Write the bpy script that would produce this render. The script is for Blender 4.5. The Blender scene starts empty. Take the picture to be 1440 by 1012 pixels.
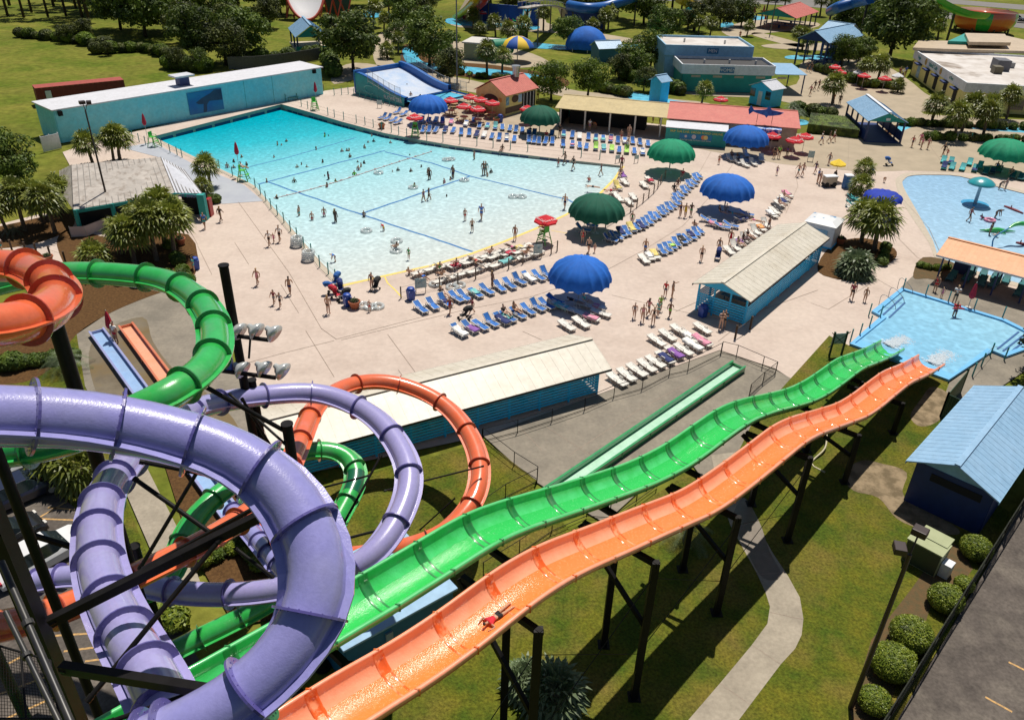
import bpy,bmesh,math,random
from mathutils import Vector,Matrix,Euler
from mathutils.geometry import tessellate_polygon
random.seed(7)
R=math.radians
scene=bpy.context.scene
col=scene.collection
FPX,PITCH,ROLL,CAMH=1120.0,R(31.0),R(-1.7),31.0
_c,_s=math.cos(PITCH),math.sin(PITCH)
_r,_d,FWD=Vector((1,0,0)),Vector((0,-_s,-_c)),Vector((0,_c,-_s))
RIGHT=math.cos(ROLL)*_r+math.sin(ROLL)*_d
DOWN=-math.sin(ROLL)*_r+math.cos(ROLL)*_d
CAM=Vector((0,0,CAMH))
def ray(x,y):return FWD+(x-720)/FPX*RIGHT+(y-506)/FPX*DOWN
def G(x,y,z=0.0):
 "survey point: where the sight line through (x, y) meets height z"
 v=ray(x,y)
 return CAM+v*((z-CAMH)/v.z)
def D(x,y,depth):return CAM+ray(x,y)*depth
def az(a,b):return math.atan2(b.x-a.x,b.y-a.y)
cam_data=bpy.data.cameras.new('camera');cam=bpy.data.objects.new('camera',cam_data);col.objects.link(cam)
cam_data.sensor_width=36;cam_data.lens=FPX/1440*36;cam_data.clip_start=0.2;cam_data.clip_end=4000
m=Matrix.Identity(4)
for i in range(3):m[i][0],m[i][1],m[i][2]=RIGHT[i],-DOWN[i],-FWD[i]
m.translation=CAM
cam.matrix_world=m;scene.camera=cam
SUN_AZ,SUN_EL=R(17),R(67)
w=bpy.data.worlds.new('World');scene.world=w;w.use_nodes=True
nt=w.node_tree;bg=nt.nodes['Background'];sky=nt.nodes.new('ShaderNodeTexSky')
sky.sky_type='NISHITA';sky.sun_disc=False;sky.sun_elevation=SUN_EL;sky.sun_rotation=SUN_AZ
sky.air_density=1.0;sky.dust_density=0.6;sky.ozone_density=1.0
nt.links.new(sky.outputs[0],bg.inputs[0]);bg.inputs[1].default_value=0.050
sl=bpy.data.lights.new('sun','SUN');sl.energy=4.95;sl.angle=R(0.53);sl.color=(1.0,0.945,0.85)
so=bpy.data.objects.new('sun',sl);col.objects.link(so)
sd=Vector((math.sin(SUN_AZ)*math.cos(SUN_EL),math.cos(SUN_AZ)*math.cos(SUN_EL),math.sin(SUN_EL)))
so.rotation_euler=sd.to_track_quat('Z','Y').to_euler();so.location=(0,0,80)
scene.view_settings.view_transform='Standard';scene.view_settings.look='None'
scene.view_settings.exposure=0;scene.view_settings.gamma=1
scene.cycles.max_bounces=6;scene.cycles.diffuse_bounces=3;scene.cycles.glossy_bounces=2
scene.cycles.transparent_max_bounces=8;scene.cycles.transmission_bounces=3
scene.cycles.use_denoising=True
MATS={}
def hexc(h):
 v=[int(h[i:i+2],16)/255 for i in(0,2,4)]
 return tuple(((c+0.055)/1.055)**2.4 if c>0.04045 else c/12.92 for c in v)
def mat(name,c,c2=None,scale=3.0,mix=(0.35,0.65),rough=0.6,bump=0.0,bscale=20.0,metal=0.0,coat=0.0,c3=None,scale3=0.3,mix3=(0.45,0.7),trans=0.0,spec=0.5,rnd=0.0,alpha=None,world=False,detail=4.0,fine=None):
 if name in MATS:return MATS[name]
 mt=bpy.data.materials.new(name);mt.use_nodes=True;t=mt.node_tree;N,L=t.nodes,t.links
 b=N['Principled BSDF']
 if isinstance(c,str):c=hexc(c)
 if isinstance(c2,str):c2=hexc(c2)
 if isinstance(c3,str):c3=hexc(c3)
 tc=N.new('ShaderNodeTexCoord')
 if world:
  geo=N.new('ShaderNodeNewGeometry');vec=geo.outputs['Position']
 else:vec=tc.outputs['Object']
 out=None
 def noise(sc,det=detail):
  n=N.new('ShaderNodeTexNoise');n.inputs['Scale'].default_value=sc;n.inputs['Detail'].default_value=det
  n.inputs['Roughness'].default_value=0.6
  L.new(vec,n.inputs['Vector']);return n.outputs['Fac']
 def ramp(f,a,bb):
  r=N.new('ShaderNodeMapRange');r.inputs['From Min'].default_value=a;r.inputs['From Max'].default_value=bb
  L.new(f,r.inputs['Value']);return r.outputs['Result']
 def mixc(f,A,B):
  x=N.new('ShaderNodeMix');x.data_type='RGBA';L.new(f,x.inputs[0])
  for s_,v in((6,A),(7,B)):
   if isinstance(v,tuple):x.inputs[s_].default_value=(*v,1)
   else:L.new(v,x.inputs[s_])
  return x.outputs[2]
 cur=c
 if c2:cur=mixc(ramp(noise(scale),*mix),cur,c2)
 if c3:cur=mixc(ramp(noise(scale3,3.0),*mix3),cur,c3)
 if fine:
  fs=N.new('ShaderNodeHueSaturation');fr=N.new('ShaderNodeMapRange');fr.inputs['From Min'].default_value=.3;fr.inputs['From Max'].default_value=.7
  fr.inputs['To Min'].default_value=1-fine[1];fr.inputs['To Max'].default_value=1+fine[1];L.new(noise(fine[0],6.0),fr.inputs['Value']);L.new(fr.outputs['Result'],fs.inputs['Value'])
  if isinstance(cur,tuple):fs.inputs['Color'].default_value=(*cur,1)
  else:L.new(cur,fs.inputs['Color'])
  cur=fs.outputs['Color']
 if rnd:
  oi=N.new('ShaderNodeObjectInfo');hs=N.new('ShaderNodeHueSaturation')
  mr=N.new('ShaderNodeMapRange');mr.inputs['To Min'].default_value=1-rnd;mr.inputs['To Max'].default_value=1+rnd
  L.new(oi.outputs['Random'],mr.inputs['Value']);L.new(mr.outputs['Result'],hs.inputs['Value'])
  if isinstance(cur,tuple):hs.inputs['Color'].default_value=(*cur,1)
  else:L.new(cur,hs.inputs['Color'])
  cur=hs.outputs['Color']
 if isinstance(cur,tuple):b.inputs['Base Color'].default_value=(*cur,1)
 else:L.new(cur,b.inputs['Base Color'])
 b.inputs['Roughness'].default_value=rough;b.inputs['Metallic'].default_value=metal
 b.inputs['Coat Weight'].default_value=coat;b.inputs['Coat Roughness'].default_value=0.08
 b.inputs['Specular IOR Level'].default_value=spec
 if alpha is not None:b.inputs['Alpha'].default_value=alpha
 if bump:
  bn=N.new('ShaderNodeBump');bn.inputs['Strength'].default_value=1.0;bn.inputs['Distance'].default_value=bump
  L.new(noise(bscale,3.0),bn.inputs['Height']);L.new(bn.outputs['Normal'],b.inputs['Normal'])
 if trans:
  tr=N.new('ShaderNodeBsdfTranslucent');ms=N.new('ShaderNodeMixShader');ms.inputs[0].default_value=trans
  if isinstance(cur,tuple):tr.inputs['Color'].default_value=(*cur,1)
  else:L.new(cur,tr.inputs['Color'])
  L.new(b.outputs[0],ms.inputs[1]);L.new(tr.outputs[0],ms.inputs[2])
  L.new(ms.outputs[0],N['Material Output'].inputs['Surface'])
 MATS[name]=mt
 return mt
class MB:
 def __init__(s):s.v,s.f,s.mi,s.m=[],[],[],0
 def add(s,vs,fs):
  o=len(s.v);s.v+=[tuple(x)for x in vs]
  s.f+=[tuple(o+i for i in f)for f in fs];s.mi+=[s.m]*len(fs);return s
 def box(s,c,size,rz=0.0,tilt=None):
  x,y,z=size[0]/2,size[1]/2,size[2]/2
  M_=Matrix.Rotation(rz,3,'Z')
  if tilt is not None:M_=M_@tilt
  vs=[Vector(c)+M_@Vector(p)for p in((-x,-y,-z),(x,-y,-z),(x,y,-z),(-x,y,-z),(-x,-y,z),(x,-y,z),(x,y,z),(-x,y,z))]
  return s.add(vs,[(0,3,2,1),(4,5,6,7),(0,1,5,4),(1,2,6,5),(2,3,7,6),(3,0,4,7)])
 def bar(s,a,b,w,h=None,up=(0,0,1)):
  a,b=Vector(a),Vector(b);h=h or w;d=(b-a).normalized();u=Vector(up)
  if abs(d.dot(u))>0.98:u=Vector((1,0,0))
  x=d.cross(u).normalized()*(w/2);y=x.cross(d).normalized()*(h/2)
  vs=[p+q for p in(a,b)for q in(-x-y,x-y,x+y,-x+y)]
  return s.add(vs,[(0,3,2,1),(4,5,6,7),(0,1,5,4),(1,2,6,5),(2,3,7,6),(3,0,4,7)])
 def cyl(s,a,b,r,r2=None,n=8,caps=True):
  a,b=Vector(a),Vector(b);r2=r if r2 is None else r2;d=(b-a).normalized()
  u=Vector((0,0,1))if abs(d.z)<0.95 else Vector((1,0,0))
  x=d.cross(u).normalized();y=d.cross(x)
  vs=[p+(x*math.cos(t)+y*math.sin(t))*q for p,q in((a,r),(b,r2))for t in(2*math.pi*i/n for i in range(n))]
  fs=[(i,(i+1)%n,n+(i+1)%n,n+i)for i in range(n)]
  if caps:fs+=[tuple(range(n-1,-1,-1)),tuple(range(n,2*n))]
  return s.add(vs,fs)
 def sweep(s,pts,rs,n=8,caps=True,up=Vector((0,0,1)),a0=0.0,a1=2*math.pi):
  pts=[Vector(p)for p in pts];N_=len(pts)
  if not isinstance(rs,(list,tuple)):rs=[rs]*N_
  full=abs(a1-a0-2*math.pi)<1e-6;k=n if full else n+1;vs=[]
  for i,p in enumerate(pts):
   d=(pts[min(i+1,N_-1)]-pts[max(i-1,0)]).normalized()
   x=d.cross(up)
   x=x.normalized()if x.length>1e-3 else Vector((1,0,0));y=x.cross(d)
   for j in range(k):
    t=a0+(a1-a0)*j/n;vs.append(p+(x*math.cos(t)+y*math.sin(t))*rs[i])
  fs=[]
  for i in range(N_-1):
   for j in range(n):
    jj=(j+1)%k if full else j+1
    fs.append((i*k+j,i*k+jj,(i+1)*k+jj,(i+1)*k+j))
  if caps and full:fs+=[tuple(range(k-1,-1,-1)),tuple(range((N_-1)*k,N_*k))]
  return s.add(vs,fs)
 def lathe(s,prof,c=(0,0,0),n=16,scallop=0.0,sn=12):
  c=Vector(c);vs,fs=[],[]
  for r,z in prof:
   for j in range(n):
    t=2*math.pi*j/n;vs.append(c+Vector((r*math.cos(t),r*math.sin(t),z)))
  for i in range(len(prof)-1):
   for j in range(n):fs.append((i*n+j,i*n+(j+1)%n,(i+1)*n+(j+1)%n,(i+1)*n+j))
  if prof[0][0]>1e-3:fs.append(tuple(range(n-1,-1,-1)))
  return s.add(vs,fs)
 def prism(s,poly,z0,z1):
  "vertical prism over a 2D polygon (list of (x, y))"
  n=len(poly);vs=[(p[0],p[1],z0)for p in poly]+[(p[0],p[1],z1)for p in poly]
  fs=[(i,(i+1)%n,n+(i+1)%n,n+i)for i in range(n)]+[tuple(range(n-1,-1,-1)),tuple(range(n,2*n))]
  return s.add(vs,fs)
 def build(s,name,mats,parent=None,smooth=False,kind=None,loc=None,bevel=0.0):
  me=bpy.data.meshes.new(name);me.from_pydata(s.v,[],s.f)
  for x in(mats if isinstance(mats,(list,tuple))else[mats]):me.materials.append(x)
  me.polygons.foreach_set('material_index',s.mi)
  if smooth is True:me.polygons.foreach_set('use_smooth',[True]*len(s.f))
  me.update()
  if smooth=='angle':
   me.polygons.foreach_set('use_smooth',[True]*len(s.f));me.set_sharp_from_angle(angle=R(38))
  bm=bmesh.new();bm.from_mesh(me);bmesh.ops.recalc_face_normals(bm,faces=bm.faces);bm.to_mesh(me);bm.free()
  o=bpy.data.objects.new(name,me);col.objects.link(o)
  if bevel:
   b=o.modifiers.new('bevel','BEVEL');b.width=bevel;b.segments=2;b.limit_method='ANGLE'
  if parent:o.parent=parent
  if kind:o['kind']=kind
  if loc is not None:o.location=loc
  return o
def tag(o,label,cat,group=None):
 o['label']=label;o['category']=cat
 if group:o['group']=group
 return o
def thing(name,label,cat,loc=(0,0,0),rz=0.0,group=None):
 o=bpy.data.objects.new(name,None);col.objects.link(o);o.location=loc;o.rotation_euler=(0,0,rz)
 o.empty_display_size=0.3
 return tag(o,label,cat,group)
KIDS={}
def freeze(root):
 "remember a prototype's parts so that copies can be made"
 def rec(o):return[(c,rec(c))for c in bpy.data.objects if c.parent==o]
 KIDS[root.name]=rec(root);return root
USED=set()
def dup(root,loc,rz=0.0,label=None,group=None,scale=None,swap=None):
 "first use moves the prototype itself, later uses copy it with its parts"
 if root.name not in USED:
  USED.add(root.name);r=root;kids=None
 else:
  r=root.copy();col.objects.link(r)
  def rec(lst,par):
   for c,sub in lst:
    n=c.copy();col.objects.link(n);n.parent=par;rec(sub,n)
  rec(KIDS.get(root.name,[]),r)
 r.location=loc;r.rotation_euler=(0,0,rz)
 if scale is not None:r.scale=(scale,)*3 if isinstance(scale,(int,float))else scale
 if label:r['label']=label
 if group:r['group']=group
 return r
def text_mesh(body,size,material,parent,loc,rot,name='lettering',extrude=0.01,align='CENTER'):
 cu=bpy.data.curves.new('txt','FONT');cu.body=body;cu.size=size;cu.extrude=extrude;cu.align_x=align;cu.align_y='CENTER'
 cu.resolution_u=2
 t=bpy.data.objects.new('txt',cu);col.objects.link(t)
 dg=bpy.context.evaluated_depsgraph_get();me=bpy.data.meshes.new_from_object(t.evaluated_get(dg))
 bpy.data.objects.remove(t);me.materials.clear();me.materials.append(material)
 o=bpy.data.objects.new(name,me);col.objects.link(o);o.parent=parent;o.location=loc;o.rotation_euler=rot
 return o
ORD=['first','second','third','fourth','fifth','sixth','seventh','eighth','ninth','tenth','eleventh','twelfth','thirteenth','fourteenth','fifteenth','sixteenth','seventeenth','eighteenth','nineteenth','twentieth','twenty-first','twenty-second','twenty-third','twenty-fourth','twenty-fifth','twenty-sixth','twenty-seventh','twenty-eighth','twenty-ninth','thirtieth']
def catmull(pts,step):
 "resample a 3D polyline as a smooth curve with about `step` metres spacing"
 P=[Vector(p)for p in pts];P=[2*P[0]-P[1]]+P+[2*P[-1]-P[-2]];out=[]
 for i in range(1,len(P)-2):
  a,b,c,d=P[i-1:i+3];n=max(1,int((c-b).length/step))
  for k in range(n):
   t=k/n
   out.append(0.5*((2*b)+(c-a)*t+(2*a-5*b+4*c-d)*t*t+(-a+3*b-3*c+d)*t**3))
 out.append(P[-2]);return out
def sheet(name,pts,z,material,kind='structure',holes=(),px=True,label=None,cat=None,thick=0.0):
 ring=lambda l:[(G(x,y)if px else Vector((x,y,0)))for x,y in l]
 loops=[ring(pts)]+[ring(h)for h in holes]
 flat=[Vector((p.x,p.y,z))for l in loops for p in l]
 tris=tessellate_polygon([[Vector((p.x,p.y,0))for p in l]for l in loops])
 me=bpy.data.meshes.new(name);me.from_pydata([tuple(p)for p in flat],[],[tuple(t)for t in tris]);me.materials.append(material)
 bm=bmesh.new();bm.from_mesh(me);bmesh.ops.recalc_face_normals(bm,faces=bm.faces)
 if sum(f.normal.z for f in bm.faces)<0:bmesh.ops.reverse_faces(bm,faces=bm.faces)
 if thick:
  ex=bmesh.ops.extrude_face_region(bm,geom=bm.faces[:]);
  for v in ex['geom']:
   if isinstance(v,bmesh.types.BMVert):v.co.z+=thick
 bm.to_mesh(me);bm.free()
 o=bpy.data.objects.new(name,me);col.objects.link(o)
 if kind:o['kind']=kind
 if label:tag(o,label,cat)
 return o
def smooth_px(pts,closed=True,n=4):
 out=[];N_=len(pts)
 for i in range(N_ if closed else N_-1):
  p=[pts[(i+k)%N_]if closed else pts[min(max(i+k,0),N_-1)]for k in(-1,0,1,2)]
  for j in range(n):
   t=j/n
   out.append(tuple(0.5*(2*p[1][a]+(p[2][a]-p[0][a])*t+(2*p[0][a]-5*p[1][a]+4*p[2][a]-p[3][a])*t*t+(-p[0][a]+3*p[1][a]-3*p[2][a]+p[3][a])*t**3)for a in(0,1)))
 if not closed:out.append(pts[-1])
 return out
def strip(name,px,width,z,material,kind='structure',world=False,mb=None):
 "flat painted or inlaid line along ground points"
 P=[G(*p)if not world else Vector((p[0],p[1],0))for p in px];m_=mb or MB();vs=[]
 for i,p in enumerate(P):
  d=(P[min(i+1,len(P)-1)]-P[max(i-1,0)]).normalized();n_=Vector((-d.y,d.x,0))*width/2
  vs+=[Vector((p.x,p.y,z))-n_,Vector((p.x,p.y,z))+n_]
 m_.add(vs,[(2*i,2*i+1,2*i+3,2*i+2)for i in range(len(P)-1)])
 if mb is None:return m_.build(name,material,kind=kind)
M_grass=mat('grass_mat',(0.060,0.092,0.008),(0.135,0.128,0.012),scale=.55,mix=(0.38,0.66),fine=(7,.45),rough=0.9,bump=0.06,bscale=14,c3=(0.20,0.135,0.035),scale3=0.24,mix3=(0.47,0.80),spec=0.15,world=True,detail=8)
M_grassf=mat('far_grass_mat',(0.095,0.130,0.013),(0.20,0.185,0.034),fine=(.9,.30),scale=0.12,mix=(0.35,0.68),rough=0.95,bump=0.08,bscale=3,c3=(0.05,0.072,0.010),scale3=0.03,mix3=(0.5,0.75),spec=0.1,world=True,detail=8)
M_deck=mat('deck_concrete',(0.545,0.445,0.38),(0.485,0.39,0.33),fine=(2.2,.08),scale=0.35,mix=(0.4,0.65),rough=0.85,bump=0.004,bscale=40,c3=(0.575,0.475,0.405),scale3=0.09,spec=0.25,world=True,detail=9)
M_tan=mat('tan_concrete',(0.42,0.345,0.25),(0.35,0.29,0.21),scale=0.4,rough=0.9,bump=0.004,bscale=30,spec=0.2,world=True,detail=8)
M_grey=mat('grey_concrete',(0.27,0.235,0.185),(0.20,0.175,0.14),fine=(4,.12),scale=0.55,rough=0.85,bump=0.005,bscale=35,c3=(0.17,0.15,0.12),scale3=0.18,mix3=(0.55,0.72),spec=0.3,world=True,detail=9)
M_wet=mat('wet_stained_concrete',(0.13,0.10,0.06),(0.20,0.165,0.11),scale=0.6,rough=0.45,bump=0.003,c3=(0.16,0.11,0.045),scale3=0.3,mix3=(0.45,0.6),world=True)
M_path=mat('path_concrete',(0.37,0.32,0.25),(0.29,0.25,0.195),fine=(5,.12),scale=0.7,rough=0.9,bump=0.005,bscale=40,spec=0.2,world=True,detail=9)
M_mulch=mat('mulch',(0.085,0.045,0.02),(0.14,0.075,0.03),scale=5,rough=1,bump=0.06,bscale=18,spec=0.1,world=True)
M_dirt=mat('bare_dirt',(0.29,0.22,0.14),(0.15,0.115,0.07),scale=1.3,mix=(0.4,0.6),rough=1,bump=0.03,bscale=10,spec=0.1,world=True,detail=8)
M_asph=mat('asphalt',(0.125,0.105,0.09),(0.075,0.063,0.055),fine=(6,.25),scale=0.6,rough=0.9,bump=0.012,bscale=40,c3=(0.17,0.145,0.12),scale3=0.35,mix3=(0.48,0.7),spec=0.25,world=True,detail=9)
M_line=mat('yellow_line_paint',(0.62,0.36,0.12),(0.35,0.22,0.1),scale=8,rough=0.8,world=True)
M_white=mat('white_paint',(0.72,0.70,0.66),(0.6,0.58,0.54),scale=2.5,rough=0.5,world=True)
M_joint=mat('joint_sealant',(0.24,0.185,0.145),(0.36,0.28,0.22),scale=6,rough=0.9,world=True)
M_coping=mat('pool_coping',(0.50,0.43,0.34),(0.42,0.36,0.28),scale=3,rough=0.8,bump=0.003,world=True)
def water_mat(name,deep,pale,p0,p1,glint=0.12,scale=3.6,painted_caustics=0.17,mid=None):
 "water: colour runs from deep at p0 to pale at p1 (real pool floor depth), rippled glossy surface"
 mt=bpy.data.materials.new(name);mt.use_nodes=True;t=mt.node_tree;N,L=t.nodes,t.links;b=N['Principled BSDF']
 geo=N.new('ShaderNodeNewGeometry');d=(p1-p0);ln=d.length;d=d/ln
 dot=N.new('ShaderNodeVectorMath');dot.operation='DOT_PRODUCT';dot.inputs[1].default_value=tuple(d)
 L.new(geo.outputs['Position'],dot.inputs[0])
 mr=N.new('ShaderNodeMapRange');mr.inputs['From Min'].default_value=p0 .dot(d);mr.inputs['From Max'].default_value=p0 .dot(d)+ln
 L.new(dot.outputs['Value'],mr.inputs['Value'])
 cr=N.new('ShaderNodeValToRGB');cr.color_ramp.elements[0].color=(*deep,1);cr.color_ramp.elements[1].color=(*pale,1)
 for pos,cc in(mid or()):e=cr.color_ramp.elements.new(pos);e.color=(*cc,1)
 L.new(mr.outputs['Result'],cr.inputs['Fac'])
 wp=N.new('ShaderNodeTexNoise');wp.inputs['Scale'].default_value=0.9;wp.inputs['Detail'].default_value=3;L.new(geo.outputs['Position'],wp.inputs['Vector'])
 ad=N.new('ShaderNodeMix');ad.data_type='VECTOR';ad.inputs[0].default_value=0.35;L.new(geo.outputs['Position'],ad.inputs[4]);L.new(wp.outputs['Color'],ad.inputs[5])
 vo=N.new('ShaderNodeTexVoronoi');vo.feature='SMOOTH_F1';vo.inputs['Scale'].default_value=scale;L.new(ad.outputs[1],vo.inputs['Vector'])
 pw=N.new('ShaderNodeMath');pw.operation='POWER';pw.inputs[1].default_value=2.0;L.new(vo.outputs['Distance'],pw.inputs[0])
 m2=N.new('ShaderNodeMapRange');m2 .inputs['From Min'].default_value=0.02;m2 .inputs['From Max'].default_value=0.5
 m2 .inputs['To Min'].default_value=1-painted_caustics*0.6;m2 .inputs['To Max'].default_value=1+painted_caustics;L.new(pw.outputs[0],m2 .inputs['Value'])  # caustic light pattern painted into the water colour
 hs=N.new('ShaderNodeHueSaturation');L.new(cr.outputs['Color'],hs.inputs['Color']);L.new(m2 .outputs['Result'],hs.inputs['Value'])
 L.new(hs.outputs['Color'],b.inputs['Base Color']);b.inputs['Roughness'].default_value=glint;b.inputs['IOR'].default_value=1.33
 bn=N.new('ShaderNodeBump');bn.inputs['Distance'].default_value=0.10;bn.inputs['Strength'].default_value=0.7
 n2=N.new('ShaderNodeTexNoise');n2 .inputs['Scale'].default_value=2.6;n2 .inputs['Detail'].default_value=4;L.new(geo.outputs['Position'],n2 .inputs['Vector'])
 L.new(n2 .outputs['Fac'],bn.inputs['Height']);L.new(bn.outputs['Normal'],b.inputs['Normal'])
 return mt
L_edge=[(215,192),(270,219),(319,242),(345,254),(359,262),(391,299),(424,337),(452,369),(480,399)]
beach=[(540,388),(608,373),(665,356),(708,340),(752,322),(796,302),(845,271),(865,251),(873,233)]
R_edge=[(800,225),(715,215),(640,205),(581,195),(540,187),(480,171),(440,159),(395.6,146.5)]
pool_px=L_edge+beach+R_edge
D0,D1=G(305,169),G(620,372)
def wz(p):
 t=(p-D1).dot((D0-D1).normalized())/(D0-D1).length
 return-0.03-0.82*max(0.0,min(1.0,t))**0.8
deck_px=[(-60,372),(60,318),(150,320),(225,330),(262,345),(268,392),(300,425),(330,478),(352,560),(372,640),(420,668),(682,612),(1012,492),(1090,518),(1112,532),(1166,473),(1194,486),(1240,447),(1225,440),(1267,407),(1300,418),(1352,432),(1414,452),(1620,540),(1900,300),(1700,190),(1440,188),(1300,186),(1200,196),(1130,193),(935,176),(785,158),(720,150),(640,130),(530,118),(455,128),(395,143),(300,160),(220,178),(128,200),(88,214),(100,236),(160,240),(210,240),(238,262),(240,292),(150,312),(60,300),(-60,330)]
splash_px=smooth_px([(1270,262),(1272,252),(1282,247),(1310,246),(1350,248),(1400,262),(1480,284),(1600,330),(1560,420),(1440,400),(1330,365),(1312,338),(1290,298)],n=3)
plunge_px=[(1267,407),(1414,452),(1446,468),(1452,490),(1414,504),(1395,496),(1333,537),(1194,486),(1238,447),(1225,440)]
tan_px=[(960,204),(1000,213),(1100,231),(1215,242),(1275,240),(1360,243),(1480,262),(1800,330),(1900,250),(1700,170),(1500,168),(1440,187),(1290,176),(1240,196),(1120,188),(1060,180)]
sheet('pool_deck',deck_px,0.0,M_deck,holes=[pool_px,splash_px])
_g=sheet
_outer=[Vector((x,y,0))for x,y in((-900,-30),(900,-30),(1500,2500),(-1500,2500))]
_loops=[_outer,[G(*p)for p in pool_px],[G(*p)for p in splash_px]]
_me=bpy.data.meshes.new('ground');_me.from_pydata([(p.x,p.y,-0.10)for l in _loops for p in l],[],[tuple(t)for t in tessellate_polygon(_loops)])
_me.materials.append(M_grassf);_bm=bmesh.new();_bm.from_mesh(_me);bmesh.ops.recalc_face_normals(_bm,faces=_bm.faces)
if sum(f.normal.z for f in _bm.faces)<0:bmesh.ops.reverse_faces(_bm,faces=_bm.faces)
_bm.to_mesh(_me);_bm.free();_o=bpy.data.objects.new('ground',_me);col.objects.link(_o);_o['kind']='structure'
M_wall=mat('pool_wall_paint',(0.40,0.37,0.29),(0.33,0.31,0.25),scale=2,rough=0.6,world=True)
M_navy=mat('navy_tile',(0.01,0.03,0.12),rough=0.3)
def wall_ring(name,px,zt,zb,material,band=None):
 mb=MB();P=[G(*p)for p in px];n=len(P)
 for i in range(n):
  a,b_=P[i],P[(i+1)%n]
  mb.add([(a.x,a.y,zt),(b_.x,b_.y,zt),(b_.x,b_.y,zb),(a.x,a.y,zb)],[(0,1,2,3)])
 return mb.build(name,material,kind='structure')
wall_ring('wave_pool_wall',pool_px,0.0,-1.3,M_wall)
mb=MB()
for i in range(len(R_edge)-1):
 for k in range(6):
  if(k+i)%4==3:continue
  a=G(*R_edge[i]).lerp(G(*R_edge[i+1]),k/6);b_=G(*R_edge[i]).lerp(G(*R_edge[i+1]),(k+.86)/6)
  n_=Vector((-(b_-a).y,(b_-a).x,0)).normalized()*0.02
  if n_.dot(G(560,300)-a)<0:n_=-n_
  za,zb_=wz(a),wz(b_)
  mb.add([a+n_+Vector((0,0,za+.26)),b_+n_+Vector((0,0,zb_+.26)),b_+n_+Vector((0,0,zb_-.02)),a+n_+Vector((0,0,za-.02))],[(0,1,2,3)])
A_,B_=G(215,192),G(395.6,146.5)
for k in range(7):
 a=A_.lerp(B_,(k+.07)/7);b_=A_.lerp(B_,(k+.93)/7);n_=Vector(((b_-a).y,-(b_-a).x,0)).normalized()*0.02
 mb.add([a+n_+Vector((0,0,-.45)),b_+n_+Vector((0,0,-.45)),b_+n_+Vector((0,0,-.87)),a+n_+Vector((0,0,-.87))],[(0,1,2,3)])
mb.build('waterline_tile_band',M_navy,kind='structure')
def grid_water(name,px,material,zf,step):
 P=[G(*p)for p in px]
 me=bpy.data.meshes.new(name);tris=tessellate_polygon([[Vector((p.x,p.y,0))for p in P]])
 me.from_pydata([(p.x,p.y,zf(p))for p in P],[],[tuple(t)for t in tris]);me.materials.append(material)
 bm=bmesh.new();bm.from_mesh(me)
 x0,x1=min(p.x for p in P),max(p.x for p in P);y0,y1=min(p.y for p in P),max(p.y for p in P)
 for k in range(1,int((x1-x0)/step)):bmesh.ops.bisect_plane(bm,geom=bm.verts[:]+bm.edges[:]+bm.faces[:],plane_co=(x0+k*step,0,0),plane_no=(1,0,0))
 for k in range(1,int((y1-y0)/step)):bmesh.ops.bisect_plane(bm,geom=bm.verts[:]+bm.edges[:]+bm.faces[:],plane_co=(0,y0+k*step,0),plane_no=(0,1,0))
 bmesh.ops.recalc_face_normals(bm,faces=bm.faces)
 if sum(f.normal.z for f in bm.faces)<0:bmesh.ops.reverse_faces(bm,faces=bm.faces)
 for v in bm.verts:v.co.z=zf(v.co)
 bm.to_mesh(me);bm.free()
 me.polygons.foreach_set('use_smooth',[True]*len(me.polygons))
 o=bpy.data.objects.new(name,me);col.objects.link(o);o['kind']='structure';return o
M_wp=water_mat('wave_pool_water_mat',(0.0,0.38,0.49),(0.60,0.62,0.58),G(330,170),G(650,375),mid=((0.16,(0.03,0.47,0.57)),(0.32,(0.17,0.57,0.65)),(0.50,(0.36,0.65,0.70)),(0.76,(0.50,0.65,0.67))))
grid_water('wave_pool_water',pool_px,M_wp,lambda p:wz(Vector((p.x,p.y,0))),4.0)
M_lane=mat('lane_tile',(0.03,0.13,0.38),(0.09,0.28,0.5),scale=5,mix=(0.42,0.62),rough=0.4,world=True)
M_rope=mat('rope_float',(0.40,0.10,0.10),(0.75,0.72,0.7),scale=4,rough=0.5,world=True)
def pool_line(px,w_,material,name,rng=(0,1)):
 mb=MB();P=[]
 for i in range(len(px)-1):
  a,b_=G(*px[i]),G(*px[i+1]);n=max(2,int((b_-a).length/1.0));P+=[a.lerp(b_,k/n)for k in range(n+(i==len(px)-2))]
 vs=[]
 for i,p in enumerate(P):
  d=(P[min(i+1,len(P)-1)]-P[max(i-1,0)]).normalized();n_=Vector((-d.y,d.x,0))*(w_/2)
  wob=n_*(0.5*math.sin(i*1.9)*0.5+0.3*math.sin(i*0.73));z=Vector((0,0,wz(p)+0.012))
  vs+=[p-n_+wob+z,p+n_+wob+z]
 mb.add(vs,[(2*i,2*i+1,2*i+3,2*i+2)for i in range(len(P)-1)])
 return mb.build(name,material,kind='structure')
pool_line([(362,253),(376,250),(480,288),(628,340),(665,353)],.27,M_lane,'pool_floor_line')
pool_line([(541,208),(606,224),(661,243.5),(799,279),(806,283)],.27,M_lane,'pool_floor_line')
pool_line([(508,297),(661,243.5)],.30,M_lane,'pool_floor_line')
pool_line([(364,253),(420,238),(480,222),(541,206)],.26,M_lane,'pool_floor_line')
pool_line([(350,228),(400,216),(470,196),(500,187)],.16,M_lane,'pool_floor_line')
strip('beach_safety_line',[(476,403)]+beach[:-1]+[(873,238),(877,234)],0.32,0.008,mat('safety_yellow',(0.80,0.60,0.10),(0.7,0.52,0.16),scale=4,rough=0.8,world=True))
strip('safety_line',[(541,389),(545,398),(556,408),(565,418)],0.14,0.008,MATS['safety_yellow'])
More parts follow.
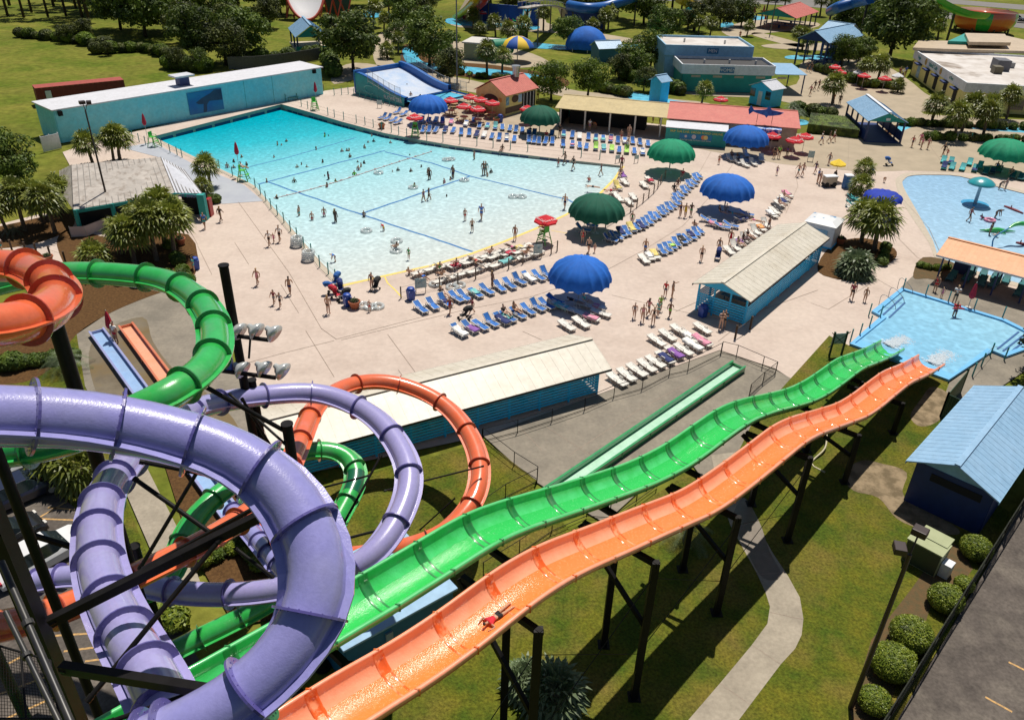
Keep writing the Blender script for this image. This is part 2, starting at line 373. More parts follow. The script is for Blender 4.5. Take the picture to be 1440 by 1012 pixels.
strip('safety_line',[(775,324),(797,328)],0.10,0.008,MATS['safety_yellow'])
pts=[G(x,y)for x,y in((386,273.8),(430,263),(480,248.6),(540,229),(606,208.3))]
cp=catmull(pts,.7);mb=MB();mb.sweep([p+Vector((0,0,wz(p)+.04))for p in cp],.05,n=5)
for i,p in enumerate(cp):
 if i%2==0:mb.cyl(p+Vector((-.12,0,wz(p)+.04)),p+Vector((.12,0,wz(p)+.04)),.10,n=6)
tag(mb.build('lane_rope',M_rope,smooth=True),'red and white float rope stretched across the wave pool','rope')
sheet('tan_walkway',tan_px,0.012,M_tan)
sheet('tan_walkway',[(700,185),(785,196),(790,182),(775,172),(770,158),(700,150),(630,135),(600,150),(640,170)],0.012,M_tan)
sheet('runout_concrete',[(680,613),(1012,493),(1090,520),(1118,535),(1060,590),(1036,640),(1040,700),(1000,690),(975,655),(900,690),(850,735),(790,700),(745,672)],0.016,M_grey)
sheet('runout_concrete',[(108,470),(150,442),(225,408),(262,400),(282,432),(310,470),(332,520),(350,580),(366,640),(330,660),(280,600),(255,640),(200,650),(150,600),(118,540)],0.016,M_grey)
sheet('wet_concrete',smooth_px([(140,470),(200,446),(215,480),(245,520),(300,560),(335,600),(345,650),(300,640),(240,600),(215,640),(150,580),(125,510)]),0.022,M_wet)
sheet('west_walkway',[(-60,372),(60,318),(150,310),(230,300),(270,340),(268,395),(235,400),(215,380),(140,362),(95,372),(0,400),(-60,420)],0.018,M_deck)
sheet('painted_deck',[(172,208),(216,200),(270,230),(318,250),(344,261),(370,283),(312,287),(270,255),(225,222)],0.022,mat('painted_deck_mat',(0.40,0.42,0.46),(0.35,0.37,0.42),scale=.5,rough=.7,world=True))
sheet('lawn',[(1166,472),(1194,486),(1245,505),(1333,537),(1325,560),(1345,580),(1330,660),(1420,720),(1440,700),(1262,1012),(1200,1200),(560,1200),(520,820),(520,690),(600,668),(682,640),(755,690),(800,745),(870,730),(975,660),(985,700),(1036,640),(1060,590),(1112,532)],0.024,M_grass)
sheet('lawn',[(520,665),(600,645),(682,620),(755,676),(745,700),(560,800),(480,800),(430,720),(470,676)],0.028,M_grass)
sheet('dirt_patch',smooth_px([(1185,668),(1210,648),(1240,652),(1275,665),(1272,700),(1340,738),(1345,752),(1300,745),(1262,730),(1235,700),(1200,690)]),0.030,M_dirt)
sheet('dirt_patch',smooth_px([(1308,545),(1325,548),(1335,560),(1322,590),(1295,600),(1280,585),(1296,560)]),0.030,M_dirt)
sheet('dirt_patch',[(1330,760),(1352,770),(1368,800),(1330,850),(1312,840),(1300,880),(1268,940),(1235,1040),(1205,1040),(1195,1000),(1225,900),(1280,830)],0.030,mat('pine_straw',(0.13,0.075,0.03),(0.09,0.07,0.03),scale=3,rough=1,bump=0.03,world=True))
Lp=[(1000,640),(1010,690),(1027,739),(1064,806),(1076,832),(1082.6,853),(1079,877),(1057,907),(1012,961),(968,1012),(930,1060)]
Rp=[(1003,1060),(1039,1012),(1097.7,934),(1118,912),(1127,893),(1129.6,870),(1124.6,840),(1108,810),(1087.6,779.5),(1044,702),(1030,660),(1034,636)]
sheet('footpath',Lp+Rp,0.034,M_path)
mb=MB()
for a,b_ in(((1012,961),(1055,991)),((1057,907),(1097.7,934)),((1082,861),(1129,871)),((1064,808),(1104,805)),((1030,744),(1062,733))):strip('',[a,b_],.03,0.040,None,mb=mb)
mb.build('footpath_joints',M_joint,kind='structure')
sheet('footpath',[(175,688),(209,766),(245,850),(290,840),(262,766),(228,700),(203,650),(212,620),(170,640)],0.034,M_path)
sheet('lawn',[(-60,500),(40,470),(108,470),(120,545),(160,610),(172,690),(235,850),(215,860),(150,745),(100,660),(-60,620)],0.028,M_grass)
sheet('mulch_bed',[(232,655),(255,645),(300,625),(345,690),(380,740),(420,800),(440,860),(330,880),(285,800),(262,750)],0.030,M_mulch)
sheet('wet_path',smooth_px([(1046,700),(1068,735),(1082,775),(1098,806),(1088,816),(1068,808),(1044,762),(1030,730)]),0.038,mat('wet_path_mat',(0.16,0.13,0.10),(0.2,0.165,0.13),scale=2,rough=.35,world=True))
sheet('mulch_bed',smooth_px([(96,404),(180,398),(268,392),(262,404),(225,412),(160,438),(108,470),(70,520),(20,540),(-40,530),(-20,470),(40,430)]),0.031,M_mulch)  # mulch under the tube; its left part stands in for shade among palms
sheet('car_park',[(-400,600),(30,650),(150,752),(245,870),(330,1010),(500,1400),(-600,1400)],0.032,M_asph)
sheet('car_park',[(1440,708),(1262,1012),(1225,1080),(1700,1300),(1900,700),(1560,560)],0.032,M_asph)
mb=MB()
for a,b_ in(((12,753),(95,705)),((95,705),(92,703)),((68,714),(106,717)),((40,729),(114,732)),((14,746),(80,749)),((78,894),(140,890)),((90,916),(145,909)),((0,940),(40,918)),((0,976),(70,950)),((10,1010),(100,970)),((190,872),(215,858)),((120,930),(160,925)),((165,748),(150,757)),((200,870),(260,862))):
 strip('',[a,b_],.11,0.040,None,mb=mb)
for a,b_ in(((1385,980),(1423,1001)),((1418,931),(1440,942)),((1350,1030),(1392,1052))):strip('',[a,b_],.11,0.040,None,mb=mb)
mb.build('parking_lines',M_line,kind='structure')
mb=MB()
for l in([(335,284),(407,384),(452,462),(473,477)],[(262,314),(278,344)],[(278,346),(298,386)],[(473,477),(600,444),(640,432)],[(470,479),(400,496),(330,515)],[(330,341),(350,372)],[(480,478),(652,436),(745,418),(840,387),(905,352),(960,318),(1000,275),(1030,232)],[(735,466),(762,478)],[(1000,213),(985,240),(970,262),(940,300)],[(950,438),(990,420)],[(860,415),(1020,452)],[(1105,300),(1122,262),(1118,240)],[(1010,480),(1060,440),(1150,408)],[(1140,426),(1165,435)],[(1165,435),(1222,400)],[(1255,405),(1215,382)],[(720,590),(762,633)],[(768,600),(830,640)],[(800,640),(900,575),(1000,520)],[(560,520),(578,545)],[(1330,372),(1306,320),(1260,270)],[(1258,330),(1290,362),(1330,382)],[(395,400),(420,440)],[(1058,200),(1058,226)],[(1195,176),(1192,238)],[(1300,195),(1330,236)],[(430,465),(470,530)],[(545,470),(600,545)]):
 strip('',l,.035,0.024,None,mb=mb)
mb.build('deck_joints',M_joint,kind='structure')
M_blue=mat('pool_blue_paint',(0.13,0.42,0.72),(0.16,0.47,0.78),scale=2,rough=0.45,world=True)
P=[G(*p)for p in plunge_px];cx=sum((p for p in P),Vector())/len(P)
inner=[p+(cx-p).normalized()*.45 for p in P]
mb=MB();n=len(P)
mb.add([Vector((p.x,p.y,.22))for p in P]+[Vector((p.x,p.y,.22))for p in inner]+[Vector((p.x,p.y,0))for p in P]+[Vector((p.x,p.y,-.3))for p in inner],[f for i in range(n)for f in((i,(i+1)%n,n+(i+1)%n,n+i),(i,(i+1)%n,2*n+(i+1)%n,2*n+i),(n+i,n+(i+1)%n,3*n+(i+1)%n,3*n+i))])
mb.build('plunge_pool_rim',M_blue,kind='structure')
M_pw=water_mat('plunge_water_mat',(0.20,0.46,0.66),(0.28,0.53,0.67),G(1200,480),G(1400,440),scale=3.4,painted_caustics=0.17)
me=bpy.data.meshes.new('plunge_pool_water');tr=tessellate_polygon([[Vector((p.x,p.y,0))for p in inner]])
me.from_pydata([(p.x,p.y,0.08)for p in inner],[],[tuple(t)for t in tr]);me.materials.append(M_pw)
bm=bmesh.new();bm.from_mesh(me);bmesh.ops.recalc_face_normals(bm,faces=bm.faces)
if sum(f.normal.z for f in bm.faces)<0:bmesh.ops.reverse_faces(bm,faces=bm.faces)
bm.to_mesh(me);bm.free()
o=bpy.data.objects.new('plunge_pool_water',me);col.objects.link(o);o['kind']='structure'
mb=MB()
for k in range(3):
 a,b_=G(1232+k*9,441+k*3.5),G(1266+k*3,411+k*8);mb.bar(a+Vector((0,0,.10)),b_+Vector((0,0,.10)),.14,.06)
for k in range(3):
 a,b_=G(1402+k*8,492+k*3),G(1432+k*5,468+k*6);mb.bar(a+Vector((0,0,.10)),b_+Vector((0,0,.10)),.14,.06)
mb.build('pool_steps',mat('step_edge_navy',(0.02,0.10,0.28),rough=.5),kind='structure')
mb=MB();mb.prism([(q.x,q.y)for q in(G(1196,485),G(1333,535),G(1341,528),G(1206,478))],-.2,.10)
mb.build('plunge_pool_ledge',M_blue,kind='structure')
sheet('pool_surround',[(1267,404),(1302,370),(1440,410),(1560,450),(1560,560),(1440,522),(1345,586),(1325,565),(1335,538),(1395,497),(1414,505),(1453,491),(1447,467),(1414,451)],0.012,M_grey)
M_sw=water_mat('splash_water_mat',(0.30,0.50,0.70),(0.36,0.55,0.70),G(1280,250),G(1440,350),scale=3.0,painted_caustics=0.14)
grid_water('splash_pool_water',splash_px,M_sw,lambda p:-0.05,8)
wall_ring('splash_pool_wall',splash_px,0.0,-0.4,M_navy)
P=[G(*p)for p in splash_px];cx=sum((p for p in P),Vector())/len(P);o2=[p+(p-cx).normalized()*1.1 for p in P];n=len(P)
mb=MB();mb.add([Vector((p.x,p.y,.016))for p in P]+[Vector((p.x,p.y,.016))for p in o2],[(i,(i+1)%n,n+(i+1)%n,n+i)for i in range(n)])
mb.build('splash_pool_coping',M_coping,kind='structure')
P=[G(*p)for p in L_edge];vs=[]
for i,p in enumerate(P):
 d=(P[min(i+1,len(P)-1)]-P[max(i-1,0)]).normalized();n_=Vector((-d.y,d.x,0))
 if n_.dot(G(300,350)-p)<0:n_=-n_
 vs+=[p+Vector((0,0,.02)),p+n_*.55+Vector((0,0,.02))]
mb=MB();mb.add(vs,[(2*i,2*i+1,2*i+3,2*i+2)for i in range(len(P)-1)]);mb.build('wave_pool_coping',M_coping,kind='structure')
for nm,pts,mt in(('park_walk',[(500,88),(560,96),(640,108),(700,122),(690,133),(600,118),(520,108),(470,118),(470,100)],M_tan),('park_walk',[(525,60),(545,40),(590,20),(600,28),(560,50),(545,75),(560,95),(530,92)],M_tan),('park_walk',[(640,58),(730,70),(770,85),(765,92),(700,96),(645,88),(600,70)],M_tan),('park_walk',[(645,38),(760,45),(820,50),(900,62),(900,56),(780,36),(760,25),(680,22),(640,28)],M_tan),('park_walk',[(735,118),(790,135),(950,160),(1000,150),(980,142),(860,132),(800,125),(780,110)],M_tan),('park_walk',[(930,128),(990,134),(1090,140),(1180,165),(1230,190),(1290,195),(1440,178),(1500,172),(1300,160),(1330,150),(1300,130),(1275,110),(1230,85),(1160,80),(1125,90),(1120,118),(1060,124),(960,120)],M_tan),('park_walk',[(1015,40),(1060,28),(1100,28),(1150,32),(1140,40),(1060,48),(1030,52)],M_tan),('park_walk',[(1070,46),(1130,62),(1120,66),(1060,50)],M_tan),('park_walk',[(1080,62),(1200,60),(1230,66),(1200,72),(1090,68)],M_tan),('park_walk',[(930,60),(950,62),(946,108),(930,120)],M_tan)):
 sheet(nm,smooth_px(pts,n=3),-0.06,mt)
M_rw=water_mat('river_water_mat',(0.10,0.50,0.72),(0.16,0.56,0.76),G(500,80),G(900,150),scale=1.4,painted_caustics=0.25)
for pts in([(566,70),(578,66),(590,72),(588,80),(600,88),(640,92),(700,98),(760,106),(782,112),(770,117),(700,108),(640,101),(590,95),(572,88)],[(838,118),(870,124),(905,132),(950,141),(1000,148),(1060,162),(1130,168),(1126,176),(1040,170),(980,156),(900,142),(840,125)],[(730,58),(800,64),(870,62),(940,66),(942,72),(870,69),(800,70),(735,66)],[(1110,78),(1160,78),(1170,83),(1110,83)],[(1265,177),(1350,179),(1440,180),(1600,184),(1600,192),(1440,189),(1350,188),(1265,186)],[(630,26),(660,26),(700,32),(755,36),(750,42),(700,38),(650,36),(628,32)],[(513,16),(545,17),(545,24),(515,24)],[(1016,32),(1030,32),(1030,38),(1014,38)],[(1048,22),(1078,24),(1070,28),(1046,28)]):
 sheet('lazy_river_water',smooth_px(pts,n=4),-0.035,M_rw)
sheet('river_bank',smooth_px([(566,66),(578,62),(600,70),(640,86),(700,92),(790,108),(790,122),(700,113),(600,101),(566,92)],n=4),-0.05,M_mulch)
sheet('river_bank',smooth_px([(1265,174),(1440,176),(1620,180),(1620,200),(1440,196),(1265,194)],n=4),-0.05,M_mulch)
sheet('highway',[(500,-22),(900,-10),(1100,-3),(1300,9),(1440,20),(1900,50),(1900,88),(1440,40),(1300,22),(1100,7),(900,0),(500,-10)],-0.05,mat('highway_asphalt',(0.20,0.185,0.17),(0.17,0.16,0.15),scale=.2,rough=.9,world=True))
sheet('highway',[(500,-37),(900,-27),(1100,-18),(1300,-4),(1440,7),(1900,30),(1900,44),(1440,14),(1300,2),(1100,-10),(900,-18),(500,-28)],-0.05,MATS['highway_asphalt'])
def plastic(name,c,c2,rough=0.28,sc=1.5):
 return mat(name,c,c2,scale=sc,mix=(0.35,0.75),rough=rough,bump=0.0035,bscale=26,coat=0.9,world=True,detail=8,c3=tuple(min(1,v*.75+.10)for v in c),scale3=.8,mix3=(.52,.8),fine=(9,.07))
P_or=plastic('orange_fibreglass',(0.80,0.14,0.045),(0.72,0.17,0.07))
P_pu=plastic('violet_fibreglass',(0.275,0.265,0.58),(0.315,0.30,0.61))
P_gr=plastic('green_fibreglass',(0.025,0.40,0.065),(0.05,0.47,0.11))
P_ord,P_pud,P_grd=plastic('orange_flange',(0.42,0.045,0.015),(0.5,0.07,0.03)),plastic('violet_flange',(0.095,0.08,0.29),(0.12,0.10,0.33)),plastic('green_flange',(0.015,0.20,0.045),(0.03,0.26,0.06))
P_pul=plastic('pale_violet_fibreglass',(0.34,0.31,0.60),(0.37,0.34,0.61))
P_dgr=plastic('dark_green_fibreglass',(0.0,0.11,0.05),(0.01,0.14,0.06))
def trough_mat(name,c,wetc):
 "fibreglass flume: satin rims, streaks of running water with sparkle"
 mt=plastic(name,c,wetc,rough=0.2);t=mt.node_tree;N,L=t.nodes,t.links;b=N['Principled BSDF']
 return mt
T_or=mat('orange_trough',(0.95,0.35,0.18),(0.96,0.43,0.25),scale=1.3,mix=(0.35,0.7),rough=0.2,bump=0.012,bscale=7,coat=0.5,world=True,detail=9)
T_gr=mat('green_trough',(0.045,0.55,0.11),(0.10,0.68,0.22),scale=1.3,mix=(0.35,0.7),rough=0.2,bump=0.012,bscale=7,coat=0.5,world=True,detail=9)
T_orr=plastic('orange_rim',(0.94,0.36,0.21),(0.90,0.30,0.15),rough=0.4);T_grr=plastic('green_rim',(0.10,0.60,0.19),(0.07,0.52,0.14),rough=0.4)
W_or=mat('orange_running_water',(0.92,0.23,0.05),(0.95,0.36,0.14),scale=9,mix=(0.52,0.8),rough=0.16,bump=0.014,bscale=22,coat=0.6,world=True,detail=9)  # paler flecks paint sun sparkle into the running water
W_gr=mat('green_running_water',(0.03,0.52,0.09),(0.20,0.70,0.28),scale=13,mix=(0.55,0.85),rough=0.16,bump=0.014,bscale=22,coat=0.6,world=True,detail=9)  # sparkle on the water painted as paler green flecks
M_blk=mat('black_steel_paint',(0.008,0.007,0.007),(0.012,0.011,0.011),scale=4,spec=.15,rough=0.5,world=True)
M_dk=mat('dark_steel',(0.03,0.03,0.032),(0.05,0.048,0.045),scale=3,rough=0.4,metal=0.3,world=True)
def trough(name,label,E,azd,off,W,prof,m_in,m_rim,m_wat,m_joint,s_max,jstep,rim_h=0.62):
 u=Vector((math.sin(R(azd)),math.cos(R(azd)),0));n_=Vector((math.cos(R(azd)),-math.sin(R(azd)),0));E=Vector((*E,0))+n_*off
 prof=list(prof);g=(prof[-1][1]-prof[-6][1])/(prof[-1][0]-prof[-6][0])
 while prof[-1][0]<s_max:prof.append((prof[-1][0]+1.5,prof[-1][1]+g*1.5))
 def rz(s_):
  if s_<=prof[0][0]:return prof[0][1]+(s_-prof[0][0])*.15
  for(a,za),(b_,zb)in zip(prof,prof[1:]):
   if s_<=b_:return za+(zb-za)*(s_-a)/(b_-a)
  return prof[-1][1]
 def rzs(s_):return(rz(s_-.9)+rz(s_-.45)+rz(s_)*2+rz(s_+.45)+rz(s_+.9))/6
 P=lambda s_,o_,z:E-u*s_+n_*o_+Vector((0,0,z))
 root=thing(name,label,'water slide',P(s_max/2,0,0));inv=-root.location
 ss=[prof[0][0]-.3+.4*i for i in range(int((s_max-prof[0][0])/.4))]
 K=16
 sec=[]
 for k in range(K+1):
  t=math.pi*k/K;sec.append((-math.cos(t)*W/2*(1.0 if abs(math.cos(t))>.92 else 1.0),-math.sin(t)**0.85*rim_h*1.25))
 def skin(sec_,a,b_,mb,lift=0.0):
  sel=[s_ for s_ in ss if a<=s_<=b_];vs=[]
  for s_ in sel:
   z=rzs(s_)
   vs+=[P(s_,x,z+y+lift)+inv for x,y in sec_]
  k=len(sec_)
  mb.add(vs,[(i*k+j,i*k+j+1,(i+1)*k+j+1,(i+1)*k+j)for i in range(len(sel)-1)for j in range(k-1)])
 a,b_=ss[0],ss[-1]
 mb=MB();skin(sec,a,b_,mb);outer=[(x*1.035,y-.035)for x,y in sec];skin(outer,a,b_,mb);mb.build('flume',m_in,root,smooth=True)
 mb=MB()
 for sg in(-1,1):
  x=sg*W/2
  prof_=[(x-sg*.01,-.03),(x,.025),(x+sg*.10,.02),(x+sg*.13,-.05),(x+sg*.11,-.24),(x+sg*.04,-.26)]
  skin(prof_,a,b_,mb)
 mb.build('rim',m_rim,root,smooth=True)
 wsec=[(x,y)for x,y in sec[5:12]]
 mb=MB();skin(wsec,a,b_,mb,lift=0.018);mb.build('running_water',m_wat,root,smooth=True)
 s_=a+1.4;i=0
 while s_<b_-1:
  mb=MB();z=rzs(s_);vs=[]
  for q in(-.20,-.15,-.10,0,.10,.15,.20):
   zz=rzs(s_+q);l={20:.003,15:.05,10:.012,0:.010}[round(abs(q)*100)]
   vs+=[P(s_+q,x*(1-l*.6),zz+y*(1-l*1.2)+.004)+inv for x,y in sec[:]]
  k=len(sec);mb.add(vs,[(r_*k+j,r_*k+j+1,(r_+1)*k+j+1,(r_+1)*k+j)for r_ in range(6)for j in range(k-1)])
  for sg in(-1,1):mb.bar(P(s_,sg*(W/2+.07),z-.27)+inv,P(s_,sg*(W/2+.07),z+.045)+inv,.05,.17)
  mb.build('joint',m_joint,root,smooth=True);s_+=jstep;i+=1
 mb=MB();z=rzs(a);mb.sweep([P(a,x*1.03,z+y)+inv for x,y in sec],.035,n=6,up=u);mb.build('end_lip',m_rim,root,smooth=True)
 return P,rzs
prO=[(-0.0,1.43),(1.5,1.72),(3.0,2.05),(4.5,2.41),(6.0,2.84),(7.5,3.22),(9.0,3.38),(10.5,3.5),(12.0,3.58),(13.5,3.79),(15.0,4.1),(16.5,4.6),(18.0,5.1),(19.5,5.61),(21.0,6.12),(22.5,6.58),(24.0,6.9),(25.5,6.95),(27.0,7.01),(28.5,7.09),(30.0,7.21),(31.5,7.37),(33.0,7.68),(34.5,8.19),(36.0,8.7),(37.5,9.19),(39.0,9.66),(40.5,10.18),(42.0,10.69),(43.5,11.02),(45.0,11.13),(46.5,11.08),(48.0,11.14),(49.5,11.33),(51.0,11.64)]
prG=[(-0.0,0.86),(1.5,1.14),(3.0,1.46),(4.5,1.83),(6.0,2.23),(7.5,2.64),(9.0,3.02),(10.5,3.14),(12.0,3.25),(13.5,3.39),(15.0,3.65),(16.5,3.99),(18.0,4.46),(19.5,4.98),(21.0,5.52),(22.5,6.06),(24.0,6.54),(25.5,6.94),(27.0,7.13),(28.5,7.21),(30.0,7.25),(31.5,7.38),(33.0,7.66),(34.5,8.01),(36.0,8.49),(37.5,8.99),(39.0,9.51),(40.5,10.05),(42.0,10.59),(43.5,11.12),(45.0,11.51),(46.5,11.61),(48.0,11.73),(49.5,11.85),(51.0,12.06),(52.5,12.22),(54.0,12.39)]
PO,zO=trough('racing_slide','long wavy orange open racing slide with a prone rider, ending in the plunge pool',(31.1,50.8),43.5,-.25,1.75,prO,T_or,T_orr,W_or,mat('orange_joint',(0.80,0.13,0.02),(0.92,0.36,0.17),scale=3,mix=(.45,.6),rough=.2,coat=.5,world=True),60,2.3)
PG,zG=trough('racing_slide','long wavy green open racing slide running beside the orange one to the plunge pool',(29.3,54.2),42.5,.15,1.70,prG,T_gr,T_grr,W_gr,P_grd,64,2.3)
for P,zf,sts,nm,lab,side in((PO,zO,(9,16.4,23.6,30.9,37.7,44.6,51.5),'slide_support','black steel column and bracket carrying the orange racing slide',1),(PG,zG,(9,16.4,23.6,30.9,37.7,44.6,51.5,58.5),'slide_support','black steel column and bracket carrying the green racing slide',1)):
 for i,s_ in enumerate(sts):
  z=zf(s_)-.95;o_=1.25 if P is PO else 1.1;root=thing(nm,lab+', '+ORD[i]+' up from the plunge pool','support',P(s_,o_,0),0,'slide supports')
  iv=-root.location;wdt=.22+.006*z
  mb=MB();mb.bar(P(s_,o_,0)+iv,P(s_,o_,z)+iv,wdt,wdt*1.1);mb.bar(P(s_,o_,0)+iv,P(s_,o_,.06)+iv,.55);mb.build('column',M_blk,root)
  mb=MB();mb.bar(P(s_,o_+.15,z-.1)+iv,P(s_,-1.0 if P is PG else-2.4,z-.1-(0 if P is PG else .3))+iv,.20,.26);mb.build('cross_beam',M_blk,root)
  for q in(-.55,.45):mb=MB();mb.bar(P(s_,q,z-.05)+iv,P(s_,q,z+.25)+iv,.10);mb.build('saddle',M_blk,root)
  if i<len(sts)-1 and P is PO and i>1:
   mb=MB();s2=sts[i+1];mb.cyl(P(s_,o_,z*.9)+iv,P(s2,o_,zf(s2)*.35)+iv,.018,n=4);mb.cyl(P(s_,o_,z*.35)+iv,P(s2,o_,zf(s2)*.8)+iv,.018,n=4)
   mb.build('tie_rod',M_blk,root)
  if P is PO and z>3:
   mb=MB();mb.bar(P(s_,o_,z*.55)+iv,P(s_,-2.6,z-.6)+iv,.16,.2);mb.build('brace',M_blk,root)
def lane(name,label,a,b_,w_,m_in,m_out,h=.42,hb=.12):
 a,b_=Vector(a),Vector(b_);d=(b_-a).normalized();n_=Vector((d.y,-d.x,0));root=thing(name,label,'landing lane',a);iv=-a
 mb=MB();mb.bar(a+iv+Vector((0,0,hb)),b_+iv+Vector((0,0,hb)),w_,.06);mb.build('bed',m_in,root)
 for sg in(-1,1):
  mb=MB();o_=n_*sg*(w_/2+.05)
  mb.bar(a+iv+o_+Vector((0,0,h/2+.02)),b_+iv+o_+Vector((0,0,h/2+.02)),.09,h)
  mb.bar(a+iv+o_*1.04+Vector((0,0,h+.02)),b_+iv+o_*1.04+Vector((0,0,h+.02)),.16,.05);mb.build('side_wall',m_out,root,bevel=.015)
 mb=MB();mb.bar(a+iv-n_*w_/2+Vector((0,0,.2)),a+iv+n_*w_/2+Vector((0,0,.2)),.08,.3);mb.build('end_stop',m_out,root)
 for k in range(1,int((b_-a).length/3)):
  mb=MB();c=a+d*3*k+iv
  for sg in(-1,1):mb.bar(c+n_*sg*(w_/2+.12)+Vector((0,0,.02)),c+n_*sg*(w_/2+.12)+Vector((0,0,h)),.05)
  mb.build('stiffener',m_out,root)
 return root
M_lb=plastic('pale_blue_fibreglass',(0.28,0.43,0.68),(0.34,0.5,0.74));M_lbo=plastic('lavender_rail',(0.34,0.36,0.60),(0.30,0.32,0.55))
M_lo=plastic('pale_orange_fibreglass',(0.80,0.36,0.20),(0.84,0.42,0.26));M_loo=plastic('orange_rail',(0.62,0.17,0.07),(0.70,0.24,0.12))
M_lg=plastic('pale_green_fibreglass',(0.50,0.74,0.58),(0.36,0.62,0.44));M_lgo=plastic('deep_green_rail',(0.02,0.26,0.08),(0.04,0.33,0.10))
lane('landing_lane','pale blue landing lane below the violet tube slide',G(137,470),G(330,735),.86,M_lb,M_lbo)
lane('landing_lane','pale orange landing lane beside the red parasol and lifeguard',G(178,462),G(372,726),.86,M_lo,M_loo)
lane('landing_lane','long green landing lane on grey concrete behind the racing slides',G(1038,519),G(760,711),.92,M_lg,M_lgo,h=.5)
RT=.46
def tube(name,label,sections,radius=RT):
 "enclosed slide: list of runs, each (px, py, z) stations with its body and flange material"
 first=G(*sections[0][0][0]);root=thing(name,label,'tube slide',first)
 for pts,mbody,mfl,dark,(j0,j1)in sections:
  cp=catmull([G(*p)-first for p in pts],.32)
  for _ in range(6):cp=[cp[0]]+[(cp[i-1]+cp[i]*2+cp[i+1])/4 for i in range(1,len(cp)-1)]+[cp[-1]]
  mb=MB();mb.sweep(cp,radius,n=26,caps=False);mb.sweep(cp,radius-.03,n=18,caps=False);mb.build('tube_shell',mbody,root,smooth=True)
  for sg in(-1,1):
   vs=[]
   for i,p in enumerate(cp):
    d=(cp[min(i+1,len(cp)-1)]-cp[max(i-1,0)]).normalized();x=d.cross(Vector((0,0,1))).normalized()*sg;y=x.cross(d)*sg
    vs+=[p+x*(radius-.02)+y*.022,p+x*(radius+.135)+y*.022,p+x*(radius+.135)-y*.022,p+x*(radius-.02)-y*.022]
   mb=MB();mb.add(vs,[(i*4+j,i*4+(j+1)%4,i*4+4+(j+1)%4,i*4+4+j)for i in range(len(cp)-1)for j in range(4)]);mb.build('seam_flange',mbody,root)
  acc=j0*.5
  for i in range(1,len(cp)):
   acc+=(cp[i]-cp[i-1]).length
   if acc>=j0+(j1-j0)*i/len(cp)or i==1 or i==len(cp)-1:
    acc=0;d=(cp[i]-cp[i-1]).normalized();mb=MB();x=d.cross(Vector((0,0,1))).normalized();y=x.cross(d)
    def ringv(rr,off):return[cp[i]+d*off+(x*math.cos(t)+y*math.sin(t))*rr for t in(2*math.pi*k/28 for k in range(28))]
    rr=[(radius-.01,-.028),(radius+.13,-.02),(radius+.13,.02),(radius-.01,.028)]
    mb.add([v for a,b_ in rr for v in ringv(a,b_)],[(q*28+k,q*28+(k+1)%28,((q+1)%4)*28+(k+1)%28,((q+1)%4)*28+k)for q in range(4)for k in range(28)])
    for k in range(18):
     t=2*math.pi*(k+.5)/18;c=cp[i]+(x*math.cos(t)+y*math.sin(t))*(radius+.05)
     mb.cyl(c-d*.034,c+d*.034,.013,n=5)
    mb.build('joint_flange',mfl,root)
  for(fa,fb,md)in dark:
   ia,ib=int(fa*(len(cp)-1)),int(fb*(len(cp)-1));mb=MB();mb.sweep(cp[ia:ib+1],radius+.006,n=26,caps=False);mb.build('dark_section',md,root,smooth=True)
 return root
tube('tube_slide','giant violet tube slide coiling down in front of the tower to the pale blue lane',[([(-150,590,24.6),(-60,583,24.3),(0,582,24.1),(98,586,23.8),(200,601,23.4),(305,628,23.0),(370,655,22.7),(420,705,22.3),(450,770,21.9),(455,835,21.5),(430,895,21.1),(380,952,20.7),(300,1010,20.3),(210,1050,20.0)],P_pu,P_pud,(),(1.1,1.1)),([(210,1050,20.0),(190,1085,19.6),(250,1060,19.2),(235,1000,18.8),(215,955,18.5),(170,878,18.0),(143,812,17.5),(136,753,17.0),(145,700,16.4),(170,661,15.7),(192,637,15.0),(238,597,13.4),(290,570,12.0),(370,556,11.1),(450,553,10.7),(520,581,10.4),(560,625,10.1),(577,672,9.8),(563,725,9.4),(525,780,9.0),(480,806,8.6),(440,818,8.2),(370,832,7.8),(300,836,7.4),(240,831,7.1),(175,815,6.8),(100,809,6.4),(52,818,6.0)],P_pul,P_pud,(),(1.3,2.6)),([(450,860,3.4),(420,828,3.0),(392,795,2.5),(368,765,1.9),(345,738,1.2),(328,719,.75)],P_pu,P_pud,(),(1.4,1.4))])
tube('tube_slide','orange tube slide with a tight high coil and a wide lower ring',[([(-160,420,21.6),(-90,385,21.3),(0,371,21.2),(32,375,21.3),(58,387,21.5),(76,402,21.8),(80,420,22.1),(68,437,22.4),(45,452,22.6),(0,461,22.8),(-70,462,23.1),(-160,450,23.5)],P_or,P_ord,(),(1.9,1.9)),([(-80,890,13.0),(0,882,12.5),(60,866,12.0),(110,848,11.5),(180,815,10.9),(250,781,10.3),(300,755,9.9),(350,722,9.4),(385,692,8.9),(410,650,8.2),(426,610,7.6),(447,568,7.0),(493,541,6.3),(545,537,5.8),(600,554,5.3),(640,583,4.9),(668,628,4.5),(675,672,4.2),(660,715,3.8),(622,750,3.3),(575,768,2.9),(530,776,2.6),(480,782,2.2),(430,770,1.7),(396,747,1.2),(374,725,.75)],P_or,P_ord,(),(2.2,2.7))])
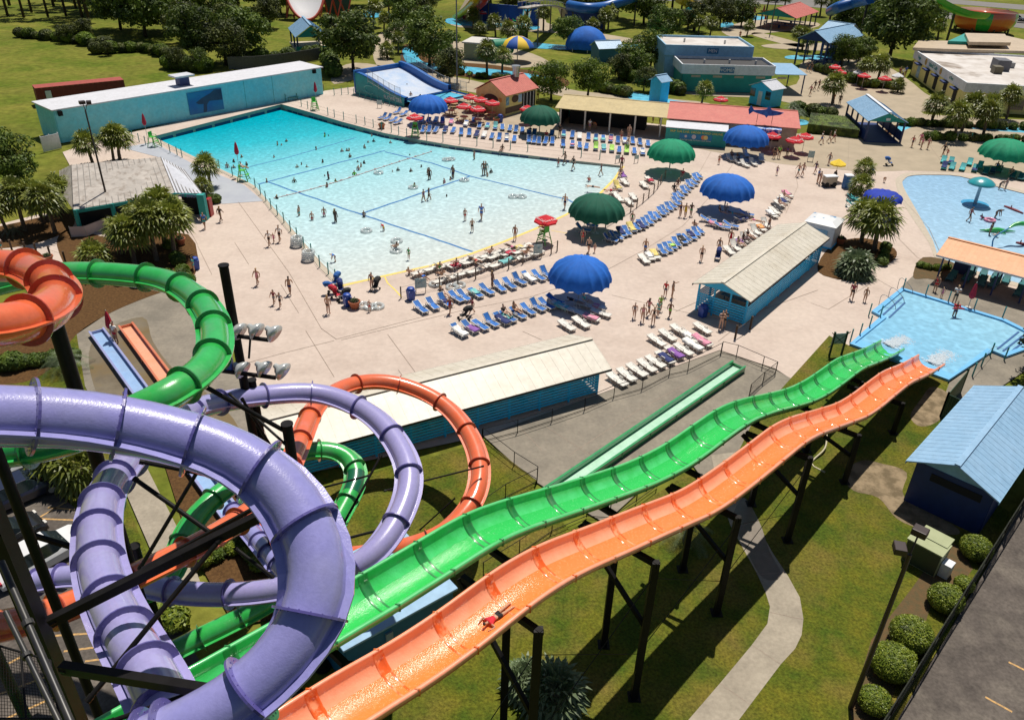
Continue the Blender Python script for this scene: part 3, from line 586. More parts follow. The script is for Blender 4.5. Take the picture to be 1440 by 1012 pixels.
tube('tube_slide','bright green tube slide making a wide high turn above the landing lanes',[([(-90,640,17.4),(0,636,17.6),(100,617,17.9),(180,582,18.1),(225,562,18.6),(270,535,18.4),(298,505,18.2),(303,470,18.0),(292,437,17.8),(265,410,17.6),(230,394,17.4),(180,387,17.2),(127,384,17.0),(78,385,16.8),(0,398,16.5),(-90,430,16.0)],P_gr,P_grd,(),(2.1,2.1)),([(120,850,6.0),(175,842,5.9),(225,828,5.9),(246,806,6.1),(249,780,6.4),(260,750,6.7),(276,725,6.9),(300,700,7.0),(334,677,6.9),(380,652,6.4),(425,634,5.9),(450,632,5.7),(478,634,5.5),(498,646,5.3),(505,665,5.1),(499,686,4.9),(488,705,4.7),(472,735,4.4),(445,780,4.0),(400,832,3.6),(340,868,3.2),(250,912,2.8),(190,944,2.6),(165,952,2.5)],P_gr,P_grd,((.53,.57,P_dgr),(.68,.71,P_dgr)),(2.2,1.5))])
def post_at(x,y,depth,top,r_,name,label,group=None,square=False):
 p=D(x,y,depth);root=thing(name,label,'column',(p.x,p.y,0),0,group);mb=MB()
 if square:mb.box((0,0,top/2),(r_*2,r_*2,top))
 else:mb.cyl((0,0,0),(0,0,top),r_,n=18);mb.cyl((0,0,top-.02),(0,0,top+.03),r_+.03,n=18)
 mb.build('shaft',M_blk,root,smooth='angle')
 mb=MB();mb.cyl((0,0,0),(0,0,.08),r_+.2,n=18);mb.build('base_plate',M_blk,root)
 return root,p
gB='black steel tower columns'
tp,pB=post_at(40,850,14.5,26,.145,'tower_column','thickest black tower column, crossing the bottom left corner',gB,True)
t1,p1=post_at(60,802,22,21,.14,'tower_column','slim black tower column behind the thick square one',gB)
t2,p2=post_at(104,540,24.5,22.6-2.0,.22,'tower_column','tall black column under the high orange coil',gB)
t3,p3=post_at(404,600,29.5,13.6,.20,'tower_column','black column with a flat capped top beside the large violet loop',gB)
t4,p4=post_at(-60,800,16,26,.12,'tower_column','black tower column at the left edge behind the orange tube',gB)
t5,p5=post_at(5,760,19,24,.12,'tower_column','black tower column standing next to the parked dark car',gB)
t6,p6=post_at(222,880,34,8,.20,'tower_column','short black column under the violet tube near the footpath',gB)
t7,p7=post_at(372,640,37,12,.17,'tower_column','black column behind the floodlight mast',gB)
def strut(a,b_,w_,label,square=True,group='black steel struts'):
 a,b_=Vector(a),Vector(b_);mb=MB();q=b_-a
 if square:mb.bar((0,0,0),q,w_,w_*1.2)
 else:mb.cyl((0,0,0),q,w_/2,n=10)
 root=thing('strut',label,'strut',a,0,group);mb.build('beam',M_blk,root)
 d=q.normalized()
 for e in(Vector(),q):mb=MB();mb.cyl(e-d*.12*(1 if e.length else-1),e,w_*.62,n=8);mb.build('end_bracket',M_blk,root)
 return root
strut(D(277,537,27.5),p3+Vector((0,0,13.2))-Vector((0,0,p3 .z)),.17,'black strut from the green tube to the capped column',False)
strut(D(322,553,30),D(401,624,29.5),.10,'thin black strut below the one reaching the capped column',False)
strut(D(196,648,20),D(348,678,21),.13,'black strut just under the large violet tube',False)
strut(D(188,672,22),D(298,750,22),.13,'black strut slanting over the footpath',False)
strut(D(284,652,21),D(196,800,21),.11,'black strut crossing the one over the footpath',False)
strut(D(384,716,15.5),D(70,874,14.8),.16,'long square black beam above the orange tube')
strut(D(384,700,17.5),D(200,800,18),.07,'thin black rail behind the long square beam')
strut(D(311,756,15.3),D(122,986,14),.10,'black brace slanting down from the long square beam',False)
strut(D(88,938,13.2),D(308,973,12.2),.15,'heavy square black arm reaching under the violet coil')
strut(D(150,1016,12.4),D(272,973,12.5),.08,'thin black brace meeting the heavy square arm',False)
strut(D(45,752,22),D(105,770,22),.11,'short black strut over the white car')
strut(D(380,705,37),D(520,668,38),.10,'black strut under the small green ring',False)
strut(D(470,760,36),D(536,640,38),.12,'black brace rising to the violet loop',False)
strut(D(415,775,33),D(545,742,34),.12,'black strut between violet loop and green slide',False)
strut(D(330,770,30),D(385,812,30),.14,'black strut under the crossing orange tube',False)
strut(D(590,745,41),D(640,700,41),.08,'thin black rod inside the orange ring',False)
strut(D(540,690,38),D(680,655,41),.09,'thin black rod reaching the side of the orange ring',False)
strut(D(300,500,29),D(318,470,32),.16,'short black bracket from the green tube to the floodlight mast',False)
strut(D(340,560,33),D(425,700,36),.13,'black brace running down beside the floodlight mast',False)
for i,(a,b_,w_)in enumerate((((2,790,12),(100,1016,10.5),.10),((8,860,11.5),(84,1016,10.5),.08))):
 a=D(*a);b_=D(*b_);root=thing('pump_pipe',('upper' if i==0 else 'lower')+' grey water pipe running down the tower corner','pipe',a)
 mb=MB();mb.cyl((0,0,0),b_-a,w_/2,n=14);mb.build('pipe',M_dk,root,smooth='angle')
 mb=MB();mb.cyl((b_-a)*.4,(b_-a)*.43,w_/2+.03,n=14);mb.build('coupling',M_dk,root)
a,b_,c_,d_=D(-10,905,14),D(70,928,13.5),D(84,1010,12.6),D(-10,1010,12.8)
root=thing('mesh_guard','black wire mesh guard panel on the tower landing above the car park','guard panel',a);mb=MB()
for k in range(23):
 f=k/22;mb.cyl(a.lerp(b_,f)-a,d_.lerp(c_,f)-a,.004,n=4);mb.cyl(a.lerp(d_,f)-a,b_.lerp(c_,f)-a,.004,n=4)
mb.build('wire_mesh',M_blk,root);mb=MB()
for p,q in((a,b_),(b_,c_),(c_,d_),(d_,a),(a.lerp(b_,.5),d_.lerp(c_,.5))):mb.cyl(p-a,q-a,.022,n=6)
mb.build('frame',M_blk,root)
M_lamp=mat('lamp_reflector',(0.62,0.63,0.62),rough=0.25,metal=0.35)
root,pm=post_at(333,480,33.5,17.6,.19,'floodlight_mast','tall black mast with two crossbars of silver floodlights')
for(x0,y0,x1,y1)in((322,471,378,478),(310,521,388,531)):
 a,b_=D(x0,y0,33),D(x1,y1,33);mb=MB();mb.bar(a-pm*1+Vector((0,0,pm.z)),b_-pm+Vector((0,0,pm.z)),.13);mb.build('crossbar',M_blk,root)
mb=MB();mb.bar(D(352,476,33)-pm+Vector((0,0,pm.z)),D(350,504,33)-pm+Vector((0,0,pm.z)),.07);mb.build('hanger',M_blk,root)
for(x,y)in((333,463),(357,463),(382,466),(306,512),(337,517),(368,516),(394,519)):
 c=D(x,y,33)-pm+Vector((0,0,pm.z));mb=MB();d=Vector((.75,-.35,-.35)).normalized()
 prof=[(.42,0),(.38,.10),(.28,.22),(.14,.32),(.10,.5)];q=d.to_track_quat('Z','Y').to_matrix()
 b2=MB();b2 .lathe(prof,n=18);mb.add([c-q@Vector(v)+d*.2 for v in b2 .v],b2 .f);l=mb.build('floodlight',M_lamp,root,smooth=True)
 mb=MB();mb.cyl(c-d*.25,c+Vector((0,0,-.1))-d*.3+Vector((0,0,-.25)),.05,n=8);mb.build('bracket',M_blk,l)
a=D(322,512,33)-pm+Vector((0,0,pm.z));mb=MB();mb.box(a,(.30,.30,.6));mb.build('control_box',mat('blue_box',(0.02,0.08,0.35),rough=.4),root,bevel=.02)
F_blue=mat('blue_sling',(0.018,0.115,0.40),(0.025,0.155,0.48),scale=3,rough=0.75,rnd=0.22)
F_white=mat('white_plastic',(0.66,0.63,0.58),(0.58,0.55,0.50),scale=3,rough=0.5,rnd=0.08)
F_teal=mat('teal_sling',(0.04,0.33,0.36),(0.05,0.40,0.40),scale=3,rough=0.7,rnd=0.2)
F_dteal=mat('dark_teal_frame',(0.01,0.10,0.11),rough=0.5)
F_strap=mat('white_strap',(0.72,0.69,0.63),(0.42,0.39,0.35),scale=9,mix=(0.5,0.7),rough=0.6,rnd=0.06)
def lounger_proto(frame_m,sling_m,back,label):
 ca,sa=math.cos(R(back)),math.sin(R(back));root=thing('sun_lounger',label,'sun lounger',(0,0,-50));z=.33
 hx,hz=-.12-.78*ca,z+.78*sa
 for sg in(-1,1):
  y=sg*.31;mb=MB()
  mb.bar((1.0,y,z-.01),(-.12,y,z+.01),.07,.06);mb.bar((-.12,y,z+.01),(hx,y,hz),.06,.06);mb.bar((-.05,y,z+.18),(.35,y,z+.18),.06,.04);mb.bar((.33,y,z),(.33,y,z+.18),.04)
  if back<20:mb.bar((-.12,y,z),(-.85,y,z-.03),.04,.05)
  mb.build('side_rail',frame_m,root)
  for xx,dx in((.78,.08),(-.55,-.10)):
   mb=MB();mb.bar((xx,y,z),(xx+dx,y*1.05,0),.045);mb.bar((xx-dx*2.2,y,z),(xx-dx*3.4,y*1.05,0),.04)if dx<0 else mb.bar((xx-.3,y,z),(xx-.38,y*1.05,0),.04)
   mb.bar((xx+dx*.8,y,.03),(xx-(dx*3.3 if dx<0 else .36),y,.03),.035);mb.build('leg',frame_m,root)
 for q in((1.0,z-.02),(hx,hz)):mb=MB();mb.bar((q[0],-.31,q[1]),(q[0],.31,q[1]),.05);mb.build('cross_bar',frame_m,root)
 def slab(name,p0,p1,nseg,w_):
  vs=[];p0,p1=Vector(p0),Vector(p1)
  for i in range(nseg+1):
   f=i/nseg;p=p0 .lerp(p1,f)-Vector((0,0,.03*math.sin(math.pi*f)))
   vs+=[p+Vector((0,-w_,.015)),p+Vector((0,w_,.015)),p+Vector((0,w_,-.01)),p+Vector((0,-w_,-.01))]
  mb=MB();mb.add(vs,[(i*4+j,i*4+(j+1)%4,i*4+4+(j+1)%4,i*4+4+j)for i in range(nseg)for j in range(4)]+[(0,1,2,3),(nseg*4,nseg*4+1,nseg*4+2,nseg*4+3)])
  mb.build(name,sling_m,root)
 slab('seat',(.98,0,z+.01),(-.12,0,z+.02),4,.285)
 slab('backrest',(-.12,0,z+.02),(hx,0,hz+.01),3,.285)
 return freeze(root)
LP={k:lounger_proto(*v)for k,v in{'blue':(F_white,F_blue,26,'x'),'blue_up':(F_white,F_blue,48,'x'),'blue_flat':(F_white,F_blue,6,'x'),'white':(F_white,F_strap,10,'x'),'white_up':(F_white,F_strap,42,'x'),'teal':(F_teal,F_teal,40,'x'),'dark':(F_dteal,mat('shaded_teal_sling',(0.012,0.14,0.15),rough=.7),30,'x')}.items()}  # the darkest sling is teal with shade put into its colour
BACKA={'blue':26,'blue_up':48,'blue_flat':6,'white':10,'white_up':42,'teal':40,'dark':30}
TOWELS=[('red',(0.42,0.03,0.06)),('turquoise',(0.15,0.42,0.42)),('white',(0.68,0.66,0.63)),('white',(0.68,0.66,0.63)),('pink',(0.55,0.22,0.30)),('navy',(0.02,0.03,0.12)),('lime',(0.35,0.6,0.12)),('orange',(0.8,0.3,0.1)),('black',(0.02,0.02,0.025)),('purple',(0.2,0.08,0.3)),('yellow',(0.6,0.48,0.16)),('navy',(0.02,0.03,0.12))]
TM={n:mat('towel_'+n,c,tuple(min(1,v*1.35+.02)for v in c),scale=6,rough=.95,bump=.01,bscale=12)for n,c in TOWELS}
TM['striped']=mat('towel_striped',(0.75,0.7,0.7),(0.5,0.05,0.1),scale=9,mix=(.48,.52),rough=.95)
def towel_on(loc,rz,back,colr,label,cover=(0.2,1.0)):
 ca,sa=math.cos(R(back)),math.sin(R(back));pts=[];z=.375;rr=random.Random(label)
 L1=1.08;tot=L1+.74;a,b_=cover[0]*tot,cover[1]*tot;vs=[];n=9
 for i in range(n+1):
  q=a+(b_-a)*i/n
  p=Vector((.96-q,0,z))if q<L1 else Vector((-.12-(q-L1)*ca,0,z+(q-L1)*sa))
  p.z+=rr.uniform(0,.02)
  for j,y in enumerate((-.33,-.31,-.1,.1,.31,.33)):
   vs.append(p+Vector((rr.uniform(-.02,.02),y+rr.uniform(-.02,.02),(-.14 if j in(0,5)else .02)+rr.uniform(0,.015))))
 mb=MB();mb.add(vs,[(i*6+j,i*6+j+1,(i+1)*6+j+1,(i+1)*6+j)for i in range(n)for j in range(5)])
 o=mb.build('towel',TM[colr],smooth=True,loc=loc);o.rotation_euler=(0,0,rz)
 return tag(o,label,'towel','towels on the loungers')
NL=[0];rt=random.Random(11)
def place_lounger(kind,x,y,face,label,group,towel=None,z=0.0):
 "face: bearing from the head to the foot end, degrees"
 p=G(x,y);p.z=z;rz=math.pi/2-R(face)
 dup(LP[kind],p,rz+R(rt.uniform(-4,4)),label,group,rt.uniform(.92,.97));NL[0]+=1
 if towel:
  c=(rt.choice([0,.1,.3]),rt.choice([.6,.8,1.0]));towel_on(p,rz,BACKA[kind],towel,'%s towel on the %s'%(towel,label),c)
 return p,rz
def row(kinds,a,b_,n,face,desc,place,group,towels=0.0,jit=3,end='near'):
 "n loungers from pixel a to pixel b"
 A,B=G(*a),G(*b_)
 for i in range(n):
  p=A.lerp(B,i/max(1,n-1));v=p-CAM;d=v.dot(FWD)
  x,y=720+FPX*v.dot(RIGHT)/d,506+FPX*v.dot(DOWN)/d
  k=kinds[i%len(kinds)];tw=rt.choice([t[0]for t in TOWELS])if rt.random()<towels*.7 else None
  place_lounger(k,x+rt.uniform(-1,1),y+rt.uniform(-1,1),face+rt.uniform(-jit,jit),'%s %s lounger from the near end, %s'%(ORD[i],desc,place),group,tw)
fa=lambda a,b_:math.degrees(az(G(*a),G(*b_)))
f1=fa((580,428),(600,442));f2=fa((640,466),(658,476));fr=fa((868,326),(882,340));fw_=fa((925,480),(945,492));fb=fa((700,180),(697,188))
row(['blue','blue','blue_up','blue'],(591,436),(640,423),4,f1,'blue','beach rail row left part','loungers in the row behind the beach rail',.25)
row(['blue','blue_flat'],(652,420),(684,412),3,f1,'blue','beach rail row middle part','loungers in the row behind the beach rail',.3)
row(['blue','blue','blue_up'],(702,406),(768,388),6,f1,'blue','beach rail row right part','loungers in the row behind the beach rail',.2)
row(['blue','blue','blue_flat','blue_up'],(645,469),(704,453),5,f2,'blue','front row left half','loungers in the front row',.5)
row(['blue','blue','blue','blue_up'],(714,449),(780,427),6,f2,'blue','front row right half','loungers in the front row',.15)
row(['white','white'],(797,461),(817,457),2,fw_,'white','between canopy and cream roof','loose white loungers',1)
row(['white'],(866,537),(985,484),10,fw_,'white','row along the black railing','white loungers by the black railing',.4)
row(['white'],(922,482),(954,468),3,fw_,'white','second row behind the railing','white loungers by the black railing',.6)
row(['white'],(968,476),(986,466),2,fw_,'white','far end behind railing row','white loungers by the black railing',.5)
row(['blue','blue_flat','blue','blue'],(860,337),(906,317),8,fr,'blue','long diagonal row, near part','loungers in the long diagonal row',.3)
row(['blue','blue','blue_flat','blue'],(911,313),(950,288),8,fr,'blue','long diagonal row, middle part','loungers in the long diagonal row',.3)
row(['blue','blue_flat'],(951,282),(982,250),8,fr,'blue','long diagonal row, far part','loungers in the long diagonal row',.25)
row(['white'],(905,367),(920,361),3,fr,'white','start of second diagonal row','loungers in the second diagonal row',.8)
row(['blue','blue','blue_flat'],(930,356),(983,327),9,fr,'blue','second diagonal row, blue part','loungers in the second diagonal row',.3)
row(['white','white_up'],(1024,356),(1076,318),8,fr,'white','row behind right cream shelter','white loungers behind the cream shelter',.5)
row(['white','white'],(1085,304),(1106,276),7,fr,'white','packed row right of canopy','tightly packed white loungers',.6)
fbch=fa((600,380),(585,386))
row(['white','white','white_up'],(590,387),(738,350),11,fbch+180,'white','beach row nearest the water','white loungers on the beach',.35)
row(['white','white_up','white'],(618,398),(756,360),10,fbch+180,'white','beach row nearest the rail','white loungers on the beach',.35)
row(['white'],(640,377),(730,358),6,fbch+180,'white','middle row on the beach','white loungers on the beach',.5)
for x,y,k,t in((868,266,'white_up','yellow'),(878,259,'white',None),(875,250,'white_up','purple'),(864,275,'white',None),(890,280,'white',None),(884,287,'white',None),(905,263,'white',None),(913,256,'white','red'),(870,282,'white',None)):
 place_lounger(k,x,y,fr,{868:'white lounger beside the yellow line under the green-backed chair',878:'white lounger nearest the end of the yellow line',875:'white lounger at the far beach corner with raised back',864:'white lounger behind the dark green canopy dome',890:'white lounger beside the wooden rail posts, upper one',884:'white lounger beside the wooden rail posts, lower one',905:'white lounger in the shade edge of the mid green canopy',913:'white lounger by the rail end near the emerald canopy',870:'white lounger peeping out right of the dark green dome'}[x],'white loungers at the far beach corner',t)
z3=lambda x,y:(490+x/5.326,90+y/5.326);z4=lambda x,y:(740+x/5.326,110+y/5.326)
gF='blue loungers on the far side of the wave pool'
far_lab=lambda i,w_:'%s blue lounger from left, %s'%(ORD[i],w_)
for i,(x,y)in enumerate(((262,412),(300,420),(340,436),(375,450),(372,372),(420,388))):
 place_lounger('blue_up' if i in(0,1,4)else 'blue',*z3(x,y),fb+30,far_lab(i,'loose group by far blue canopy'),gF)
for i,(x,y)in enumerate(((560,512),(605,512),(655,512),(725,510),(785,515),(845,530),(905,535),(960,545),(1015,550),(1075,558),(1130,568),(1185,572),(1242,580))):
 place_lounger(('blue_up','blue_up','blue','blue','blue')[i%5],*z3(x,y),fb+rt.uniform(-4,4),far_lab(i,'far bank front row, left'),gF,rt.choice(['pink','white','turquoise','navy'])if rt.random()<.4 else None)
for i,(x,y)in enumerate(((550,440),(600,440),(655,440),(705,450),(770,452),(880,465),(935,450),(982,478),(1040,482),(1100,488),(1152,492),(1210,500),(1255,510),(1302,515))):
 place_lounger(('blue_up','blue','blue')[i%3],*z3(x,y),fb+rt.uniform(-4,4),far_lab(i,'far bank back row, left'),gF,rt.choice(['pink','white','turquoise','lime'])if rt.random()<.4 else None)
for i,(x,y)in enumerate(((20,480),(60,485),(95,490),(145,492),(195,492),(20,440),(60,430),(190,440))):
 place_lounger('blue_up',*z4(x,y),fb+rt.uniform(-6,6),far_lab(i,'under the far dark green canopy'),gF)
for i,(x,y)in enumerate(((275,510),(345,512),(400,522),(450,530),(520,535),(580,543),(640,548),(695,555),(750,560),(808,565),(870,570))):
 place_lounger(('blue_up','blue','blue','blue')[i%4],*z4(x,y),fb+rt.uniform(-3,3),far_lab(i,'far bank front row, right'),gF,rt.choice(['pink','orange','turquoise','lime','white'])if rt.random()<.5 else None)
for i,(x,y)in enumerate(((280,440),(345,445),(398,455),(465,460),(520,468),(575,470),(632,475),(685,485),(738,488),(795,490),(850,500),(910,508))):
 place_lounger(('blue_up','blue_up','blue')[i%3],*z4(x,y),fb+rt.uniform(-3,3),far_lab(i,'far bank back row, right'),gF,rt.choice(['pink','white','turquoise'])if rt.random()<.35 else None)
def cluster(cx,cy,kind,lst,place,tw=.15):
 for i,(dx,dy,f)in enumerate(lst):
  place_lounger(kind,cx+dx,cy+dy,f,'%s %s lounger from left under the %s'%(ORD[i],{'blue':'blue','white':'white','blue_up':'blue','white_up':'white'}[kind],place),'loungers in canopy shade',rt.choice(['turquoise','pink','navy','white'])if rt.random()<tw else None)
cluster(816,440,'white',[(-28,-6,130),(-12,0,125),(5,-8,120),(20,-6,115),(12,10,120),(28,4,120)],'near blue canopy',.6)
cluster(1022,310,'blue',[(-28,2,115),(-20,8,120),(-8,12,110),(4,10,115),(18,2,60),(26,-6,110)],'right blue canopy',.4)
cluster(1048,226,'white_up',[(-22,0,160),(-12,4,165),(-2,8,150),(10,6,160),(22,0,190),(0,-6,170)],'small far blue canopy')
cluster(842,328,'blue_up',[(-24,-2,115),(-14,-8,110),(14,12,115),(22,9,115)],'dark green beach canopy')
z5=lambda x,y:(1180+x/5.531,190+y/5.531);z6=lambda x,y:(1150+x/4.966,380+y/4.966)
for i,(x,y)in enumerate(((812,262),(875,265),(808,212),(868,222),(955,272),(1010,232),(1050,280),(1090,255),(1135,300),(1190,295),(1240,285),(1345,330),(1410,345),(1450,350))):
 place_lounger('teal' if i<8 else 'dark',*z5(x,y),fa(z5(x,y),z5(x-12,y+30)),'%s teal lounger from left behind the splash pool'%ORD[i],'teal loungers by the splash pool',rt.choice(['pink','turquoise','navy'])if i in(0,3,6,9)else None)
for i,(x,y)in enumerate(((930,92),(1040,95),(1140,130),(1225,140),(1070,60),(1150,75),(1240,85),(1310,110),(1400,200),(1440,130))):
 place_lounger('dark',*z6(x,y-30),fa(z6(x,y),z6(x-30,y+40)),'%s shade-toned teal lounger from the left under the orange shade roof'%ORD[i],'loungers under the orange shade roof')
for i,(x,y)in enumerate(((100,510),(130,520),(95,555),(120,590),(150,560))):
 place_lounger('teal' if i<3 else 'white',*z5(x,y),100,'%s lounger from the top beside the small royal blue parasol'%ORD[i],'loungers beside the royal blue parasol')
def fabric(name,c,c2):return mat(name,c,tuple(v*1.35+.004 for v in c),scale=.7,rough=0.8,bump=.014,bscale=5,trans=0.22,detail=8,c3=tuple(v*.8 for v in c),scale3=.4)
U_blue=fabric('royal_blue_canvas',(0.012,0.14,0.56),(0.015,0.17,0.64));U_dblue=fabric('deep_blue_canvas',(0.01,0.04,0.40),(0.012,0.05,0.46))
U_dgreen=fabric('bottle_green_canvas',(0.004,0.105,0.062),(0.006,0.125,0.075));U_green=fabric('emerald_canvas',(0.005,0.29,0.145),(0.01,0.34,0.18))
U_red=fabric('red_canvas',(0.62,0.015,0.03),(0.7,0.03,0.04));M_pole=mat('pale_pole',(0.5,0.48,0.44),rough=.4);M_wood=mat('pale_wood',(0.52,0.36,0.20),(0.42,0.28,0.15),scale=5,rough=.8)
def canopy(px,py,r_,material,label,panels=16,zr=2.35,zt=4.15,pole_m=None):
 c=G(px,py,zr+.35);root=thing('shade_canopy',label,'shade canopy',(c.x,c.y,0),0.3,'large round shade canopies')
 nn=panels*8;prof=[(0.02,1.0),(.15,.985),(.3,.94),(.45,.87),(.6,.765),(.74,.63),(.85,.48),(.93,.30),(.975,.12),(1.0,0.0),(.99,-.08)]
 vs=[];fs=[]
 for i,(q,h)in enumerate(prof):
  for k in range(nn):
   t=2*math.pi*k/nn;ph=(k/8)%1.0;sag=math.sin(math.pi*ph)
   rr=r_*q*(1-.075*sag**.8*q**2)if i<10 else r_*(1.0-.055*sag)
   z=zr+(zt-zr)*h-.10*sag*q*(1 if i<10 else .4)+(.16*sag-.22 if i==10 else 0)+(.015*math.sin(k*2.7)*q if i>6 else 0)
   vs.append((rr*math.cos(t),rr*math.sin(t),z))
 n_=len(prof);fs=[(i*nn+k,i*nn+(k+1)%nn,(i+1)*nn+(k+1)%nn,(i+1)*nn+k)for i in range(n_-1)for k in range(nn)]
 mb=MB();mb.add(vs,fs);mb.build('canopy',material,root,smooth=True)
 mb=MB();mb.cyl((0,0,0),(0,0,zt-.1),.075,n=12);mb.cyl((0,0,0),(0,0,.12),.45,.3,n=16);mb.build('pole',pole_m or M_pole,root,smooth='angle')
 for k in range(panels//2):
  t=2*math.pi*k*2/panels;mb=MB();mb.bar((.1*math.cos(t),.1*math.sin(t),zt-.35),(r_*.93*math.cos(t),r_*.93*math.sin(t),zr+.05),.03);mb.build('rib',pole_m or M_pole,root)
 mb=MB();mb.lathe([(.0,zt+.06),(.07,zt+.03),(.10,zt-.04)],n=10);mb.build('finial',material,root,smooth=True)
 return root
canopy(816,384,2.72,U_blue,'large royal blue scalloped shade canopy standing nearest the long cream roof')
canopy(839.5,293,2.9,U_dgreen,'bottle green shade canopy on the beach side beside the red parasol')
canopy(1023.5,264,3.0,U_blue,'royal blue shade canopy left of the white kiosk, above blue loungers')
canopy(944.5,213,3.0,U_green,'emerald green shade canopy at the end of the yellow beach line')
canopy(1050,192.5,3.0,U_blue,'royal blue shade canopy in front of the shark sign')
canopy(759.5,163.5,2.85,U_dgreen,'bottle green shade canopy on the far side of the wave pool')
canopy(602,148,2.9,U_blue,'royal blue shade canopy beside the surf machine')
canopy(1243,273,2.1,U_dblue,'small deep blue parasol between two palms near the splash pool',panels=12,zr=2.2,zt=2.95)
canopy(1416,212,3.3,U_green,'emerald green shade canopy on the far bank of the splash pool')
M_logo=mat('white_lettering',(0.8,0.78,0.75),rough=.6)
def parasol_proto(r_,material,letters=True,zt=2.75,zr=2.15,label='x'):
 root=thing('parasol',label,'parasol',(0,0,-50));vs=[(0,0,zt)];n=8
 for k in range(n):t=2*math.pi*k/n;vs.append((r_*math.cos(t),r_*math.sin(t),zr))
 for k in range(n):t=2*math.pi*(k+.5)/n;vs.append((r_*.9*math.cos(t),r_*.9*math.sin(t),zr+.02))
 for k in range(2*n):
  t=math.pi*k/n;q=r_*(1 if k%2==0 else .9);vs.append((q*math.cos(t),q*math.sin(t),zr-.16))
 fs=[]
 for k in range(n):fs+=[(0,1+k,1+n+k),(0,1+n+k,1+(k+1)%n)]
 ring=[i for k in range(n)for i in(1+k,1+n+k)]
 for k in range(2*n):fs.append((ring[k],ring[(k+1)%(2*n)],1+2*n+(k+1)%(2*n),1+2*n+k))
 mb=MB();mb.add(vs,fs);c=mb.build('canopy',material,root)
 if letters:
  for k in(0,2,4,6):
   t=2*math.pi*(k+.5)/n;q=r_*.62;z=zt-(zt-zr)*.62+.035
   text_mesh('Coca-Cola',r_*.27,M_logo,c,(q*math.cos(t),q*math.sin(t),z),(math.atan2(zt-zr,r_),0,t+math.pi/2),'lettering')
 mb=MB();mb.cyl((0,0,0),(0,0,zt),.03,n=8);mb.cyl((0,0,0),(0,0,.08),.28,n=12);mb.build('pole',M_pole,root)
 return freeze(root)
PR=parasol_proto(1.2,U_red)
def picnic_proto():
 root=thing('picnic_table','x','picnic table',(0,0,-50));mb=MB();mb.cyl((0,0,.70),(0,0,.76),.62,n=20);mb.build('tabletop',M_wood,root,smooth='angle')
 for k in range(4):
  t=math.pi/4+k*math.pi/2;c=Vector((math.cos(t)*1.0,math.sin(t)*1.0,.43));d=Vector((-math.sin(t),math.cos(t),0))*.5
  mb=MB();mb.bar(c-d,c+d,.28,.05);mb.build('bench',M_wood,root)
  mb=MB();mb.bar((math.cos(t)*.1,math.sin(t)*.1,.1),(c.x,c.y,.08),.08);mb.bar((c.x,c.y,.4),(c.x,c.y,0),.08);mb.bar((math.cos(t)*.3,math.sin(t)*.3,.70),(math.cos(t)*.3,math.sin(t)*.3,0),.08);mb.build('leg',M_wood,root)
 return freeze(root)
PT=picnic_proto()
gP='red parasols over the picnic tables'
for i,(x,y,lab)in enumerate(((765,268,'leftmost, beside the far blue canopy'),(915,243,'behind the others nearest the lawn'),(993,265,'against the food hut sign'),(1078,288,'nearest the food hut wall'),(865,313,'in the front row on the left'),(970,333,'front right, closest to the planter'))):
 p=G(*z3(x,y),2.3);p.z=0;dup(PR,p,rt.uniform(0,1),'red lettered parasol over a picnic table, '+lab,gP)
 dup(PT,p,rt.uniform(0,1),'pale wood picnic table under the red parasol '+lab,'picnic tables by the food hut')
for i,(x,y,lab)in enumerate(((600,100,''),)):pass
for i,(x,y)in enumerate(((790,330),(940,300),(1000,380),(1040,320),(1115,340),(1010,360))):
 p=G(*z3(x,y));dup(PT,p,rt.uniform(0,1),'pale wood picnic table without parasol, %s from the left by the food hut'%ORD[i],'picnic tables by the food hut')
for x,y,zc,lab in((510,384,3.4,'red lettered parasol over the lifeguard chair by the far blue canopy'),):
 p=G(584,191);p.z=.35;dup(PR,p,.3,lab,'red lettered parasols')
p=G(766,341);p.z=.2;dup(PR,p,.2,'red parasol with white lettering over the lifeguard chair on the beach','red lettered parasols')
for x,y,lab in((742,151,'red parasol beside the far dark green canopy'),(1087,189,'red parasol partly behind the blue canopy at the food stand'),(1118,195,'red parasol with white stripes at the food stand'),(1133,190,'rearmost red parasol at the food stand'),(1014,138,'lone red parasol on the lawn by the teal washroom wall'),(1175,93,'leftmost red parasol in the garden seating'),(1182,100,'lower left red parasol in the garden seating'),(1216,105,'red parasol in the middle of the garden seating'),(1245,109,'rightmost red parasol in the garden seating'),(678,17,'red parasol on the far blue pool wall')):
 p=G(x,y,2.4);p.z=0;dup(PR,p,rt.uniform(0,1),lab,'red lettered parasols')
U_wb=fabric('white_blue_canvas',(0.7,0.7,0.72),(0.05,0.15,0.55));U_y=fabric('yellow_canvas',(0.85,0.62,0.05),(0.8,0.7,0.2))
P2=parasol_proto(1.1,U_wb,False)
dup(P2,G(1204,119),0,'blue and white parasol in the garden seating');dup(P2,G(1258,124),0,'blue parasol right of the garden seating')
P3=parasol_proto(1.0,U_y,False)
dup(P3,G(1173,254),0,'yellow and white parasol over the small drinks cart')
c=G(728,64,3);root=thing('shade_canopy','yellow and blue striped round canopy beside the far river','shade canopy',(c.x,c.y,0));M_cb=mat('canopy_blue',(0.01,0.09,0.4),rough=.7);M_cy=mat('canopy_yellow',(0.85,0.55,0.03),rough=.7)
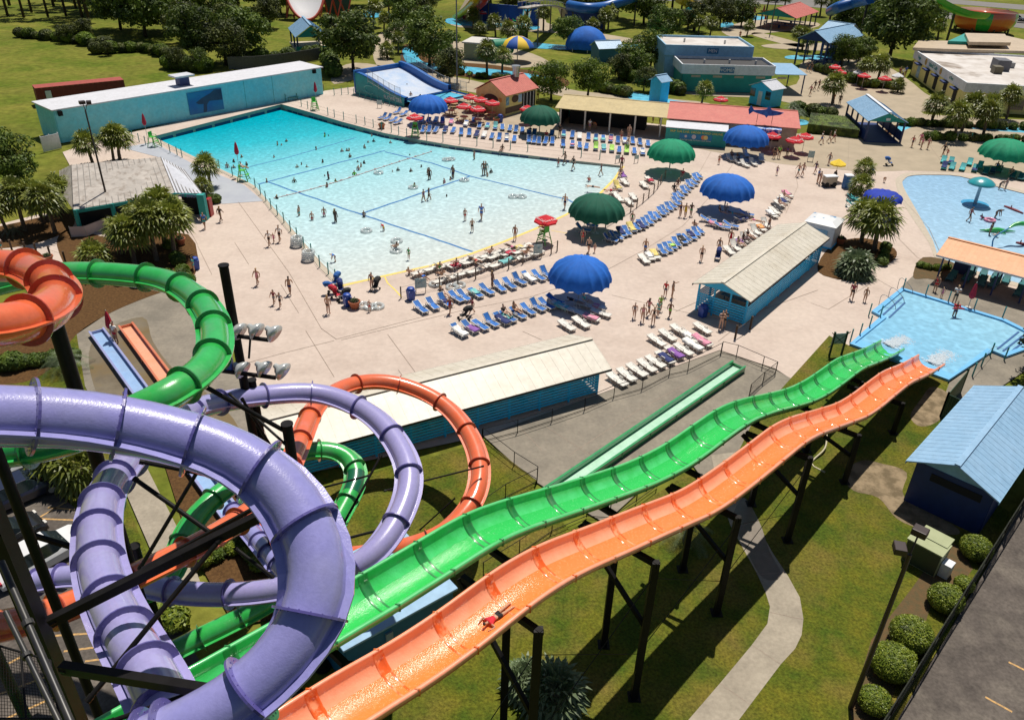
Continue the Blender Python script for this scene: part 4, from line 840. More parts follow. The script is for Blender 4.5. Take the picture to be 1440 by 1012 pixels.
for k in range(8):
 vs=[];pr=[(0,4.8),(1.2,4.6),(2.4,4.0),(3.2,3.1),(3.25,2.8)]
 for q,z in pr:
  for j in range(5):t=2*math.pi*(k+j/4)/8;vs.append((q*math.cos(t),q*math.sin(t),z))
 mb=MB();mb.add(vs,[(i*5+j,i*5+j+1,i*5+6+j,i*5+5+j)for i in range(4)for j in range(4)]);mb.build('panel',M_cb if k%2 else M_cy,root,smooth=True)
mb=MB();mb.cyl((0,0,0),(0,0,4.7),.1,n=10);mb.build('pole',M_pole,root)
M_lime=mat('lime_paint',(0.08,0.46,0.05),(0.10,0.52,0.07),scale=4,rough=.5);M_tp=mat('teal_paint',(0.01,0.23,0.21),(0.015,0.27,0.25),scale=3,rough=.5);M_gp=mat('grey_brown_post',(0.16,0.12,0.085),rough=.8)
def guard_proto():
 root=thing('lifeguard_chair','x','lifeguard chair',(0,0,-50))
 for sx in(-1,1):
  for sy in(-1,1):
   mb=MB();mb.bar((sx*.75,sy*.6,0),(sx*.38,sy*.38,1.55),.10);mb.build('leg',M_lime,root)
 mb=MB();mb.box((0,0,1.55),(.85,.85,.08));mb.build('seat',M_lime,root)
 mb=MB();mb.bar((-.38,-.40,1.95),(-.38,.40,1.95),.05,.75);mb.build('backrest',M_lime,root)
 for sy in(-1,1):mb=MB();mb.bar((-.38,sy*.42,1.85),(.42,sy*.42,1.85),.09,.05);mb.bar((.38,sy*.42,1.85),(.38,sy*.42,1.55),.07);mb.build('armrest',M_lime,root)
 for k in range(4):mb=MB();z=.3+k*.32;w_=.6-.22*z/1.55;x=.75-.37*z/1.55;mb.bar((x,-w_,z),(x,w_,z),.07);mb.build('rung',M_lime,root)
 for sy in(-1,1):mb=MB();z=.7;mb.bar((-.57,sy*.5,z),(.57,sy*.5,z),.06);mb.build('cross_rail',M_lime,root)
 mb=MB();mb.box((.62,0,.95),(.35,.9,.05));mb.build('footboard',M_lime,root)
 return freeze(root)
GC=guard_proto()
for x,y,lab in((343,254,'on the left bank of the wave pool'),(217,206,'at the far left corner of the wave pool'),(443,155,'at the far right corner of the wave pool'),(584,192,'beside the far blue canopy on the pool edge'),(765,342,'on the beach next to the dark green canopy')):
 p=G(x,y);dup(GC,p,math.atan2(*((G(560,260)-p).yx)),'lime green wooden lifeguard chair '+lab,'lime green lifeguard chairs',.82)
M_redc=mat('closed_parasol_red',(0.40,0.01,0.035),(0.5,0.02,0.05),scale=5,rough=.8)
def closed(p,h,lab,base=0.0):
 root=thing('parasol',lab,'closed parasol',p,0,'closed red parasols');mb=MB();n=12;prof=[(.03,h+1.5),(.10,h+1.3),(.17,h+.8),(.22,h+.35),(.17,h+.1),(.06,h)]
 vs=[((q*(1+.25*(k%2)))*math.cos(2*math.pi*k/n),(q*(1+.25*(k%2)))*math.sin(2*math.pi*k/n),z)for q,z in prof for k in range(n)]
 mb.add(vs,[(i*n+k,i*n+(k+1)%n,(i+1)*n+(k+1)%n,(i+1)*n+k)for i in range(len(prof)-1)for k in range(n)]);mb.build('folded_canopy',M_redc,root)
 mb=MB();mb.cyl((0,0,base),(0,0,h+1.62),.03,n=8);mb.cyl((0,0,base),(0,0,base+.1),.25,n=12);mb.build('pole',M_pole,root);return root
for x,y,h,lab in((338,248,2.6,'closed red parasol behind the lifeguard chair on the left bank'),(209,202,2.4,'closed red parasol at the far left pool corner'),(446,152,2.4,'closed red parasol at the far right pool corner'),(160,480,1.1,'closed red parasol leaning by the two landing lanes'),(1361,433,.9,'closed red parasol on the edge of the plunge pool'),(722,33,1.2,'closed red parasol at the far pool'),(1055,31,1.2,'closed red parasol beside the red picnic roof, left one'),(1060,25,1.2,'closed red parasol beside the red picnic roof, middle one'),(1073,22,1.2,'closed red parasol beside the red picnic roof, right one'),(1075,34,1.1,'closed red parasol nearest the posts by the red picnic roof')):
 closed(G(x,y),h,lab)
def post_proto(m_,h=1.15,r_=.055):
 root=thing('fence_post','x','post',(0,0,-50));mb=MB();mb.cyl((0,0,0),(0,0,h),r_,n=8);mb.build('post_shaft',m_,root);mb=MB();mb.cyl((0,0,h),(0,0,h+.04),r_*1.25,r_*.6,n=8);mb.build('post_cap',m_,root);return freeze(root)
PP,PG_,PW=post_proto(M_tp),post_proto(M_gp,1.1,.06),post_proto(mat('brown_post',(0.08,0.05,0.03),rough=.9),1.2,.09)
def fence(proto,pts,where,group,wires=(.5,.95),wm=None,wr=.012,rail=False):
 P=[G(*p)for p in pts]
 for i,p in enumerate(P):dup(proto,p,0,'%s post counted from the left %s'%(ORD[i]if i<30 else 'last',where),group)
 if not wires:return
 root=thing('rail_cable','thin cables strung between the posts '+where,'cable',P[0])
 for h in wires:
  mb=MB()
  for a,b_ in zip(P,P[1:]):mb.cyl(a-P[0]+Vector((0,0,h)),b_-P[0]+Vector((0,0,h)),wr,n=4)
  mb.build('cable',wm or M_gp,root)
a_=lambda l,s_,ox,oy:[(ox+x/s_,oy+y/s_)for x,y in l]
fence(PP,[(187,196),(196,200),(205,204)]+a_([(88,135),(146,175),(196,193),(230,207)],4.96,210,180),'on the far left bank of the wave pool','teal pool posts')
fence(PP,a_([(490,285),(582,338),(740,418),(777,465),(814,512),(850,565),(895,610),(940,662),(986,722),(1032,772),(1080,838),(1132,885),(1190,970),(1250,1020),(1300,1068)],4.96,210,180),'on the left bank of the wave pool','teal pool posts')
fence(PP,[(402,143),(424,150),(433,153)]+a_([(487,972),(542,990),(620,1010)],5.99,380,0)+a_([(60,442),(125,458),(187,476),(250,500),(322,514),(377,530),(437,545),(587,572),(708,585),(835,600),(962,613),(1083,628),(1212,642),(1342,655)],5.326,490,90)+a_([(276,578),(411,592),(550,606)],5.326,740,110),'on the right bank of the wave pool','teal pool posts')
fence(PG_,a_([(250,237),(412,195),(488,178),(562,157),(700,115),(760,92),(878,52),(903,40)],2.977,480,340),'beside the beach loungers','beach rail posts',(.1,.55,1.05))
fence(PG_,a_([(505,665),(700,545),(748,510),(797,473),(840,435),(880,398),(912,360),(935,325),(968,285)],5.531,760,200),'running up to the emerald canopy','beach rail posts',(.1,.4,.75,1.05))
fence(PP,a_([(540,805),(602,800),(658,795),(705,808),(755,820),(803,832),(852,848),(903,862),(953,878),(1005,892),(1055,903)],5.99,380,0),'in front of the teal surf machine wall','teal posts round the surf machine',(.3,.9))
fence(PP,a_([(355,318),(357,405),(432,335),(290,460),(225,500)],4.966,1150,380),'at the left steps of the plunge pool','teal posts round the plunge pool',())
fence(PP,a_([(592,138),(748,185),(905,232),(1085,285),(1285,340)],4.966,1150,380),'on the far edge of the plunge pool','teal posts round the plunge pool',())
fence(PP,a_([(1078,740),(1140,670),(1202,598),(1300,628)],4.966,1150,380),'on the right edge of the plunge pool','teal posts round the plunge pool',(.9,))
fence(PP,a_([(870,45),(1020,50),(1170,52),(1340,60),(1440,64)],5.531,1180,190),'along the river hedge behind the splash pool','teal posts along the river',(.5,1.0))
fence(PW,a_([(85,835),(180,850),(252,858),(345,880),(445,915)],4.797,0,180),'on the walkway behind the orange coil','brown bollards',(.9,))
fence(PW,[(1033.5,476),(1054.5,463)],'at the corner of the right slatted shelter','brown bollards',(.9,),wr=.03)
def railing(pts,label,h=1.07,rails=(1.07,.1),spacing=None,mesh=False):
 P=[G(*p)for p in pts];root=thing('railing',label,'railing',P[0])
 for p in P:mb=MB();mb.cyl(p-P[0],p-P[0]+Vector((0,0,h)),.03,n=6);mb.build('post',M_blk,root)
 for r_ in rails:
  mb=MB()
  for a,b_ in zip(P,P[1:]):mb.cyl(a-P[0]+Vector((0,0,r_)),b_-P[0]+Vector((0,0,r_)),.022,n=6)
  mb.build('rail',M_blk,root)
 if mesh:
  mb=MB()
  for a,b_ in zip(P,P[1:]):
   L_=(b_-a).length;n=int(L_/.16)
   for k in range(n):f=k/n;q=a.lerp(b_,f)-P[0];q2=a.lerp(b_,min(1,f+.16*5/L_))-P[0];mb.cyl(q+Vector((0,0,.1)),q2+Vector((0,0,h)),.004,n=3);mb.cyl(q+Vector((0,0,h)),q2+Vector((0,0,.1)),.004,n=3)
  mb.build('wire_mesh',M_blk,root)
 return root
railing(a_([(415,915),(680,845),(937,762),(1182,678),(1400,582)],5.326,600,450)+a_([(1258,620),(1372,560)],2.977,480,340)+[(967,522),(1013,499)],'black pipe railing between the cream shelter and the grey concrete')
railing([(1014,497)]+a_([(285,122),(422,182),(492,212)],3.789,960,470),'black pipe railing at the top of the green landing lane')
railing([(1090,526),(1072,540),(1053,558)],'black wire mesh railing beside the top of the green lane',mesh=True)
railing([(679,620)]+a_([(314,207),(437,285)],3.789,640,600),'black pipe railing dropping from the shelter to the grass')
railing([(755,678)]+a_([(268,380),(140,470),(20,560)],3.789,640,600),'black pipe railing crossing the grass by the orange ring')
railing(a_([(150,800),(342,680),(515,560),(700,480),(822,490),(965,400),(1075,320)],3.789,640,600),'black pipe railing on the grass between the racing slides')
M_bin=mat('bin_blue',(0.012,0.05,0.30),(0.02,0.07,0.36),scale=3,rough=.4)
def bin_proto():
 root=thing('litter_bin','x','bin',(0,0,-50));mb=MB();vs=[]
 for z,s_ in((0,.26),(.85,.32),(.9,.34)):vs+=[(s_*a,s_*b_,z)for a,b_ in((-1,-1),(1,-1),(1,1),(-1,1))]
 mb.add(vs,[(i*4+j,i*4+(j+1)%4,i*4+4+(j+1)%4,i*4+4+j)for i in range(2)for j in range(4)]+[(3,2,1,0),(8,9,10,11)]);mb.build('body',M_bin,root,bevel=.03)
 mb=MB();mb.lathe([(.36,.9),(.36,.98),(.28,1.12),(.1,1.18),(.0,1.19)],n=16);mb.build('lid',M_bin,root,smooth='angle')
 mb=MB();mb.box((.25,0,1.03),(.12,.3,.1));mb.build('flap',M_blk,root);return freeze(root)
BN=bin_proto()
for x,y,lab in((578,421,'blue litter bin at the end of the beach rail'),(276,378,'blue litter bin by the palms, beside the child in turquoise'),(987.5,445,'blue litter bin at the gable of the right slatted shelter'),(703.5,172,'blue litter bin next to the terracotta planter'),(489,430,'blue litter bin behind the pushchairs')):
 dup(BN,G(x,y),.6,lab,'blue litter bins')
M_terra=mat('terracotta',(0.40,0.12,0.05),(0.34,0.10,0.045),scale=4,rough=.8);M_soil=mat('soil',(0.05,0.03,0.02),rough=1)
M_leaf1=mat('broadleaf_green',(0.045,0.085,0.012),(0.09,0.14,0.02),scale=2.5,rough=0.6,trans=0.25,rnd=0.25,c3=(0.022,0.045,0.008),scale3=.6,mix3=(.42,.6))
def leafball(mb,c,rx,rz_,n,size,rr,shell=.55,zmin=-1.0):
 for _ in range(n):
  while True:
   p=Vector((rr.uniform(-1,1),rr.uniform(-1,1),rr.uniform(zmin,1)))
   if shell<p.length<=1:break
  q=Vector((c[0]+p.x*rx,c[1]+p.y*rx,c[2]+p.z*rz_));nn=(p+Vector((rr.uniform(-.8,.8),rr.uniform(-.8,.8),rr.uniform(-.3,.9)))).normalized()
  x=nn.cross(Vector((0,0,1)))
  x=x.normalized()if x.length>.01 else Vector((1,0,0));y=nn.cross(x);a=rr.uniform(0,6.28);s_=size*rr.uniform(.6,1.3)
  u=(x*math.cos(a)+y*math.sin(a))*s_;v=(y*math.cos(a)-x*math.sin(a))*s_*.62
  mb.add([q-u,q+v*.8-u*.1,q+u,q-v*.8-u*.1],[(0,1,2,3)])
def planter_proto():
 root=thing('planter','x','planter',(0,0,-50));mb=MB();mb.lathe([(.32,0),(.46,.55),(.52,.55),(.52,.66),(.44,.66),(.42,.58)],n=18);mb.build('pot',M_terra,root,smooth='angle')
 mb=MB();mb.cyl((0,0,.5),(0,0,.6),.42,n=16);mb.build('soil',M_soil,root)
 mb=MB();leafball(mb,(0,0,.72),.36,.22,90,.09,random.Random(3),.1,0);mb.build('foliage',M_leaf1,root);return freeze(root)
PL=planter_proto()
for x,y,lab in((499,433,'terracotta planter beside the pushchairs at the beach corner'),(698,173,'terracotta planter behind the far picnic tables'),(68.5,369,'terracotta planter behind the orange coil'),(254.5,344,'terracotta planter under the palm trees'),(537,181,'terracotta planter beside the far side posts'),(1181,343,'terracotta planter beside the white kiosk')):
 dup(PL,G(x,y),0,lab,'terracotta planters')
M_sign=mat('sign_panel',(0.20,0.38,0.42),(0.5,0.55,0.52),scale=6,rough=.4)
def board(x,y,w_,h,face,lab,m_=None,legs=.5,col_=None):
 p=G(x,y);root=thing('notice_board',lab,'notice board',p,-R(face));mb=MB();mb.box((0,0,legs+h/2),(w_,.04,h));mb.build('panel',m_ or M_sign,root)
 for sg in(-1,1):mb=MB();mb.bar((sg*w_*.42,.03,0),(sg*w_*.42,.03,legs+h),.05);mb.build('leg',col_ or M_gp,root)
 return root
board(592,412,1.0,.9,-15,'grey blue notice board hanging on the left end of the beach rail');board(756,363,.9,.9,-15,'grey blue notice board at the right end of the beach rail')
board(868,229,.7,.5,-30,'pale notice board beside the deep end of the far rail');board(894.5,229,.7,.5,-30,'small grey notice board near the emerald canopy')
board(1139,227,.8,.9,10,'leaning menu board on the walkway by the food stand');board(534,152,.8,.7,0,'white notice board at the end of the surf machine')
M_ring=mat('clear_vinyl',(0.55,0.60,0.60),(0.7,0.74,0.74),scale=6,rough=0.12,spec=.8,alpha=.55)
def ring(loc,rr,lab,m_=None,group='clear swim rings',r2=.13,tilt=(0,0,0)):
 root=MB();n,k=20,10;vs=[((rr+r2*math.cos(b_))*math.cos(a),(rr+r2*math.cos(b_))*math.sin(a),r2+r2*math.sin(b_))for a in(2*math.pi*i/n for i in range(n))for b_ in(2*math.pi*j/k for j in range(k))]
 root.add(vs,[(i*k+j,((i+1)%n)*k+j,((i+1)%n)*k+(j+1)%k,i*k+(j+1)%k)for i in range(n)for j in range(k)])
 o=root.build('swim_ring',m_ or M_ring,smooth=True,loc=loc);o.rotation_euler=tilt;return tag(o,lab,'swim ring',group)
for i,(x,y,k)in enumerate(((417,346,4),(433,366,4))):
 for j in range(k):ring(G(x,y)+Vector((.04*j,.05*(j%2),.24*j)),.5,'clear swim ring in the %s pile by the rail, %s'%(('upper','lower')[i],('at the bottom','second up','third up','on top')[j]))
for j,(x,y)in enumerate(((521,433),(531,432),(512,431),(612,401),(636,405),(646,402))):ring(G(x,y),.48,'clear swim ring lying on the deck, %s from the left'%ORD[j])
z2=lambda x,y:(480+x/2.977,y/2.977)
for j,(x,y)in enumerate((z2(720,818),z2(755,818),z2(440,657),z2(458,655),z2(155,711),z2(515,745),z2(300,775),z2(105,960),z2(232,355*0+1005),(557,352))):p=G(x,y);ring(p+Vector((0,0,wz(p))),.5,'clear swim ring floating on the wave pool, %s listed from the far corner'%ORD[j]if False else 'clear swim ring floating alone on the wave pool, %s one'%ORD[j],group='floating swim rings')
M_wheel=mat('tyre_rubber',(0.02,0.02,0.02),rough=.8)
def stroller(x,y,face,fab,lab):
 root=thing('pushchair',lab,'pushchair',G(x,y),R(90)-R(face));fm=mat('pram_'+fab[0],fab[1],rough=.8)
 for sx,sy in((-.35,-.25),(-.35,.25),(.4,-.2),(.4,.2)):mb=MB();mb.cyl((sx,sy-.02,.12),(sx,sy+.02,.12),.12,n=12);mb.build('wheel',M_wheel,root)
 for sy in(-.24,.24):mb=MB();mb.bar((-.35,sy,.12),(.1,sy,.65),.03);mb.bar((.4,sy,.12),(-.1,sy,.6),.03);mb.bar((.0,sy,.55),(-.6,sy,1.05),.03);mb.build('frame_side',M_dk,root)
 mb=MB();mb.bar((-.6,-.24,1.05),(-.6,.24,1.05),.035);mb.build('handle',M_dk,root)
 mb=MB();mb.bar((.3,0,.42),(-.1,0,.42),.42,.05);mb.bar((-.1,0,.42),(-.35,0,.88),.42,.05);mb.build('seat',fm,root)
 mb=MB();mb.sweep([(-.38+.28*math.sin(t)-.05,0,.80+.28*math.cos(t)*.7)for t in(R(-60),R(-20),R(20),R(60),R(95))],.24,n=10,a0=0,a1=math.pi*2);mb.build('hood',fm,root)
BLK=('black',(0.02,0.02,0.02));NAV=('navy',(0.02,0.04,0.18));BLU=('blue',(0.02,0.12,0.4));RED=('red',(0.5,0.02,0.04))
stroller(652,449,250,BLK,'black pushchair pushed by the man in the dark pink shirt');stroller(528,409,200,BLK,'black pushchair by the yellow line at the beach corner')
stroller(1008.5,366,200,NAV,'navy pushchair beside the right cream shelter');stroller(1250,233,100,BLU,'blue covered wagon pushchair near the splash pool');stroller(1225,243,100,BLU,'blue covered wagon pushchair behind the small palm')
for i,(x,y,c)in enumerate(((468,413,BLU),(474,420,RED),(480,412,NAV),(472,402,BLU),(482,424,BLK))):stroller(x,y,80+40*i,c,'%s pushchair in the parked bunch, %s one'%(c[0],('leftmost','front','rearmost','second rear','rightmost')[i]))
def frame(A,B):
 d=B-A;return math.atan2(d.y,d.x)
RFS={}
def rmat(name,c,c2=None,rough=.45,**k):return mat(name,c,c2 or tuple(v*.86 for v in c),scale=.7,rough=rough,bump=.004,bscale=6,detail=7,fine=(2.5,.10),**k)
R_cream=rmat('cream_roof_sheet',(0.62,0.57,0.48),(0.57,0.52,0.43),c3=(0.50,0.44,0.34),scale3=.5,mix3=(.5,.8));R_sky=rmat('sky_blue_roof',(0.25,0.42,0.60),(0.29,0.46,0.64),.38)
R_red=rmat('red_roof_sheet',(0.52,0.13,0.10),(0.56,0.16,0.12));R_tan=rmat('tan_roof_sheet',(0.56,0.44,0.22));R_orange=rmat('orange_roof_sheet',(0.66,0.30,0.13),(0.72,0.35,0.17))
R_grey=rmat('weathered_roof',(0.50,0.45,0.40),(0.40,0.36,0.32),.4,c3=(.24,.19,.15),scale3=1.5,mix3=(.5,.75));R_pale=rmat('pale_grey_roof',(0.60,0.61,0.66),(0.55,0.56,0.61),.5)
W_slat=rmat('slat_blue',(0.02,0.50,0.88),(0.03,0.55,0.92),.5);W_slatd=rmat('slat_blue_dark',(0.012,0.14,0.28),None,.5);W_navy=rmat('navy_wall',(0.006,0.03,0.15),None,.5)
W_teal=rmat('teal_wall',(0.006,0.26,0.23),(0.01,0.30,0.27),.6);W_aqua=rmat('aqua_wall',(0.16,0.64,0.75),(0.24,0.68,0.76),.7);W_yel=rmat('yellow_wall',(0.74,0.62,0.24),(0.66,0.60,0.22),.7)
W_white=rmat('white_wall',(0.74,0.76,0.80),None,.6);W_in=mat('dark_interior',(0.012,0.012,0.014),rough=.9);W_sky=rmat('light_blue_wall',(0.28,0.52,0.72),None,.6);W_beige=rmat('beige_wall',(0.5,0.43,0.33),None,.8)
M_glass=mat('dark_glass',(0.015,0.022,0.025),rough=.08,spec=.8)
def gable_roof(root,x0,x1,y0,y1,ze,zr,m_,seam=.75,yr=None,th=.07,fascia=None):
 yr=(y0+y1)/2 if yr is None else yr
 for(ya,za,yb,zb)in((y0,ze,yr,zr),(y1,ze,yr,zr)):
  mb=MB();mb.add([(x0,ya,za),(x1,ya,za),(x1,yb,zb),(x0,yb,zb),(x0,ya,za-th),(x1,ya,za-th),(x1,yb,zb-th),(x0,yb,zb-th)],[(0,1,2,3),(7,6,5,4),(0,4,5,1),(1,5,6,2),(3,2,6,7),(0,3,7,4)])
  n=int((x1-x0)/seam)
  for k in range(n+1):
   x=x0+(x1-x0)*k/n;x=min(max(x,x0+.02),x1-.02)
   mb.bar((x,ya,za+.004),(x,yb,zb+.004),.022,.014)
  mb.build('roof',m_,root)
 mb=MB();mb.bar((x0,yr,zr+.03),(x1,yr,zr+.03),.32,.04);mb.build('ridge_cap',m_,root)
 if fascia:
  for y,z in((y0,ze),(y1,ze)):mb=MB();mb.bar((x0,y,z-.09),(x1,y,z-.09),.05,.16);mb.build('fascia',fascia,root)
def box_wall(root,x0,x1,y0,y1,z0,z1,m_,t=.12,name='wall',sides='nsew'):
 for c,(p,q)in{'s':((x0,y0),(x1,y0)),'n':((x1,y1),(x0,y1)),'w':((x0,y1),(x0,y0)),'e':((x1,y0),(x1,y1))}.items():
  if c in sides:mb=MB();mb.bar((p[0],p[1],(z0+z1)/2),(q[0],q[1],(z0+z1)/2),t,z1-z0);mb.build(name,m_,root)
def gable_end(root,x,y0,y1,ze,zr,m_,t=.08,z0=None):
 z0=ze if z0 is None else z0;ym=(y0+y1)/2;mb=MB();pts=[(y0,z0),(y1,z0),(y1,ze),(ym,zr),(y0,ze)]if z0<ze-.01 else[(y0,ze),(y1,ze),(ym,zr)]
 n=len(pts);mb.add([(x-t/2,y,z)for y,z in pts]+[(x+t/2,y,z)for y,z in pts],[tuple(range(n)),tuple(range(2*n-1,n-1,-1))]+[(i,(i+1)%n,n+(i+1)%n,n+i)for i in range(n)]);mb.build('gable',m_,root)
def slatted(name,label,o,azd,x0,x1,y0,y1,wx0,wx1,wy0,wy1,ze,zr,skip_w=None):
 root=thing(name,label,'shade shelter',(o[0],o[1],0),math.pi/2-R(azd));gable_roof(root,x0,x1,y0,y1,ze,zr,R_cream,fascia=mat('dark_fascia',(0.03,0.03,0.03),rough=.6))
 n=int((wx1-wx0)/2.2)
 for k in range(n+1):
  x=wx0+(wx1-wx0)*k/n
  for y in(wy0,wy1):mb=MB();mb.bar((x,y,0),(x,y,ze-.08),.13);mb.build('post',W_slat,root)
 for x in(wx0,wx1):
  for k in(1,2):y=wy0+(wy1-wy0)*k/3;mb=MB();mb.bar((x,y,0),(x,y,ze+.3),.12);mb.build('post',W_slat,root)
 def slats(p,q,nm='slat_wall'):
  mb=MB()
  for i in range(7):z=.32+i*.225;mb.bar((*p,z),(*q,z),.035,.15)
  mb.build(nm,W_slat,root)
 e=.085
 slats((wx0,wy0-e),(wx1,wy0-e));slats((wx0,wy1+e),(wx1,wy1+e));slats((wx0-e,wy0),(wx0-e,wy1));slats((wx1+e,wy0),(wx1+e,wy1))
 for x in(wx0-.1,wx1+.1):gable_end(root,x,y0+.15,y1-.15,ze-.02,zr-.08,W_slat,.05)
 for k in range(int((wx1-wx0)/2.4)):
  x=wx0+1.2+k*2.4;mb=MB();mb.bar((x,wy0+.6,.45),(x,wy1-.6,.45),.5,.06);mb.bar((x,wy0+.9,0),(x,wy0+.9,.45),.06);mb.bar((x,wy1-.9,0),(x,wy1-.9,.45),.06);mb.build('bench',W_slatd,root)
 return root
slatted('slatted_shelter','right-hand cream roofed shelter with bright blue slatted walls, behind the white loungers',(19.02,58.12),37.7,-.5,17.5,-.38,4.82,0,17,.05,4.35,2.54,3.42)
slatted('slatted_shelter','long cream roofed blue slatted shelter seen through the orange and violet rings',(6.1,47.2),61.35,-22.5,.8,-.35,5.1,-21,0,.1,4.9,2.12,3.15)
def rect(px,ze,W=None):
 "rectangle from eave corners: near-left, near-right (along its long side), and a far corner"
 A,B,Cc=G(*px[0],ze),G(*px[1],ze),G(*px[2],ze);A.z=B.z=Cc.z=0;L_=(B-A).length;d=(B-A)/L_;n_=Vector((-d.y,d.x,0));w_=W if W else(Cc-A).dot(n_)
 return A,frame(A,B),L_,w_
A,rz,L_,w_=rect(((1274.3,647.8),(1369.9,541.7),(1406.8,704)),3.0)
root=thing('maintenance_building','navy walled building with sky blue gable roof beside the car park fence','building',A,rz)
gable_roof(root,0,L_,w_,0,3.0,4.1,R_sky,.5,fascia=W_sky);box_wall(root,.6,L_-.5,w_+.4,-.5,0,2.95,W_navy);gable_end(root,.62,w_+.35,-.45,2.9,3.95,W_sky)
mb=MB();mb.box((.53,w_*.55,2.35),(.05,abs(w_)*.55,.5));mb.build('window',W_in,root)
A,rz,L_,w_=rect(((1316.8,358),(1439.7,389.8),(1335.8,334)),2.6,4.6)
root=thing('shade_roof','orange ribbed shade roof over shade-toned teal loungers between the two pools','shade roof',A,rz);L_*=1.45
gable_roof(root,0,L_,0,w_,2.6,3.3,R_orange,.45,fascia=W_white,yr=w_*.72)
for k in range(5):
 for y in(.5,w_-.5):mb=MB();mb.bar((.6+k*(L_-1.2)/4,y,0),(.6+k*(L_-1.2)/4,y,2.6),.14);mb.build('post',mat('navy_post',(0.02,0.035,0.12),rough=.5),root)
mb=MB();mb.box((1.8,w_-.6,.7),(1.3,.7,1.4));mb.build('towel_cabinet',mat('navy_post',(0.02,0.035,0.12)),root)
A,rz,L_,w_=rect(((1220.8,170.4),(1277.8,173.1),(1209,136)),3.0,11.5)
root=thing('bridge_pavilion','sky blue gable roofed pavilion bridging the river, dark passage inside','pavilion',A,rz)
r2_=bpy.data.objects.new('roof_frame',None)
bpy.data.objects.remove(r2_)
def gable_y(root,W_,L2,ze,zr,m_,cap,seam=.5):
 "gable roof whose ridge runs along local y"
 for xa,za,xb,zb in((0,ze,W_/2,zr),(W_,ze,W_/2,zr)):
  mb=MB();mb.add([(xa,0,za),(xb,0,zb),(xb,L2,zb),(xa,L2,za),(xa,0,za-.08),(xb,0,zb-.08),(xb,L2,zb-.08),(xa,L2,za-.08)],[(0,1,2,3),(7,6,5,4),(0,4,5,1),(1,5,6,2),(3,2,6,7),(0,3,7,4)])
  n=int(L2/seam)
  for k in range(1,n):mb.bar((xa,L2*k/n,za+.012),(xb,L2*k/n,zb+.012),.03,.03)
  mb.build('roof',m_,root)
 mb=MB();mb.bar((W_/2,-.02,zr+.04),(W_/2,L2+.02,zr+.04),.45,.05);mb.build('ridge_cap',cap,root)
gable_y(root,L_,w_,3.0,4.3,R_sky,W_white)
mb=MB();mb.add([(0.3,.25,2.95),(L_-.3,.25,2.95),(L_/2,.25,4.15),(0.3,.35,2.95),(L_-.3,.35,2.95),(L_/2,.35,4.15)],[(0,1,2),(5,4,3),(0,3,4,1),(1,4,5,2),(2,5,3,0)]);mb.build('gable',W_teal,root)
for x in(.3,L_-.3):
 for k in range(5):mb=MB();mb.bar((x,.4+k*(w_-.8)/4,0),(x,.4+k*(w_-.8)/4,3),.22);mb.build('post',mat('navy_post',(0.02,0.035,0.12)),root)
 mb=MB();mb.bar((x,.8,.9),(x,w_-.8,.9),.08,1.3);mb.build('side_panel',W_navy,root)
mb=MB();mb.box((L_/2,w_/2,.05),(L_-.8,w_-.2,.1));mb.build('bridge_deck',W_navy,root)
mb=MB();mb.box((L_/2,.22,3.3),(.6,.04,.35));mb.build('sign',W_white,root)
b_=G(711,156);A,rz,L_,w_=rect(((711.6,135.5),(758,123.5),(669.4,125)),3.1)
root=thing('food_hut','yellow food hut with red gable roof and silver roof vent behind the red parasols','kiosk',A,rz)
gable_roof(root,0,L_,0,w_,3.1,4.9,R_red,.4);box_wall(root,.3,L_-.4,.3,w_-.3,0,3.05,W_yel);gable_end(root,.3,.28,w_-.28,3.05,4.7,W_yel,.13)
M_choc=mat('chocolate_sign',(0.05,0.02,0.015),rough=.5)
def ovalsign(root,c,rx,rz_,nrm,m_,name='sign'):
 mb=MB();n=22;vs=[]
 for s_ in(0,.05):
  for k in range(n):
   t=2*math.pi*k/n
   vs.append((c[0]+nrm[0]*s_+(abs(nrm[1]))*rx*math.cos(t),c[1]+nrm[1]*s_+abs(nrm[0])*rx*math.cos(t),c[2]+rz_*math.sin(t)))
 mb.add(vs,[tuple(range(n)),tuple(range(2*n-1,n-1,-1))]+[(k,(k+1)%n,n+(k+1)%n,n+k)for k in range(n)]);return mb.build(name,m_,root)
ovalsign(root,(.20,w_*.48,2.2),w_*.22,.7,(-1,0),M_choc);ovalsign(root,(L_*.30,.2,2.3),.8,.55,(0,-1),M_choc)
mb=MB();mb.box((L_*.28,.22,.8),(L_*.5,.06,.9));mb.build('dark_base_panel',M_choc,root)
mb=MB();mb.box((L_*.72,.22,1.5),(L_*.4,.06,2.6));mb.build('serving_window',W_in,root)
for k in range(4):mb=MB();mb.box((L_*.56+k*L_*.1,.17,1.5),(.10,.06,2.6));mb.build('window_mullion',W_white,root)
for x,wd,m_ in((L_*.08,.7,mat('poster_blue',(0.02,0.2,0.35),(0.3,0.5,0.6),scale=4)),(L_*.45,.9,mat('poster_sky',(0.15,0.4,0.65),(0.5,0.6,0.7),scale=4))):mb=MB();mb.box((x,.2,2.2),(wd,.05,1.2));mb.build('poster',m_,root)
for y in(.75,.2):mb=MB();mb.box((.2,w_*y,2.3),(.05,.6,.6));mb.build('poster',mat('poster_orange',(0.6,0.25,0.05),(0.7,0.4,0.1),scale=4),root)
mb=MB();mb.cyl((L_*.72,w_*.45,4.7),(L_*.72,w_*.45,6.2),.55,n=16);mb.cyl((L_*.72,w_*.45,6.1),(L_*.72,w_*.45,6.35),.7,n=16);mb.build('roof_vent',mat('galvanised',(0.5,0.5,0.5),rough=.3,metal=.8),root,smooth='angle')
